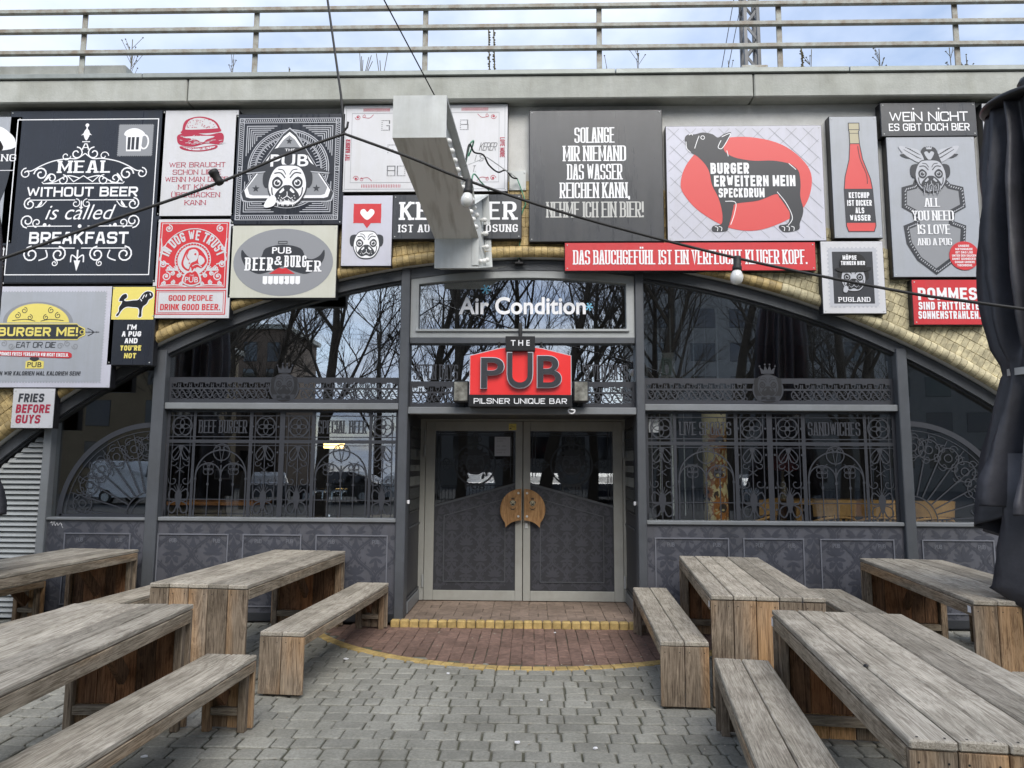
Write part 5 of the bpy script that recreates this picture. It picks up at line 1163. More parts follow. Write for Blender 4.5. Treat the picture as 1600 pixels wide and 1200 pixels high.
# --- ketchup
a = board('sign_board', 'tall grey board with a red ketchup bottle', *corners((1289,182),(1374,181),(1300,373),(1387,372)), 'board_grey', .007)
B = 'bottle_drawing'
out = [(.40,.06),(.62,.06),(.62,.12),(.60,.13),(.61,.23),(.66,.36),(.80,.52),(.83,.60),(.86,.90),(.82,.945),(.30,.945),(.26,.90),(.25,.60),(.28,.50),(.38,.36),(.41,.23),(.41,.13),(.40,.12)]
a.poly(B, 'coral', out, 1); a.poly(B, 'beige', [(.40,.06),(.62,.06),(.62,.12),(.60,.13),(.61,.23),(.41,.23),(.41,.13),(.40,.12)], 2)
a.poly(B, 'darkink', [(.25,.60),(.83,.60),(.855,.875),(.258,.875)], 2); a.line(B, 'darkink', out, .016, 3, closed=True); a.line(B, 'darkink', [(.4,.115),(.62,.115)], .014, 3); a.line(B, 'darkink', [(.41,.23),(.61,.23)], .014, 3); a.line(B, 'darkink', [(.41,.145),(.6,.145)], .01, 3); a.line(B, 'darkink', [(.57,.25),(.61,.36),(.72,.48),(.73,.56)], .013, 3, smooth=True)
for t_, v, w_ in (('KETCHUP',.652,.42), ('IST DICKER',.715,.50), ('ALS',.775,.18), ('WASSER',.835,.42)): a.text('lettering', 'white', t_, .545, v, w_, .047, t=.22, layer=4)
a.flush()

# --- WEIN NICHT
a = board('sign_board', 'small charcoal board with hand-drawn WEIN NICHT lettering', *corners((1371,161),(1526,160),(1378,213),(1530,212)), 'dark2', .005, y=YB-.01)
a.text('lettering', 'white', 'WEIN NICHT', .5, .42, .82, .28, t=.13); a.text('lettering', 'white', 'ES GIBT DOCH BIER', .5, .73, .84, .22, t=.14)
for u in (.345, .61): a.dot('lettering', 'white', u, .19, .010)
a.flush()

# --- ALL YOU NEED
a = board('sign_board', 'large pale grey board with a winged pug above a shield', *corners((1377,214),(1531,213),(1390,434),(1546,433)), 'board_grey', .007)
q = a.w/a.h; N = 'shield_drawing'
def shield(s, cx=.475, cy=.60): 
    P = [(-.30,-.22),(-.18,-.24),(-.16,-.27),(.0,-.25),(.16,-.27),(.20,-.24),(.33,-.22),(.34,-.10),(.22,-.06),(.20,.02),(.33,.05),(.31,.16),(.2,.27),(.0,.36),(-.18,.27),(-.28,.16),(-.30,.05),(-.18,.02),(-.2,-.06),(-.31,-.10)]
    return [(cx+p[0]*s, cy+p[1]*s) for p in P]
a.poly(N, 'midgrey', shield(1.0), 1); a.line(N, 'darkink', shield(1.0), .06, 2, closed=True)
sh = shield(1.0)
for i in range(len(sh)):
    A_, B_ = Vector(sh[i]), Vector(sh[(i+1) % len(sh)]); n = max(2, int((B_-A_).length/.022))
    for k in range(n): c = A_.lerp(B_, (k+.5)/n); a.line(N, 'lgreyink', [(c.x+.006,c.y+.006),(c.x+.02,c.y-.004)], .009, 3)
P_ = 'pug_drawing'
for s in (-1, 1):
    for k in range(9): 
        b0 = (.475+s*(.07+.012*k), .17-.002*k); e = (.475+s*(.15+.022*k), .10+.008*(k % 3)+.002*k); a.blob(P_, 'lgreyink' if k % 2 else 'darkink', [b0, ((b0[0]+e[0])/2-s*.01, (b0[1]+e[1])/2-.014), e, ((b0[0]+e[0])/2+s*.012, (b0[1]+e[1])/2+.014)], 3+k % 3)
    a.blob(P_, 'lgreyink', [(.475+s*d, v) for d, v in ((.06,.175),(.11,.105),(.2,.085),(.33,.07),(.32,.10),(.27,.135),(.2,.165),(.12,.19))], 6)
    for k in range(7): a.line(P_, 'darkink', [(.475+s*(.09+.012*k),.165-.004*k),(.475+s*(.15+.022*k),.15-.009*k)], .006, 7)
    for k in range(6): a.line(P_, 'darkink', [(.475+s*(.10+.02*k),.135-.008*k),(.475+s*(.14+.025*k),.125-.009*k)], .006, 7)
a.blob(P_, 'darkink', [(.36,.16),(.4,.09),(.475,.075),(.55,.09),(.59,.16),(.6,.20),(.475,.19),(.35,.20)], 6); crown(a, .475, .085, .035, 'lgreyink', 8, P_)
a.poly(P_, 'lgreyink', spline([(.475,.125),(.5,.11),(.53,.125),(.475,.175),(.42,.125),(.45,.11)], True, 4), 8)
pug(a, .475, .285, .215, 'darkink', 'lgreyink', 9)
for k in range(20): u = .38+.01*k; a.line(P_, 'lgreyink' if k % 2 else 'darkink', [(u, .355+.012*math.sin(k)), (u+.004, .40+.02*math.sin(k*1.3))], .007, 16)
for t_, v, w_, h_ in (('ALL',.475,.17,.062), ('YOU NEED',.568,.46,.07), ('IS LOVE',.665,.36,.068), ('AND A PUG',.752,.38,.05)): a.text('lettering', 'white', t_, .475, v, w_, h_, t=.17, serif=True, tz=.08, layer=6, gap=.045)
a.ell('red_roundel', 'red', .79, .85, .165, None, 7, 36)
for k, (t_, w_) in enumerate((('UNSERE',.12), ('MAYONNAISE',.19), ('IST DAS LSD',.19), ('UNTER DEN SAUCEN.',.27), ('DAMIT SCHMECKEN',.27), ('SOGAR UNSERE',.22), ('TISCHBEINE.',.17))): a.text('small_lettering', 'white', t_, .79, .782+.0225*k, w_, .015, t=.2, layer=9)
a.flush()

# --- PUGLAND stamp
a = board('sign_board', 'white board with a grey PUGLAND postage stamp of a pug in a bowler hat', *corners((1279,377),(1384,376),(1283,491),(1388,490)), 'board_white', .006)
stamp(a, 'stamp', 'lgreyink', .10, .085, .90, .915, .016, 1); a.rect('stamp', 'darkink', .18, .15, .82, .86, 2)
pug(a, .5, .52, .24, 'black', 'lgreyink', 3); N = 'pug_drawing'
a.blob(N, 'black', [(.3,.36),(.33,.22),(.5,.17),(.67,.22),(.70,.36),(.5,.40)], 11); a.blob(N, 'black', [(.22,.38),(.5,.36),(.78,.37),(.7,.42),(.5,.43),(.3,.43)], 12)
a.text('lettering', 'white', 'MÖPSE', .45, .235, .22, .06, t=.22, layer=13); a.text('lettering', 'white', 'TRINKEN BIER', .5, .31, .38, .055, t=.22, layer=13); a.text('lettering', 'white', 'PUGLAND', .5, .805, .50, .065, t=.2, serif=True, tz=.13, layer=4)
a.blob(N, 'lgreyink', [(.34,.64),(.38,.62),(.41,.66),(.38,.71),(.33,.70)], 14); a.flush()

# --- POMMES
a = board('sign_board', 'red board lettered POMMES SIND FRITTIERTE SONNENSTRAHLEN beside the black parasol', *corners((1421,437),(1541,436),(1426,508),(1546,508)), 'red', .006)
a.text('lettering', 'white', 'POMMES', .48, .32, .80, .27, t=.22, tz=.2); a.text('lettering', 'white', 'SIND FRITTIERTE', .49, .58, .82, .17, t=.2); a.text('lettering', 'white', 'SONNENSTRAHLEN.', .49, .78, .84, .17, t=.2); a.flush()

a = board('sign_board', 'tall blank white board at the right edge behind the parasol', (1533,161), (1660,326), 'board_white', .006); a.flush()
a = board('sign_board', 'lower blank white board at the right edge under the taller white one', (1543,327), (1660,437), 'board_white', .006); a.flush()

# --- BURGER ME!
a = board('sign_board', 'wide grey stamp board lettered BURGER ME! with a yellow bun', *corners((-67,447),(178,447),(-83,607),(165,606)), 'board_lilac', .006)
stamp(a, 'stamp', 'board_grey', .055, .05, .945, .95, .012, 1); q = a.w/a.h
u_ = lambda px, py: (px-(-68-15*(py-447)/160))/246.0; v_ = lambda py: (py-447)/160.0
E_ = lambda x, y: (u_(x, y), v_(y))
N = 'bun_drawing'
a.poly(N, 'midgrey', [E_(60+52*math.cos(R(t)), 505-33*math.sin(R(t))) for t in range(0, 181, 9)], 2); a.poly(N, 'yellow', [E_(60+46*math.cos(R(t)), 505-30*math.sin(R(t))) for t in range(0, 181, 9)], 3)
for s in (-1, 1):
    for x, y, r0 in ((20,486,.02),(30,494,.02),(12,497,.018)): p = E_(60+s*x, y); a.scroll(N, 'darkink', p[0], p[1], r0, 90, s*1.3, .004, 4)
    a.line(N, 'darkink', [E_(60+s*4,503),E_(60+s*18,500),E_(60+s*38,502)], .004, 4, smooth=True)
def plate(x0, x1, y0, y1, e): return [E_(x0-e,y0-e),E_(x1-6,y0-e),E_(x1-4,y0+3-e),E_(x1+4+e,(y0+y1)/2-4-e),E_(x1+4+e,(y0+y1)/2+4+e),E_(x1-4,y1-3+e),E_(x1-6,y1+e),E_(x0-e,y1+e)]
a.poly('name_plate', 'yellow', plate(-14,124,508,531,1.5), 4); a.poly('name_plate', 'darkink', plate(-14,124,508,531,0), 5)
p = E_(60, 519.5); a.text('lettering', 'yellow', 'BURGER ME!', p[0], p[1], 118/246, 14/160, t=.22, layer=6); p = E_(125, 520); a.ring('name_plate', 'yellow', p[0], p[1], .012, .004, layer=6)
for dx, dy in ((135,0),(140,0),(146,0)): a.dot('name_plate', 'darkink', *E_(dx,520), .004, 3)
a.line('name_plate', 'darkink', [E_(130,520),E_(150,520)], .004, 3); a.line('name_plate', 'darkink', [E_(133,514),E_(142,520),E_(133,526)], .004, 3, smooth=True)
p = E_(56, 540); a.text('lettering', 'darkink', 'EAT OR DIE', p[0], p[1], 58/246, 9/160, t=.12, slant=.1, layer=4)
for s in (-1, 1):
    for k in range(3): p = E_(56+s*(36+11*k), 540+(-1)**k*2); a.scroll('flourishes', 'midgrey', p[0], p[1], .02, 90*k, s*1.3, .005, 3)
a.poly('red_ribbon', 'red', [E_(-2,549),E_(105,551.5),E_(109,554),E_(109,559),E_(105,561),E_(0,557)], 6); p = E_(54,555); a.text('small_lettering', 'white', 'POMMES FRITES VERKAUFEN WIR NICHT EINZELN.', p[0], p[1], 102/246, 5.5/160, t=.18, layer=9, rot=-1.2)
a.poly('small_crest', 'yellow', [E_(41,566),E_(54,562),E_(68,566),E_(67,577),E_(40,577)], 4); a.blob('small_crest', 'darkink', [E_(47,562),E_(54,556),E_(61,562),E_(54,566)], 5); p = E_(54,571); a.btext('lettering', 'darkink', 'PUB', p[0], p[1], 21/246, 8/160, off=.01, layer=5)
p = E_(50, 584.5); a.text('small_lettering', 'darkink', 'HIER LASSEN WIR KALORIEN MAL KALORIEN SEIN!', p[0]-.03, p[1], 156/246, 6.5/160, t=.2, layer=3, slant=.1); a.flush()

# --- I'M A PUG
a = board('sign_board', 'narrow yellow and black board with a black pug silhouette', *corners((178,446),(240,446),(171,571),(235,571)), 'dark', .005)
a.rect('yellow_half', 'yellow', .04, .02, .965, .43, 1); D = 'pug_silhouette'
body = [(.20,.17),(.26,.12),(.34,.11),(.36,.15),(.30,.18),(.34,.20),(.50,.19),(.62,.18),(.70,.11),(.80,.075),(.90,.09),(.93,.13),(.90,.16),(.84,.18),(.80,.23),(.72,.27),(.70,.33),(.70,.39),(.64,.395),(.65,.34),(.62,.285),(.50,.275),(.38,.27),(.30,.29),(.24,.33),(.20,.375),(.16,.39),(.15,.37),(.20,.33),(.20,.28),(.24,.24),(.26,.20),(.2,.2)]
cx = sum(p[0] for p in body)/len(body); cy = sum(p[1] for p in body)/len(body)
sp = spline(body, True, 3); a.line(D, 'white', sp, .035, 2, closed=True); a.poly(D, 'black', sp, 3)
for P in ([(.74,.12),(.70,.17)], [(.79,.115),(.77,.15)], [(.66,.17),(.69,.20)], [(.86,.10),(.88,.13)]): a.line(D, 'white', P, .02, 4)
for t_, v, ink, w_ in (("I'M",.525,'white',.2), ('A PUG',.61,'white',.42), ('AND',.695,'white',.28), ("YOU'RE",.785,'yellow',.46), ('NOT',.88,'yellow',.26)): a.text('lettering', ink, t_, .51, v, w_, .065, t=.24, slant=.05, layer=2)
a.flush()

# --- FRIES BEFORE GUYS
a = board('sign_board', 'small white square board lettered FRIES BEFORE GUYS', *corners((24,606),(84,607),(18,670),(80,669)), 'board_white', .004)
a.text('lettering', 'darkink', 'FRIES', .44, .24, .60, .215, t=.21, slant=.08); a.text('lettering', 'crimson', 'BEFORE', .5, .51, .80, .215, t=.21, slant=.08); a.text('lettering', 'crimson', 'GUYS', .40, .77, .58, .215, t=.21, slant=.08); a.flush()

# --- boards cut by the left edge of the picture
a = board('sign_board', 'pale grey board with a dark beer glass at the far left edge', *corners((-120,183),(25,183),(-135,381),(12,381)), 'board_grey', .005)
a.poly('beer_glass', 'darkink', spline([(.30,.25),(.90,.25),(.93,.35),(.90,.55),(.84,.72),(.80,.95),(.36,.95),(.32,.72),(.27,.5)], True, 4), 1)
a.blob('beer_glass', 'white', [(.28,.26),(.30,.14),(.42,.08),(.6,.10),(.78,.08),(.90,.14),(.95,.2),(.92,.26),(.6,.28)], 2)
a.text('lettering', 'white', 'NG', .90, .33, .14, .055, t=.2, serif=True, tz=.13, layer=3); a.line('lettering', 'white', [(.82,.43),(.96,.43)], .006, 3); a.flush()
a = board('sign_board', 'thin red strip board at the far left edge', *corners((-135,383),(9,383),(-138,411),(7,411)), 'red', .004); a.text('lettering', 'white', 'T', .975, .4, .025, .4, t=.2, layer=2); a.flush()
a = board('sign_board', 'white strip board under the thin red one at the far left edge', *corners((-137,413),(7,413),(-139,444),(5,444)), 'board_white', .004); a.flush()
# ------------------------------------------------------------------ PUB sign over the door
ys = -.30
pA, pB = at(735, 556, ys), at(892, 617, ys); sx0, sx1, szb, szs = pA.x, pB.x, pB.z, pA.z; spk = at(813, 543, ys).z; smid = (sx0+sx1)/2
PS = thing('pub_sign', (smid, -.2, at(813, 636, ys).z), 'red house-shaped THE PUB sign with black bars over the double door', 'pub sign')
top = [(sx1, szs), (sx1-.30, szs+.045+.03), (smid+.12, spk), (smid-.12, spk), (sx0+.30, szs+.075), (sx0, szs)]
t = MB(); t.prism([(sx0, szb), (sx1, szb)] + top, ys, ys+.13); t.build('sign_box', M['signred'], PS)
t = MB(); e = .008; ring = [(sx0-e, szb), (sx1+e, szb), (sx1+e, szs+.006)] + [(p[0], p[1]+.01) for p in top[1:-1]] + [(sx0-e, szs+.006)]
t.prism(ring, ys+.006, ys+.128); t.build('sign_edge', M['lgreyink'], PS)
t = MB(); t.bbox(sx0-.012, sx1+.012, ys-.02, ys+.2, at(813,636,ys).z, szb-.003, .004); lb = t.build('lower_bar', M['black'], PS)
a = Art(lb, ys-.0205, sx0, szb, sx1-sx0, szb-at(813,636,ys).z); a.text('lettering', 'white', 'PILSNER UNIQUE BAR', .5, .53, .92, .44, t=.15, gap=.16); a.flush()
q0, q1 = at(790, 526, ys-.02), at(836, 549, ys-.02)
t = MB(); t.bbox(q0.x, q1.x, ys-.05, ys+.12, q1.z, q0.z, .004); ub = t.build('upper_box', M['black'], PS)
a = Art(ub, ys-.0505, q0.x, q0.z, q1.x-q0.x, q0.z-q1.z); a.btext('lettering', 'white', 'T H E', .5, .46, .64, .38, off=.012); a.flush()
def solid_text(txt, x0, x1, z0, z1, y0, y1, off):
    V, F = builtin_outline(txt, off, 0.0); xs = [v[0] for v in V]; zs = [v[1] for v in V]; a_, b_, c_, d_ = min(xs), max(xs), min(zs), max(zs)
    P = [(lerp(x0,x1,(v[0]-a_)/(b_-a_)), lerp(z0,z1,(v[1]-c_)/(d_-c_))) for v in V]; cnt = {}
    for f in F:
        for i in range(len(f)): k = (f[i], f[(i+1) % len(f)]); cnt[k] = cnt.get(k, 0)+1
    return P, F, [k for k in cnt if (k[1], k[0]) not in cnt]
def letter_block(txt, x0, x1, z0, z1, y0, y1, off, name, mf, ms, par):
    P, F, B = solid_text(txt, x0, x1, z0, z1, y0, y1, off); n = len(P)
    m_ = MB(); m_.add([(p[0], y0, p[1]) for p in P], F); m_.cur = 1
    m_.add([(p[0], y0, p[1]) for p in P]+[(p[0], y1, p[1]) for p in P], [(b, a, a+n, b+n) for a, b in B]); m_.build(name, [mf, ms], par)
for ch, pa, pb, z_a, z_b in (('P', 752, 787, 559, 606), ('U', 793, 832, 551, 606), ('B', 840, 877, 556, 605)):
    A_, B_ = at(pa, z_a, ys-.05), at(pb, z_b, ys-.05)
    letter_block(ch, A_.x, B_.x, B_.z, A_.z, ys-.05, ys-.001, .010, 'raised_letter', M['darkink'], M['lgreyink'], PS)
    letter_block(ch, A_.x-.008, B_.x+.008, B_.z-.008, A_.z+.008, ys-.044, ys-.0005, .016, 'letter_edge', M['lgreyink'], M['lgreyink'], PS)
t = MB()
for px in (780, 846): q = at(px, 545, ys+.06); t.tube([(q.x, ys+.06, q.z-.02), (q.x, ys+.06, q.z+.07)], .011, 8)
q = at(813, 526, ys+.05); t.tube([(q.x, ys+.05, q.z), (q.x, ys+.05, q.z+.13), (q.x, -.02, q.z+.15)], .02, 8); t.build('hanger', M['rubber'], PS)
q = at(893, 641, ys+.1); t = MB(); P = [(q.x+.035*math.cos(R(180+180*i/12)), ys+.1, q.z+.035*math.sin(R(180+180*i/12))) for i in range(13)]; t.tube(P+[(P[0][0], ys+.1, q.z+.01)], .008, 6); t.build('shackle', M['white'], PS)
for px, nm in ((708, 'square grey wall loudspeaker left of the PUB sign'), (896, 'square grey wall loudspeaker right of the PUB sign')):
    A_, B_ = at(px, 595, -.2), at(px+24, 628, -.2); T = thing('wall_loudspeaker', ((A_.x+B_.x)/2, -.1, B_.z), nm, 'loudspeaker', 'loudspeakers flanking the pub sign')
    t = MB(); t.bbox(A_.x, B_.x, -.196, -.04, B_.z, A_.z, .008); t.build('cabinet', M['anth2'], T); t = MB(); t.bbox(A_.x+.012, B_.x-.012, -.203, -.1965, B_.z+.012, A_.z-.012, .004); t.build('grille_cloth', M['galvdirt'], T)
    t = MB(); t.bbox((A_.x+B_.x)/2-.03, (A_.x+B_.x)/2+.03, -.04, -.0, B_.z-.03, B_.z+.06, .004); t.build('bracket', M['black'], T)

def smooth3(P, k=6):
    out = []
    for i in range(len(P)-1):
        p0, p1, p2, p3 = P[max(i-1,0)], P[i], P[i+1], P[min(i+2,len(P)-1)]
        for j in range(k): t = j/k; out.append(.5*((2*p1)+(p2-p0)*t+(2*p0-5*p1+4*p2-p3)*t*t+(3*p1-p0-3*p2+p3)*t**3))
    return out+[P[-1]]
# ------------------------------------------------------------------ hanging marquee arrow
yF, yR = -1.8, -.42
xa_, xb_ = at(613, 215, yF).x, at(697, 215, yF).x; xc_, xd_ = at(679, 395, yR).x, at(748, 395, yR).x
zf1, zf0 = at(655, 149, yF).z, at(655, 215, yF).z; zr1, zr0 = at(713, 373, yR).z, at(713, 419, yR).z
AS = thing('arrow_sign', ((xa_+xd_)/2, -1, zr0), 'dirty grey sheet-metal arrow sign with bulbs down its side hanging over the entrance', 'arrow sign')
lx = lambda y: lerp(xa_, xc_, (y-yF)/(yR-yF)); rx_ = lambda y: lerp(xb_, xd_, (y-yF)/(yR-yF)) + max(0, y-yR)*.35
prof = [(yF, zf1), (yF, zf0), (yR, zr1), (yR, zr0), (-.15, zr0+.06), (-.24, zr1+.55), (-.62, zr1+.30), (-.70, lerp(zf1, zr1+.35, .80))]
ctr = (sum(p[0] for p in prof)/8, sum(p[1] for p in prof)/8)
def face(mb, pts): mb.add(pts, [tuple(range(len(pts)))])
t = MB(); L3 = [(lx(p[0]), p[0], p[1]) for p in prof]; R3 = [(rx_(p[0]), p[0], p[1]) for p in prof]
t.add(L3, [tuple(range(8))]); n = 8
inset = [( rx_(p[0])-.07, p[0], p[1]) for p in prof]; t.add(inset, [tuple(range(8))[::-1]])
order = [(0,1),(1,2),(2,3),(3,4),(4,5),(5,6),(6,7),(7,0)]
for i, j in order:
    t.cur = 1 if (i, j) == (1, 2) else 0
    t.add([L3[i], R3[i], R3[j], L3[j]], [(0,1,2,3)])
t.cur = 0
# returns of the side tray, so the edge has thickness
for i, j in order:
    s_ = .012; q = lambda p: (p[0], p[1]+(ctr[0]-p[1])*.03, p[2]+(ctr[1]-p[2])*.05); t.add([R3[i], R3[j], q(R3[j]), q(R3[i])], [(0,1,2,3)])
    b_i = (rx_(prof[i][0])-.07,)+q(R3[i])[1:]; b_j = (rx_(prof[j][0])-.07,)+q(R3[j])[1:]; t.add([q(R3[i]), q(R3[j]), b_j, b_i], [(0,1,2,3)])
mgal = M['galv']
# run-off dirt streaks; underside base paled to make up for missing bounce light
md = bpy.data.materials.new('run_off_streaked_metal'); md.use_nodes = True; nt_ = md.node_tree; bs = nt_.nodes['Principled BSDF']; Lk = nt_.links.new
tcn = nt_.nodes.new('ShaderNodeTexCoord'); mp = nt_.nodes.new('ShaderNodeMapping'); mp.inputs['Scale'].default_value = (11, 1.3, 1.3); Lk(tcn.outputs['Object'], mp.inputs[0])
n_ = nt_.nodes.new('ShaderNodeTexNoise'); n_.inputs['Scale'].default_value = 1.4; n_.inputs['Detail'].default_value = 6; Lk(mp.outputs[0], n_.inputs['Vector'])
r_ = nt_.nodes.new('ShaderNodeValToRGB'); r_.color_ramp.elements[0].position = .32; r_.color_ramp.elements[1].position = .5; r_.color_ramp.elements[0].color = S(206, 204, 197); r_.color_ramp.elements[1].color = S(238, 238, 234); Lk(n_.outputs['Fac'], r_.inputs[0]); Lk(r_.outputs[0], bs.inputs['Base Color']); bs.inputs['Roughness'].default_value = .5
t.build('casing', [mgal, md], AS)
t = MB(); q = at(773, 405, -.25); z_ = zr0+.0; face(t, [(xd_+.002, yR, zr0), (rx_(-.15), -.15, zr0+.06), (rx_(-.15)+.16, -.17, zr0+.09)]); face(t, [(xd_+.002, yR, zr0+.002), (rx_(-.15)+.16, -.17, zr0+.092), (rx_(-.15), -.15, zr0+.062)]); t.build('bent_flap', M['galv'], AS)
nb = 0
def bulb_at(p, par):
    t = MB(); t.lathe(p, [(.012,-.02),(.012,.0),(.020,.012),(.027,.03),(.026,.045),(.016,.058),(.004,.063)], 12, 'x'); t.build('bulb', M['bulb'], par, smooth=True)
for k in range(11):
    f = (k+.6)/11.5; y_ = lerp(yF+.06, yR-.02, f); zt_ = lerp(zf1, zr1+.40, f); zb_ = lerp(zf0, zr1, f)
    bulb_at((rx_(y_)-.045, y_, zb_+.05), AS)
    if k > 5: bulb_at((rx_(y_)-.045, y_+.12, zb_+.22), AS)
for y_, z_ in ((-.36, zr0+.09), (-.30, zr0+.11), (-.24, zr0+.14), (-.25, zr0+.28), (-.27, zr0+.42), (-.3, zr0+.56)): bulb_at((rx_(y_)-.045, y_, z_), AS)
t = MB(); A_ = Vector((rx_(yF)-.1, yF+.05, zf1)); B_ = at(598, -4, -2.6); t.tube([A_, B_], .006, 6); tag(t.build('hanging_wire', M['rubber']), 'thin straight wire rising from the top corner of the arrow sign', 'wire')
W0 = Vector((rx_(-1.0)-.02, -1.0, lerp(zf1, zr1+.35, .582)-.012)); W1 = Vector((rx_(-.7)-.03, -.7, lerp(zf1, zr1+.35, .8)-.02))
w1 = [W0, at(760, 245, -.7), at(806, 277, -.25)]; t = MB(); t.tube(w1, .005, 6); tag(t.build('stay_wire', M['galv']), 'thin steel stay wire from the arrow sign to the wall plate', 'wire')
w2 = [W0] + [at(*p) for p in ((733,226,-.93),(741,238,-.87),(755,242,-.75),(764,258,-.65),(778,269,-.5),(790,266,-.35),(800,277,-.27),(808,279,-.2))]; t = MB(); t.tube(smooth3(w2), .009, 6); tag(t.build('power_cable', M['rubber']), 'thick black power cable drooping from the arrow sign to the wall', 'cable')
GREEN = mat('green_cable', S(88,150,120), .5)
w3 = [W0] + [at(*p) for p in ((731,240,-.85),(734,226,-.9),(740,220,-.9),(737,232,-.85),(732,244,-.8))]; t = MB(); t.tube(smooth3(w3), .008, 6); tag(t.build('green_cable', GREEN), 'green cable looped at the upper side of the arrow sign', 'cable')
w4 = [W1] + [at(*p) for p in ((740,272,-.7),(752,285,-.5),(764,297,-.3),(758,292,-.4))]; t = MB(); t.tube(smooth3(w4), .008, 6); tag(t.build('green_cable', GREEN), 'short green cable crossing below the black bulb holder', 'cable')
w5 = [at(*p) for p in ((808,279,-.2),(816,300,-.17),(821,318,-.16),(818,326,-.15),(813,345,-.15),(812,385,-.14),(810,405,-.1))]; t = MB(); t.tube(smooth3(w5), .007, 6); tag(t.build('green_cable', GREEN), 'long green cable running down the wall to the arch lamp base', 'cable')
A_, B_ = at(796, 268, YW-.02), at(822, 298, YW-.02); t = MB(); t.bbox(A_.x, B_.x, YW-.036, YW-.001, B_.z, A_.z, .003)
for cx in (A_.x+.02, B_.x-.02):
    for cz in (A_.z-.02, B_.z+.02): t.lathe((cx, YW-.0365, cz), [(.002,-.005),(.008,-.004),(.009,0)], 8, 'y')
tag(t.build('wall_plate', M['galv']), 'small bolted grey metal plate on the wall right of the typewriter board', 'wall plate')
q = at(811, 409, -.09); LB = thing('arch_lamp_base', (q.x, -.08, q.z-.04), 'small black lamp base clipped on the crown of the arch frame', 'lamp base')
t = MB(); t.bbox(q.x-.045, q.x+.045, -.12, -.05, q.z-.03, q.z-.005, .004); t.lathe((q.x, -.09, q.z-.005), [(.022,0),(.018,.03),(.01,.05)], 10); t.tube([(q.x-.04,-.09,q.z-.02),(q.x-.075,-.1,q.z-.005)], .008, 6); t.tube([(q.x+.04,-.09,q.z-.02),(q.x+.075,-.1,q.z-.03)], .008, 6); t.build('base', M['black'], LB)
# ------------------------------------------------------------------ string-light cable
yc = -2.7
node = at(538, 209, yc)
left = [at(-120, 443, -3.6), at(0, 405, -3.45), at(150, 352, -3.2), at(330, 290, -3.0), at(450, 240, -2.82), node]
right = [node, at(640, 246, -2.7), at(733, 283, -2.65), at(900, 338, -2.6), at(1150, 403, -2.6), at(1400, 454, -2.9), at(1520, 472, -3.12), at(1700, 496, -3.35)]
SLG = thing('festoon_cable', node, 'black festoon light cable sagging in two spans across the whole front', 'light cable')
t = MB(); t.tube(smooth3(left)+smooth3(right)[1:], .0105, 8); t.build('cable', M['rubber'], SLG, smooth=True)
def holder(p, d, bulb, nm):
    d = Vector(d).normalized(); rot = d.to_track_quat('Z', 'Y').to_matrix(); H = new_empty('bulb_holder', p); H.parent = SLG; H.location = Vector(p)-ORG[SLG]; CHILD.setdefault(SLG, []).append(H)
    def lt(prof, nme, mt):
        m_ = MB(); m_.lathe((0,0,0), prof, 16); m_.v = [tuple(Vector(p)+rot@Vector(v)) for v in m_.v]; m_.build(nme, M[mt], H, smooth=True)
    lt([(.016,-.018),(.026,-.015),(.028,.0),(.027,.055),(.033,.058),(.034,.085),(.030,.088)], 'socket', 'rubber')
    if bulb: lt([(.028,.089),(.034,.10),(.044,.125),(.046,.145),(.040,.17),(.022,.188),(.003,.194)], 'globe', 'bulb')
    H['label'] = nm
holder(at(345, 284, -3.0)+Vector((-.01,0,0)), (-.55, -.05, .85), False, 'empty black bulb holder turned upward')
holder(at(733, 284, -2.65), (-.1, 0, -1), True, 'black bulb holder with a frosted globe before the arrow sign')
holder(at(1152, 404, -2.6), (-.06, 0, -1), True, 'black bulb holder with a frosted globe before the red strip board')
t = MB(); t.tube([node, at(533, 150, -2.68), at(511, -6, -2.6)], .009, 6); t.tube([node+Vector((-.02,0,.0)), node+Vector((.02,0,.05)), node+Vector((.025,0,.09))], .008, 6); tag(t.build('hanging_wire', M['rubber']), 'dark support wire running up from the peak of the festoon cable', 'wire')

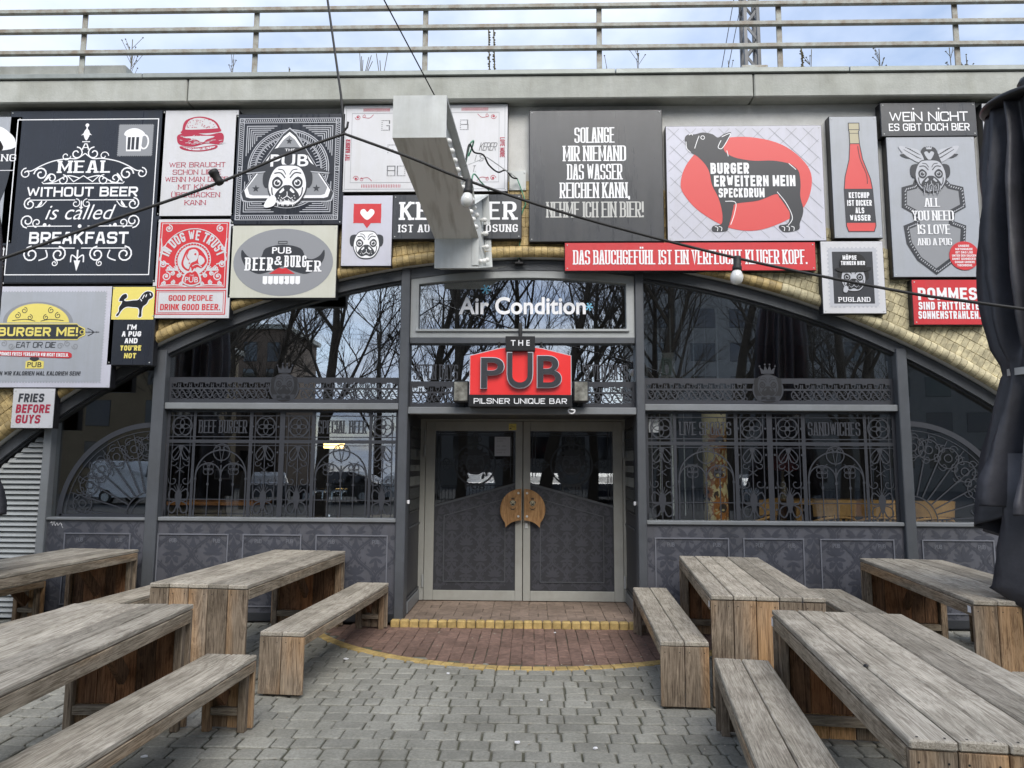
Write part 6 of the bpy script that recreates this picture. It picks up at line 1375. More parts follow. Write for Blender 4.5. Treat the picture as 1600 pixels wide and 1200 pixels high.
# ------------------------------------------------------------------ closed parasols
from mathutils.noise import noise as _mn
def mnoise(p): return _mn(Vector(p))
def parasol(cx, cy, label, zs=1.0, seed=1):
    T = thing('closed_parasol', (cx, cy, 0), label, 'parasol', 'closed black parasols at the ends of the terrace'); rr = random.Random(seed)
    # (height, radius, fold depth)
    prof = [(4.28,.27,.10),(4.1,.29,.16),(3.8,.33,.2),(3.5,.37,.22),(3.2,.405,.24),(2.95,.41,.24),(2.7,.39,.2),(2.5,.345,.14),(2.38,.285,.06),(2.31,.275,.05),(2.22,.30,.10),(2.0,.37,.16),(1.75,.45,.2),(1.5,.52,.22),(1.36,.55,.22),(1.29,.55,.22)]
    fine = []
    for i in range(len(prof)-1):
        for k in range(4): fine.append(tuple(lerp(prof[i][q], prof[i+1][q], k/4) for q in range(3)))
    prof = fine+[prof[-1]]; nA = 160; m_ = MB(); vs = []
    ph = [rr.uniform(-.5,.5) for _ in prof]; amp = [rr.uniform(.7,1.2) for _ in range(9)]
    for i, (z, r0_, fd) in enumerate(prof):
        for k in range(nA):
            a_ = 2*math.pi*k/nA; f = 1-abs(math.sin(6*a_+.25*math.sin(z*1.3+seed)+.9)); sharp = f*(.75+.25*f)
            rr_ = r0_*(1-fd*2.6*(1-sharp)*(.85+.3*math.sin(2*a_+seed))) + (.012*math.sin(3*a_+z*3+seed)+.008*math.sin(7*a_-z*4+seed))*(1 if z < 2.3 else .5)
            zq = mnoise((math.cos(a_)*2.6+seed, math.sin(a_)*2.6, z*1.1)); zw = mnoise((math.cos(a_)*5+seed, math.sin(a_)*5, z*3.2)); rr_ += .03*(.35-abs(zq))*(1.3 if z < 2.3 else .6) + .022*(.3-abs(zw)); zz_ = z + (0.10*math.sin(2*a_+seed)+.05*math.sin(5*a_))*max(0, min(1, (1.75-z)/.45))
            tw = .18*(4.3-z)*.2; vs.append((cx+rr_*math.cos(a_+tw), cy+rr_*math.sin(a_+tw), zz_))
    fs = [(i*nA+k, (i+1)*nA+k, (i+1)*nA+(k+1)%nA, i*nA+(k+1)%nA) for i in range(len(prof)-1) for k in range(nA)]
    m_.add(vs, fs); o = m_.build('canopy', M['canvas'], T, smooth=True)
    sd_ = o.modifiers.new('cloth_thickness', 'SOLIDIFY'); sd_.thickness = .006
    m_ = MB(); vs = []
    for i, (z, r0_) in enumerate(((1.75,.36),(1.4,.40),(1.1,.44),(.85,.47),(.72,.48))):
        for k in range(nA):
            a_ = 2*math.pi*k/nA; f = 1-abs(math.sin(3*a_+.4*math.sin(z*3)+.4)); rr_ = r0_*(1-.34*(1-f)); vs.append((cx+rr_*math.cos(a_), cy+rr_*math.sin(a_), z + (.08*(f) if i == 4 else 0)+(.05*math.sin(3*a_) if i == 4 else 0)))
    m_.add(vs, [(i*nA+k, (i+1)*nA+k, (i+1)*nA+(k+1)%nA, i*nA+(k+1)%nA) for i in range(4) for k in range(nA)]); o = m_.build('inner_canopy', M['canvas'], T, smooth=True); sd_ = o.modifiers.new('cloth_thickness', 'SOLIDIFY'); sd_.thickness = .005
    m_ = MB(); vs = []
    for z in (2.31, 2.36):
        for k in range(nA): a_ = 2*math.pi*k/nA; vs.append((cx+.258*math.cos(a_), cy+.258*math.sin(a_), z+.02*math.sin(a_+1)))
    m_.add(vs, [(k, (k+1)%nA, nA+(k+1)%nA, nA+k) for k in range(nA)]); m_.build('strap', M['strap'], T)
    m_ = MB(); m_.lathe((cx, cy, 4.28), [(.295,-.02),(.31,.0),(.30,.02),(.2,.06),(.06,.10),(.05,.13),(.07,.16),(.05,.20),(.01,.21)], 32); m_.build('top_cap', M['black'], T, smooth=True)
    m_ = MB(); m_.lathe((cx, cy, 0), [(.03,.06),(.03,4.3)], 14); m_.build('pole', M['anth2'], T)
    m_ = MB(); m_.bbox(cx-.3, cx+.3, cy-.3, cy+.3, 0.004, .06, .01); m_.build('base_plate', M['anth2'], T)
    return T
pr = at(1535, 790, -2.6)
parasol(3.62, -2.6, 'closed black parasol with pale strap at the right edge of the terrace')
parasol(at(3, 172, -2.2).x-.355, -2.2, 'closed black parasol mostly beyond the left edge of the terrace', seed=4)

# ------------------------------------------------------------------ tables and benches
def timber(kind, L_, Wd, H, npl, seed):
    """slab-sided plank furniture built round the origin, long axis y"""
    rr = random.Random(seed); T = new_empty(kind, (0,0,0)); th = .034; ORG[T] = Vector((0,0,0)); tbl = kind == 'beer_table'
    pw = Wd/npl; tp = MB()
    for i in range(npl):
        x0 = -Wd/2+i*pw; tp.bbox(x0+.003, x0+pw-.0025, -L_/2+rr.uniform(-.005,.005), L_/2+rr.uniform(-.005,.005), H-th+rr.uniform(-.0015,.0015), H+rr.uniform(-.002,.002), .006)
    tt = tp.build('tabletop' if tbl else 'seat', M['w_top'], T); sw = MB()
    for i in range(npl):
        for e in (-1, 1):
            for q in (.22, .78): sw.lathe((-Wd/2+(i+q)*pw, e*(L_/2-.018), H+.0018), [(.0045,0),(.0045,.0008)], 6)
    sw.build('screw_heads', M['black'], tt)
    rh = .075 if tbl else .06
    for s in (-1, 1):
        r_ = MB(); r_.bbox(s*(Wd/2-.012)-.014, s*(Wd/2-.012)+.014, -L_/2+.03, L_/2-.03, H-th-rh-.001, H-th-.0015, .003); r_.build('side_rail', M['w_side'], T)
    for e in (-1, 1):
        ye = e*(L_/2-.016); pn = MB(); nb = npl if tbl else 2; bw = Wd/nb
        for i in range(nb):
            x0 = -Wd/2+i*bw; zb = .012+rr.uniform(0, .006); pn.bbox(x0+.0025, x0+bw-.0025, ye-.012, ye+.012, zb, H-th-.003, .003)
        ep = pn.build('end_panel', M['w_leg'], T); 
        nl = MB()
        for i in range(nb):
            for q in (.2, .8): nl.lathe((-Wd/2+(i+q)*bw, ye+e*.0122, H-th-.04), [(.004,-.001),(.004,.001)], 6, 'y')
        nl.build('screw_heads', M['black'], ep)
        yi = e*(L_/2-.03-.024)
        for s in (-1, 1):
            lg = MB(); lg.bbox(s*(Wd/2-.055)-.025, s*(Wd/2-.055)+.025, yi-.022, yi+.022, 0.0, H-th-rh-.002, .004); lg.build('leg', M['w_leg'], T)
        st = MB(); st.bbox(-Wd/2+.082, Wd/2-.082, yi-.02, yi+.02, .10, .155 if tbl else .145, .003); st.build('stretcher', M['w_cross'], T)
        if True:
            lb = MB(); yb0 = yi-e*.004
            lb.obox((0, yb0, .32 if tbl else .2), (0, e*(L_/2-.42 if tbl else L_/2-.28), H-th-.02), .09, .035, (1,0,0)); lb.build('brace', M['w_in'], T)
        if tbl:                                           # inner lining boards, less weathered
            li = MB()
            for i in range(nb):
                x0 = -Wd/2+.09+(Wd-.18)*i/nb; x1 = -Wd/2+.09+(Wd-.18)*(i+1)/nb; li.bbox(x0+.002, x1-.002, ye-e*.0125-(.008 if e > 0 else 0), ye-e*.0125+(.008 if e < 0 else 0), .16, H-th-.09, .002)
            li.build('inner_boards', M['w_in'], T)
    return T
TB = timber('beer_table', 2.15, .77, .76, 5, 1); BN = timber('beer_bench', 2.2, .335, .45, 2, 2)
tabs = [((-2.39,-1.17),-4.5,2.15,'weathered plank table left of the entrance with a bench along its right side'), ((-4.55,-1.2),-4.5,2.15,'weathered plank table by the louvre at the far left wall'), ((-2.50,-4.07),2,2.15,'nearest plank table on the left, cut by the left picture edge'),
        ((1.75,-1.42),-6,2.2,'weathered plank table right of the entrance against the dado'), ((1.76,-4.08),-7,2.15,'nearest plank table on the right with a dark knot on its top'), ((3.50,-1.5),-6.5,2.25,'plank table at the far right under the closed parasol')]
for i, ((x, y_), an, L_, lb) in enumerate(tabs):
    o = TB if i == 0 else copy_tree(TB); o.location = (x, y_, 0); o.rotation_euler = (0, 0, R(an)); o.scale = (1, L_/2.15, 1); tag(o, lb, 'table', 'plank beer tables on the terrace')
bens = [((-1.705,-1.27),-4.5,'plank bench with orange end boards left of the brick apron'), ((-1.95,-4.07),-2.7,'nearest plank bench on the left with a weathered split top'), ((-3.72,-1.30),-6,'plank bench between the two rear left tables'), ((-5.35,-1.15),-4.5,'plank bench half seen under the far left table'),
        ((1.12,-1.41),-3.2,'plank bench right of the entrance at the brick apron'), ((1.16,-4.02),-8.5,'nearest plank bench on the right, in front of the knotty table'), ((2.80,-1.37),-5.5,'plank bench between the two rear right tables'), ((2.72,-4.22),-7,'plank bench behind the nearest right table, cut by the right picture edge'), ((4.22,-1.62),-6,'plank bench half seen under the far right table')]
for i, ((x, y_), an, lb) in enumerate(bens):
    o = BN if i == 0 else copy_tree(BN); o.location = (x, y_, 0); o.rotation_euler = (0, 0, R(an)); tag(o, lb, 'bench', 'plank beer benches on the terrace')
q = atz(1353, 1041, .762); t = MB(); t.lathe((q.x, q.y, .7605), [(.008,0),(.012,.003),(.009,.009),(.003,.011)], 10); tag(t.build('pebble', M['black']), 'tiny dark pebble lying on the nearest right table', 'pebble')
for ti, (lx_, ly_), sz_, lb in ((4, (-.387, 1.03), .055, 'torn white sticker on the far corner of the nearest right table'), (3, (-.387, -1.06), .045, 'small white sticker at the near corner of the table right of the entrance'), (5, (-.387, -1.08), .05, 'white sticker on the near corner of the far right table')):
    (x, y_), an, L_, _ = tabs[ti]; c_, n_ = math.cos(R(an)), math.sin(R(an)); t = MB(); P = [(-.5,-.45),(.5,-.5),(.42,.1),(.5,.48),(-.1,.5),(-.48,.42)]
    for e in (0, -.0012): 
        vs = [(lx_-.003+e, ly_+p[0]*sz_, .692+p[1]*sz_*.9) for p in P]; t.add([(x+v[0]*c_-v[1]*n_, y_+v[0]*n_+v[1]*c_, v[2]) for v in vs], [tuple(range(6)) if e == 0 else tuple(range(6))[::-1]])
    tag(t.build('corner_sticker', M['white']), lb, 'sticker')
# litter on the paving
LT = [((700,1053,'small pale scrap on the paving below the left end of the apron'), .018), ((846,1077+18,'white paper crumb on the paving before the apron centre'), .014), ((808,1161,'white leaf-shaped scrap in a joint near the bottom middle'), .022), ((541,1030,'pale flat scrap lying on the paving beside the orange-ended bench'), .026), ((867,989,'white crumb on the red brick below the door step'), .012), ((930,1170,'small white scrap on the paving between the bench rows'), .014), ((226,1183,'white twig-like scrap on the paving under the near left bench'), .02)]
for (px, py, lb), s_ in LT:
    q = atz(px, py, .004); t = MB(); rr = random.Random(px); n = 7
    P = [(q.x+s_*rr.uniform(.6,1.1)*math.cos(2*math.pi*k/n), q.y+s_*.8*rr.uniform(.5,1.1)*math.sin(2*math.pi*k/n)) for k in range(n)]
    t.add([(x, y_, .004+rr.uniform(0,.002)) for x, y_ in P]+[(x, y_, .009+rr.uniform(0,.005)) for x, y_ in P], [tuple(range(n))[::-1], tuple(range(n, 2*n))]+[(k, (k+1)%n, n+(k+1)%n, n+k) for k in range(n)])
    tag(t.build('paper_scrap', M['white']), lb, 'scrap', 'scraps on the paving')

# grit, leaf crumbs and butts caught in the joints
rr = random.Random(44); t = MB()
for k in range(900):
    y_ = rr.uniform(-5.2, -.05); x = rr.uniform(-1, 1)*(1.4+(7.6+y_)*.55); s_ = rr.choice((.003, .004, .006)); a_ = rr.uniform(0, 6.28); l_ = s_*rr.choice((1, 1.5, 2.6))
    c_, n_ = math.cos(a_), math.sin(a_); P = [(l_, 0), (0, s_*.7), (-l_, 0), (0, -s_*.7)]
    t.add([(x+p[0]*c_-p[1]*n_, y_+p[0]*n_+p[1]*c_, .003) for p in P]+[(x, y_, .003+s_)], [(0,1,4), (1,2,4), (2,3,4), (3,0,4)])
tag(t.build('grit', mat('dry_grit', S(150,144,130), .9, isl=.5)), kind='stuff')
# ------------------------------------------------------------------ inside the pub
M['inwall'] = mat('dim_brown_plaster', S(74,62,52), .9, var=.2, vscale=2); M['infloor'] = mat('dark_floor_boards', S(58,48,40), .6, var=.2)
RM = thing('pub_room', (0, 3, 0), 'dim bar room seen through the pub windows', 'room')
t = MB(); t.box(-6.8, 6.8, 5.6, 5.7, .1, 3.9); t.box(-6.9, -6.8, .2, 5.6, .1, 3.9); t.box(6.8, 6.9, .2, 5.6, .1, 3.9); t.build('wall', M['inwall'], RM)
t = MB(); t.box(-6.8, XC1-.145, .17, 5.6, .0, .1); t.box(XC2+.145, 6.8, .17, 5.6, .0, .1); t.box(XC1-.144, XC2+.144, 1.32, 5.6, .0, .1); t.build('floor', M['infloor'], RM)
t = MB(); t.box(-6.8, 6.8, .17, 5.6, 3.9, 4.0); t.build('ceiling', M['inwall'], RM)
t = MB(); t.box(XC1-.14, XC1-.045, .131, YD+.1, .1, 2.235); t.box(XC2+.045, XC2+.14, .131, YD+.1, .1, 2.235); t.build('lobby_wall', M['anth2'], RM)
BIRCH = mat('honey_bentwood', S(206,160,92), .45, var=.2, vscale=9)
def chair(name):
    T = new_empty(name, (0,0,0)); ORG[T] = Vector((0,0,0))
    t = MB(); t.lathe((0,0,.43), [(.19,0),(.21,.01),(.21,.03),(.19,.04)], 20); t.build('seat', BIRCH, T)
    for sx_ in (-1, 1):
        for sy_ in (-1, 1): l = MB(); l.tube([(sx_*.2, sy_*.2, 0), (sx_*.16, sy_*.16, .44)], [.014,.019], 8); l.build('leg', BIRCH, T)
    t = MB(); P = [(.27*math.cos(R(a_)), .24*math.sin(R(a_)), .70+.10*max(0, -math.sin(R(a_)))) for a_ in range(160, 381, 10)]; t.tube(P, .017, 8)
    for s in (-1, 1): t.tube([P[0] if s < 0 else P[-1], (s*.22, .12, .46)], .013, 8)
    t.build('arm_rail', BIRCH, T)
    t = MB(); n = 14; vs = []
    for z_, rr_ in ((.80,.235),(.98,.25)):
        for k in range(n+1): a_ = R(205+130*k/n); vs.append((rr_*1.1*math.cos(a_), rr_*math.sin(a_), z_+.02*math.sin(math.pi*k/n)))
    for z_, rr_ in ((.80,.255),(.98,.27)):
        for k in range(n+1): a_ = R(205+130*k/n); vs.append((rr_*1.1*math.cos(a_), rr_*math.sin(a_), z_+.02*math.sin(math.pi*k/n)))
    m_ = n+1; fs = []
    for k in range(n): fs += [(k,k+1,m_+k+1,m_+k), (2*m_+k,3*m_+k,3*m_+k+1,2*m_+k+1), (k,2*m_+k,2*m_+k+1,k+1), (m_+k,m_+k+1,3*m_+k+1,3*m_+k)]
    t.add(vs, fs); t.build('backrest', BIRCH, T)
    t = MB()
    for k in range(7): a_ = R(222+96*k/6); t.tube([(.17*math.cos(a_), .17*math.sin(a_), .46), (.25*math.cos(a_)*1.05, .245*math.sin(a_), .82)], .012, 6)
    t.build('spindles', BIRCH, T); return T
CH = chair('bentwood_armchair')
for i, (px, yy_, rz, lb) in enumerate(((1297, .95, 5, 'honey bentwood armchair behind the middle of the right window'), (1369, .95, -6, 'honey bentwood armchair behind the right end of the right window'), (1448, .9, 0, 'honey bentwood armchair behind the far right fan window'), (1180, 1.2, 60, 'honey bentwood armchair beside the flower-patterned pillar'))):
    o = CH if i == 0 else copy_tree(CH); q = at(px, 800, yy_); o.location = (q.x, yy_, .28); o.rotation_euler = (0, 0, R(rz)); tag(o, lb, 'armchair', 'bentwood armchairs inside the pub')
t = MB(); t.box(1.3, 6.6, .2, 2.4, .1, .28); o = t.build('window_podium', M['infloor']); tag(o, 'low dark podium carrying the armchairs behind the right windows', 'podium')
for (xa_, xb_, yy_, lb) in ((at(1215,775,1.6).x, at(1460,775,1.6).x, 1.6, 'long pale timber table behind the bentwood armchairs'),):
    T = thing('pub_table', ((xa_+xb_)/2, yy_, .28), lb, 'table'); t = MB(); t.bbox(xa_, xb_, yy_-.35, yy_+.35, 1.19, 1.24, .006); t.build('tabletop', BIRCH, T)
    for x in (xa_+.15, xb_-.15):
        for y_ in (yy_-.28, yy_+.28): l = MB(); l.bbox(x-.04, x+.04, y_-.04, y_+.04, .28, 1.189, .004); l.build('leg', BIRCH, T)
q0, q1 = at(1105, 808, .62), at(1140, 703, .62); pr_ = (q1.x-q0.x)/2; pcx = (q0.x+q1.x)/2
PI_ = thing('flower_pillar', (pcx, .62+pr_, .28), 'round pillar wrapped in yellow cloth printed with brown sunflowers', 'pillar')
CLOTH = mat('pale_yellow_cloth', S(226,208,150), .8, var=.06); PET = mat('brown_petal_print', S(176,112,44), .8, var=.45, vscale=18); DKP = mat('dark_leaf_print', S(62,48,34), .8)
t = MB(); t.lathe((pcx, .62+pr_, .29), [(pr_,0),(pr_,1.98)], 40); t.build('cloth', CLOTH, PI_, smooth=True)
def onpil(u, z, e): a_ = u/pr_; return (pcx+(pr_+e)*math.sin(a_), .62+pr_-(pr_+e)*math.cos(a_), z)
mp_, ml_, rr = MB(), MB(), random.Random(9)
for (u, z_, s) in ((.03,1.94,.20),(.0,1.57,.20),(.05,1.18,.19),(-.12,1.36,.08)):
    for k in range(15):
        a_ = 2*math.pi*k/15; l_ = s*rr.uniform(.85,1.1); w_ = s*.17
        loc = [(.25*s,-w_*.5),(l_*.6,-w_),(l_,0),(l_*.6,w_),(.25*s,w_*.5)]
        P = [(u+p[0]*math.cos(a_)-p[1]*math.sin(a_), z_+p[0]*math.sin(a_)+p[1]*math.cos(a_)) for p in loc]; mp_.add([onpil(a2, b2, .003+.0004*(k % 3)) for a2, b2 in P], [tuple(range(5))])
    ml_.add([onpil(u+s*.27*math.cos(2*math.pi*k/12), z_+s*.27*math.sin(2*math.pi*k/12), .0055) for k in range(12)], [tuple(range(12))])
    for k in range(4):
        a_ = rr.uniform(0, 6.28); P = [(u+p[0]*math.cos(a_)-p[1]*math.sin(a_), z_+p[0]*math.sin(a_)+p[1]*math.cos(a_)) for p in ((s*.9,-.02),(s*1.3,-.05),(s*1.6,0),(s*1.3,.05),(s*.9,.02))]; ml_.add([onpil(a2, b2, .0022) for a2, b2 in P], [tuple(range(5))])
mp_.build('petal_print', PET, PI_); ml_.build('leaf_print', DKP, PI_)
BL = thing('vertical_blind', (1.7, .3, 1.1), 'pale vertical slat blind hanging inside the left part of the right window', 'blind')
BLM = mat('pale_blind_slat', S(170,176,172), .8)
for k, px in enumerate((1011, 1029, 1048, 1066, 1084, 1102, 1121)):
    q = at(px, 560, .28); zlo = 2.32 if k > 3 else 1.12; t = MB(); t.obox((q.x, .28, zlo), (q.x, .28, 3.4), .004 if k % 2 else .014, .09, (.25,1,0)); t.build('slat', BLM, BL)
q0, q1 = at(1028, 551, .1), at(1055, 592, .1); T = thing('window_poster', ((q0.x+q1.x)/2, .1, q1.z), 'small cream framed poster with a green picture inside the right window', 'poster')
a = Art(T, .094, q0.x, q0.z, q1.x-q0.x, q0.z-q1.z); t = MB(); t.bbox(q0.x, q1.x, .095, .11, q1.z, q0.z, .003); t.build('card', M['board_cream'], T)
PG_ = mat('pale_green_print', S(150,178,158), .6); a.rect('picture', PG_, .2, .2, .8, .85); a.text('lettering', 'darkink', 'S', .48, .38, .3, .22, t=.14); a.blob('picture', 'white', [(.4,.5),(.6,.48),(.62,.75),(.45,.8)], 2); a.flush()
q0, q1 = at(1013, 655, .1), at(1029, 676, .1); t = MB(); t.bbox(q0.x, q1.x, .08, .085, q1.z, q0.z, .001); tag(t.build('paper_sheet', M['white']), 'white paper sheet in the upper left corner of the right lower window', 'paper')
RSH = mat('dusky_red_lampshade', S(120,52,50), .8); q = at(1222, 725, 1.9); T = thing('table_lamp', (q.x, 1.9, 1.24), 'red shaded lamp standing behind the right window', 'lamp'); t = MB(); t.lathe((q.x,1.9,1.62), [(.19,-.02),(.20,0),(.10,.2),(.09,.2)], 20); t.build('lamp_shade', RSH, T); t = MB(); t.lathe((q.x,1.9,1.24), [(.08,0),(.03,.03),(.05,.12),(.02,.22),(.015,.4)], 14); t.build('stem', M['beige'], T)
# left side: bar counter of rough stone with timber ledge, beer tap, screen
q0, q1 = at(286, 806, 1.4), at(371, 784, 1.4); STN = mat('rough_pale_stone', S(150,140,120), .9, var=.3, vscale=5, isl=.15, bump=.5, bscale=20)
T = thing('bar_counter', ((q0.x+q1.x)/2, 1.7, .1), 'rough stone bar counter with an orange timber ledge behind the left window', 'bar counter'); rr = random.Random(2); t = MB(); z_ = .12
while z_ < q1.z-.05:
    x = -4.6
    while x < q1.x+.2: w_ = rr.uniform(.16,.34); t.bbox(x, min(x+w_-.008, q1.x+.2), 1.4+rr.uniform(-.02,.01), 1.9, z_, min(z_+.105, q1.z-.05), .012); x += w_
    z_ += .113
t.build('stone_front', STN, T); t = MB(); t.bbox(-4.6, q1.x+.24, 1.32, 1.95, q1.z-.045, q1.z, .006); t.build('ledge', mat('orange_pine', S(196,130,62), .6, var=.2), T)
q = at(516, 785, 1.5); T = thing('beer_tap_column', (q.x, 1.5, 1.0), 'chrome beer tap column behind the left window', 'beer tap'); CR = mat('chrome', S(200,205,210), .15, 1.0)
t = MB(); t.bbox(q.x-1.0, q.x+.8, 1.3, 1.9, .1, .98, .01); tag(t.build('tap_counter', M['infloor']), 'dark counter carrying the chrome beer tap', 'counter')
t = MB(); t.lathe((q.x,1.5,.98), [(.10,0),(.10,.02),(.055,.04),(.055,.42),(.07,.44),(.02,.47)], 20); t.tube([(q.x-.22,1.5,1.3),(q.x+.22,1.5,1.3)], .045, 12); t.build('column', CR, T)
for s in (-.18, -.06, .06, .18): t = MB(); t.tube([(q.x+s,1.45,1.3),(q.x+s,1.38,1.29),(q.x+s,1.37,1.2)], .014, 8); t.tube([(q.x+s,1.46,1.34),(q.x+s,1.44,1.46)], .012, 8); t.build('tap', CR, T)
q0, q1 = at(505, 701, 2.2), at(536, 691, 2.2); LE = mat('lit_lamp_tube', S(255,214,140), .5, emit=1.6); T = thing('bar_lamp', ((q0.x+q1.x)/2, 2.2, q0.z-.1), 'lit warm strip lamp over the bar behind the left window', 'lamp')
t = MB(); t.bbox(q0.x, q1.x, 2.2, 2.3, q0.z+.005, q1.z, .01); t.build('light_strip', LE, T); t = MB(); t.bbox(q0.x-.01, q1.x+.01, 2.19, 2.32, q1.z+.001, q1.z+.08, .01); t.build('housing', M['black'], T)
q0, q1 = at(335, 733, 1.9), at(360, 749, 1.9); T = thing('till_screen', ((q0.x+q1.x)/2, 1.9, 1.0), 'small dark till screen with pale frame behind the left window', 'screen'); t = MB(); t.bbox(q0.x, q1.x, 1.9, 1.94, q1.z, q0.z, .006); t.build('bezel', M['lgrey'], T); t = MB(); t.bbox(q0.x+.02, q1.x-.02, 1.895, 1.9, q1.z+.02, q0.z-.02, .001); t.build('screen', M['black'], T); t = MB(); t.tube([((q0.x+q1.x)/2,1.93,q1.z+.02),((q0.x+q1.x)/2,1.96,.98)], .02, 8); t.build('stand', M['black'], T)

# ------------------------------------------------------------------ the street the windows mirror
def tree_mesh(seed, H, dens=1.0):
    rr = random.Random(seed); tr, cr = MB(), MB()
    def branch(mb, p, d, l_, r0_, n, wob, sides):
        P = [Vector(p)]; d = Vector(d).normalized(); dirs = []
        for i in range(n):
            d = (d + Vector((rr.gauss(0,wob), rr.gauss(0,wob), rr.gauss(0.05,wob*.6)))).normalized(); P.append(P[-1]+d*(l_/n)); dirs.append(d)
        mb.tube(P, [r0_*(1-.72*i/n) for i in range(n+1)], sides, caps=False); return P, dirs
    P, D = branch(tr, (0,0,0), (rr.uniform(-.08,.08),rr.uniform(-.08,.08),1), H*.62, H*.0165, 9, .07, 9)
    def rec(p, d, l_, r0_, lev):
        n = (6, 5, 4, 3)[lev]; Q, QD = branch(cr, p, d, l_, r0_, n, (.07,.10,.13,.15)[lev], (6,5,4,3)[lev])
        if lev == 3: return
        for i in range(1, n+1):
            for _ in range(((1,2)[rr.random() < .6*dens], 2 if rr.random() < dens else 1, 2)[lev]):
                dd = QD[i-1]; side = dd.cross(Vector((rr.gauss(0,1), rr.gauss(0,1), rr.gauss(0,1)))).normalized()
                rec(Q[i], dd*.75+side*rr.uniform(.4,.8)+Vector((0,0,.22)), l_*rr.uniform(.38,.6), r0_*(1-.7*i/n)*.62, lev+1)
    for i in range(3, 10):
        for _ in range(1 if i < 8 else 3):
            a_ = rr.uniform(0, 6.283); d = Vector((math.cos(a_), math.sin(a_), rr.uniform(.7, 1.7)))
            rec(P[i], d, H*rr.uniform(.26, .42), H*.0052*(1.25-.07*i), 0)
    return tr, cr
protos = []
TW = [(-9.6,-12.5,13,'bare plane tree nearest the left windows across the street'), (-6.9,-15.5,15,'thick bare tree mirrored left of the left window centre'), (-4.6,-19,15,'bare tree mirrored at the right of the left window'), (-2.6,-16.5,14,'slim bare tree mirrored beside the left door post'), (-1.0,-22,16,'bare tree mirrored at the left of the lettered fanlight'), (.5,-17,15,'bare tree mirrored behind the window lettering'), (2.6,-21,15,'bare tree mirrored at the right of the lettered fanlight'),
      (4.1,-14.5,15,'thick bare tree mirrored at the left of the right window'), (6.6,-17.5,16,'bare tree mirrored at the centre of the right window'), (9.8,-15,15,'leaning bare tree mirrored at the right of the right window'), (12.8,-20,15,'bare tree mirrored in the right fan window'), (-12.8,-18,15,'bare tree mirrored in the left fan window'), (-8,-29,15,'far bare tree by the brown apartment house'), (-16.5,-30,14,'far bare tree before the middle of the brown apartment house'), (-11.6,-21,13,'bare tree mirrored over the left end of the left window'), (-20.5,-33,15,'farthest bare tree at the left of the street'), (5.2,-24,15,'bare tree behind the parked cars on the right'), (8.4,-22.5,14,'bare tree mirrored right of the right window centre'), (16,-26,15,'far bare tree at the right end of the street')]
for k, H in enumerate((14, 15, 16)):
    tr, cr = tree_mesh(11+k*7, H, .5); T = new_empty('bare_tree', (0,0,0)); ORG[T] = Vector((0,0,0)); tr.build('trunk', M['bark'], T, smooth=True); cr.build('crown', M['bark'], T); protos.append(T)
for i, (x, y_, H, lb) in enumerate(TW):
    o = protos[i] if i < 3 else copy_tree(protos[i % 3]); o.location = (x, y_, -.15); o.rotation_euler = (0, 0, i*2.1); s_ = H/15.0; o.scale = (s_, s_, s_); tag(o, lb, 'tree', 'bare street trees opposite the pub')
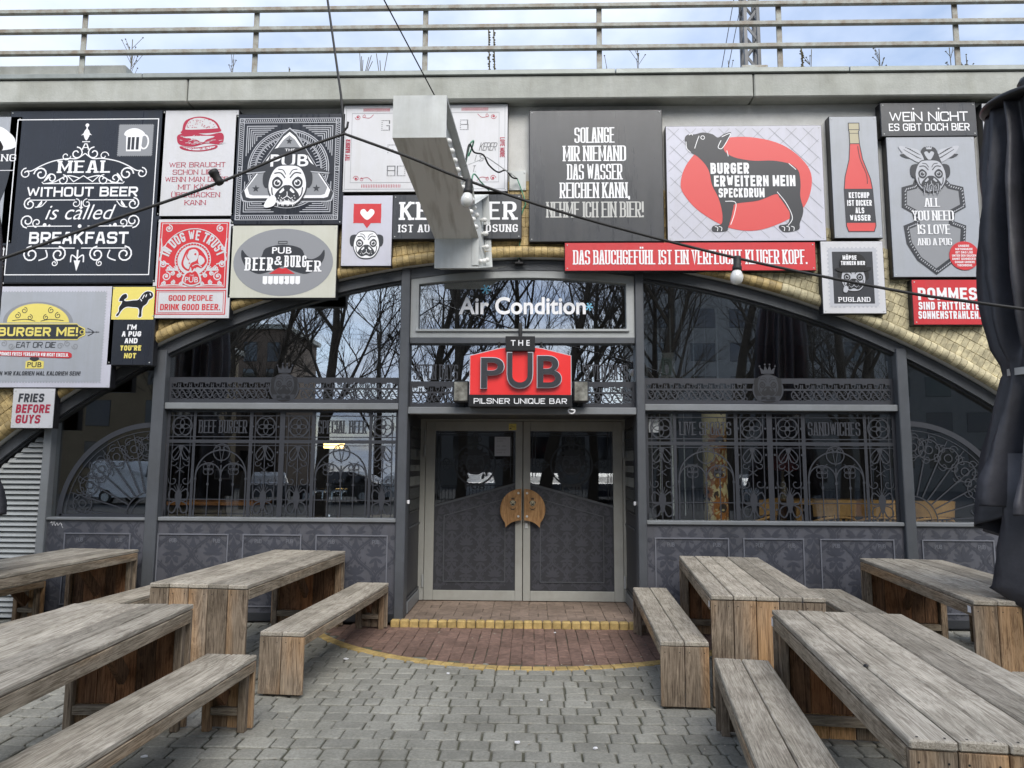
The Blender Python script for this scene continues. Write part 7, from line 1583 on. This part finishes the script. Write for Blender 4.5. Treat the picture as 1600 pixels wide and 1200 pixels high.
# parked cars
CARC = [mat('car_paint_'+n, c, .25, coat=.8) for n, c in (('silver', S(170,174,178)), ('black', S(24,25,28)), ('white', S(214,216,218)), ('dark_blue', S(36,44,62)), ('grey', S(96,99,104)))]
CGL = mat('car_window', S(26,30,34), .06, spec=.8); HL = mat('headlight_lens', S(214,218,222), .1, spec=.8)
def car(paint, L_=4.4, van=False):
    T = new_empty('parked_van' if van else 'parked_car', (0,0,0)); ORG[T] = Vector((0,0,0)); w2 = .88 if not van else .95
    if not van: prof = [(-2.2,.32),(-2.2,.62),(-2.12,.80),(-1.35,.93),(-.75,1.38),(-.3,1.47),(.7,1.46),(1.35,1.30),(1.9,1.0),(2.18,.95),(2.22,.6),(2.2,.32)]
    else: prof = [(-2.5,.34),(-2.52,.75),(-2.3,1.05),(-1.75,1.2),(-1.15,1.78),(-.8,1.9),(2.3,1.9),(2.45,1.8),(2.5,.34)]
    secs = [(-w2,.0),(-w2+.03,.02),(w2-.03,.02),(w2,.0)]; b = MB(); n = len(prof); vs = []
    zb = 1.0 if not van else 1.2
    for yo, k in ((-w2,.92),(-w2*.93,1),(w2*.93,1),(w2,.92)):
        for x, z in prof:
            yy_ = yo*(1 if z <= zb else 1-.16*(z-zb)/.5); vs.append((x*(.985 if abs(yo) == w2 else 1), yy_, z if k == 1 else .32+(z-.32)*.975))
    fs = [(i*n+k, i*n+(k+1)%n, (i+1)*n+(k+1)%n, (i+1)*n+k) for i in range(3) for k in range(n)] + [tuple(range(n))[::-1], tuple(3*n+k for k in range(n))]
    b.add(vs, fs); b.build('body', paint, T)
    if not van: sides = [[(-1.15,.98),(-.68,1.34),(-.28,1.40),(.1,1.40),(.1,.98)], [(.16,.98),(.16,1.40),(.68,1.39),(1.25,1.22),(1.5,1.0)]]; ws = [(-1.32,.96,-.80,1.34)]; rw = (1.38,1.27,1.86,1.02)
    else: sides = [[(-1.6,1.22),(-1.1,1.72),(-.3,1.72),(-.3,1.22)]]; ws = [(-1.72,1.23,-1.2,1.74)]; rw = None
    g_ = MB()
    for s in (-1, 1):
        for P in sides:
            q = [(x, s*(w2*(1-.16*max(0,z-zb)/.5)+.006), z) for x, z in P]; g_.add(q, [tuple(range(len(q)))[::s]])
    for x0, z0, x1, z1 in ws+([rw] if rw else []): g_.add([(x0-.02 if x0 < 0 else x0, -w2*.82, z0), (x0-.02 if x0 < 0 else x0, w2*.82, z0), (x1-.02, w2*.72, z1+.012), (x1-.02, -w2*.72, z1+.012)], [(0,1,2,3)])
    g_.build('windows', CGL, T)
    for x in (-1.4, 1.35) if not van else (-1.65, 1.5):
        for s in (-1, 1):
            wv_ = MB(); wv_.lathe((x, s*(w2-.1), .33), [(.2,-.11),(.31,-.10),(.33,-.06),(.33,.06),(.31,.10),(.2,.11)], 24, 'y'); wh = wv_.build('wheel', M['rubber'], T); wv_ = MB(); wv_.lathe((x, s*(w2-.1), .33), [(.05,-.118),(.19,-.115),(.2,.115),(.05,.118)], 16, 'y'); wv_.build('rim', M['galv'], wh)
    for s in (-1, 1):
        h_ = MB(); h_.bbox(-2.235 if not van else -2.49, -2.0 if not van else -2.25, s*.68-.17, s*.68+.17, .66 if not van else .85, .80 if not van else 1.05, .03); h_.build('headlight', HL, T)
    return T
cars = [(-12.6,-26.5,70,4,'grey parked car mirrored at the middle of the lower left window'), (-8.9,-26,8,1,'black parked car mirrored in the lower left window'), (-5.9,-27,95,0,'silver parked car mirrored left of the door'), (-2.7,-27,88,2,'white parked car mirrored in the left door glass'), (.6,-27,92,4,'grey parked car mirrored in the right door glass'), (3.9,-27,88,3,'dark blue parked car opposite the right door post'), (10.5,-27,90,0,'silver parked car opposite the right windows')]
kinds = {}
for x, y_, rz, c, lb in cars:
    if c in kinds: o = copy_tree(kinds[c])
    else: o = car(CARC[c]); kinds[c] = o
    o.location = (x, y_, -.15); o.rotation_euler = (0, 0, R(rz)); tag(o, lb, 'car', 'cars parked across the street')
o = car(CARC[2], van=True); o.location = (-17.0, -24, -.15); o.rotation_euler = (0, 0, R(186)); tag(o, 'white delivery van mirrored in the lower left window', 'van')
# low fence before the cars
T = thing('street_fence', (0, -23, -.15), 'low dark metal bar fence along the far pavement', 'fence'); t = MB()
for k in range(180): t.box(-14+k*.16-.01, -14+k*.16+.01, -23.01, -22.99, -.13, .72)
t.build('bars', M['anth2'], T)
for z_ in (.1, .72): t = MB(); t.box(-14.1, 14.8, -23.03, -22.97, z_, z_+.035); t.build('rail', M['anth2'], T)
# buildings opposite
def house(name, lb, x0, x1, y0, y1, h, wm, nx_, nz_, ww, wh, z_first):
    T = thing(name, ((x0+x1)/2, (y0+y1)/2, -.15), lb, 'building', 'buildings opposite the pub'); t = MB(); t.box(x0, x1, y0, y1, -.15, h); t.build('wall', wm, T); t = MB(); t.box(x0-.3, x1+.3, y0-.3, y1+.3, h+.002, h+.35); t.build('roof', M['concrete'], T)
    f = MB(); f.bbox(-ww/2, ww/2, -.12, .03, -wh/2, wh/2, .02); first = None
    for i in range(nx_):
        for j in range(nz_):
            c = Vector((lerp(x0, x1, (i+.5)/nx_), y1, z_first+j*(h-z_first-.4)/max(1, nz_)+wh/2))
            if first is None: f.v = [tuple(Vector(v)+c) for v in f.v]; first = f.build('window', CGL, T); base = c
            else: o2 = first.copy(); COL.objects.link(o2); o2.parent = T; o2.location = first.location + (c-base); CHILD[T].append(o2)
    return T
BRN = mat('brown_facade_brick', S(106,92,80), .9, var=.15, vscale=2); PALE = mat('grey_precast_facade', S(122,121,118), .9, var=.1, vscale=2); TAN = mat('tan_facade', S(128,114,92), .9, var=.1, vscale=1.5)
house('apartment_house', 'brown brick apartment house across the street on the left', -42, -19, -54, -46, 12, BRN, 13, 5, 1.0, 1.5, 1.2)
house('low_hall', 'low pale hall across the street opposite the door', -10, 8, -58, -50, 5.2, PALE, 6, 1, 2.0, 1.8, 2.2)
house('tower_block', 'tall pale tower block across the street on the right', 9, 42, -62, -48, 24, PALE, 11, 8, 1.9, 1.5, 1.6)
house('tan_house', 'tan plastered house at the far left end of the street', -34, -20, -40, -33, 9, TAN, 4, 3, 1.4, 1.5, 1.4)
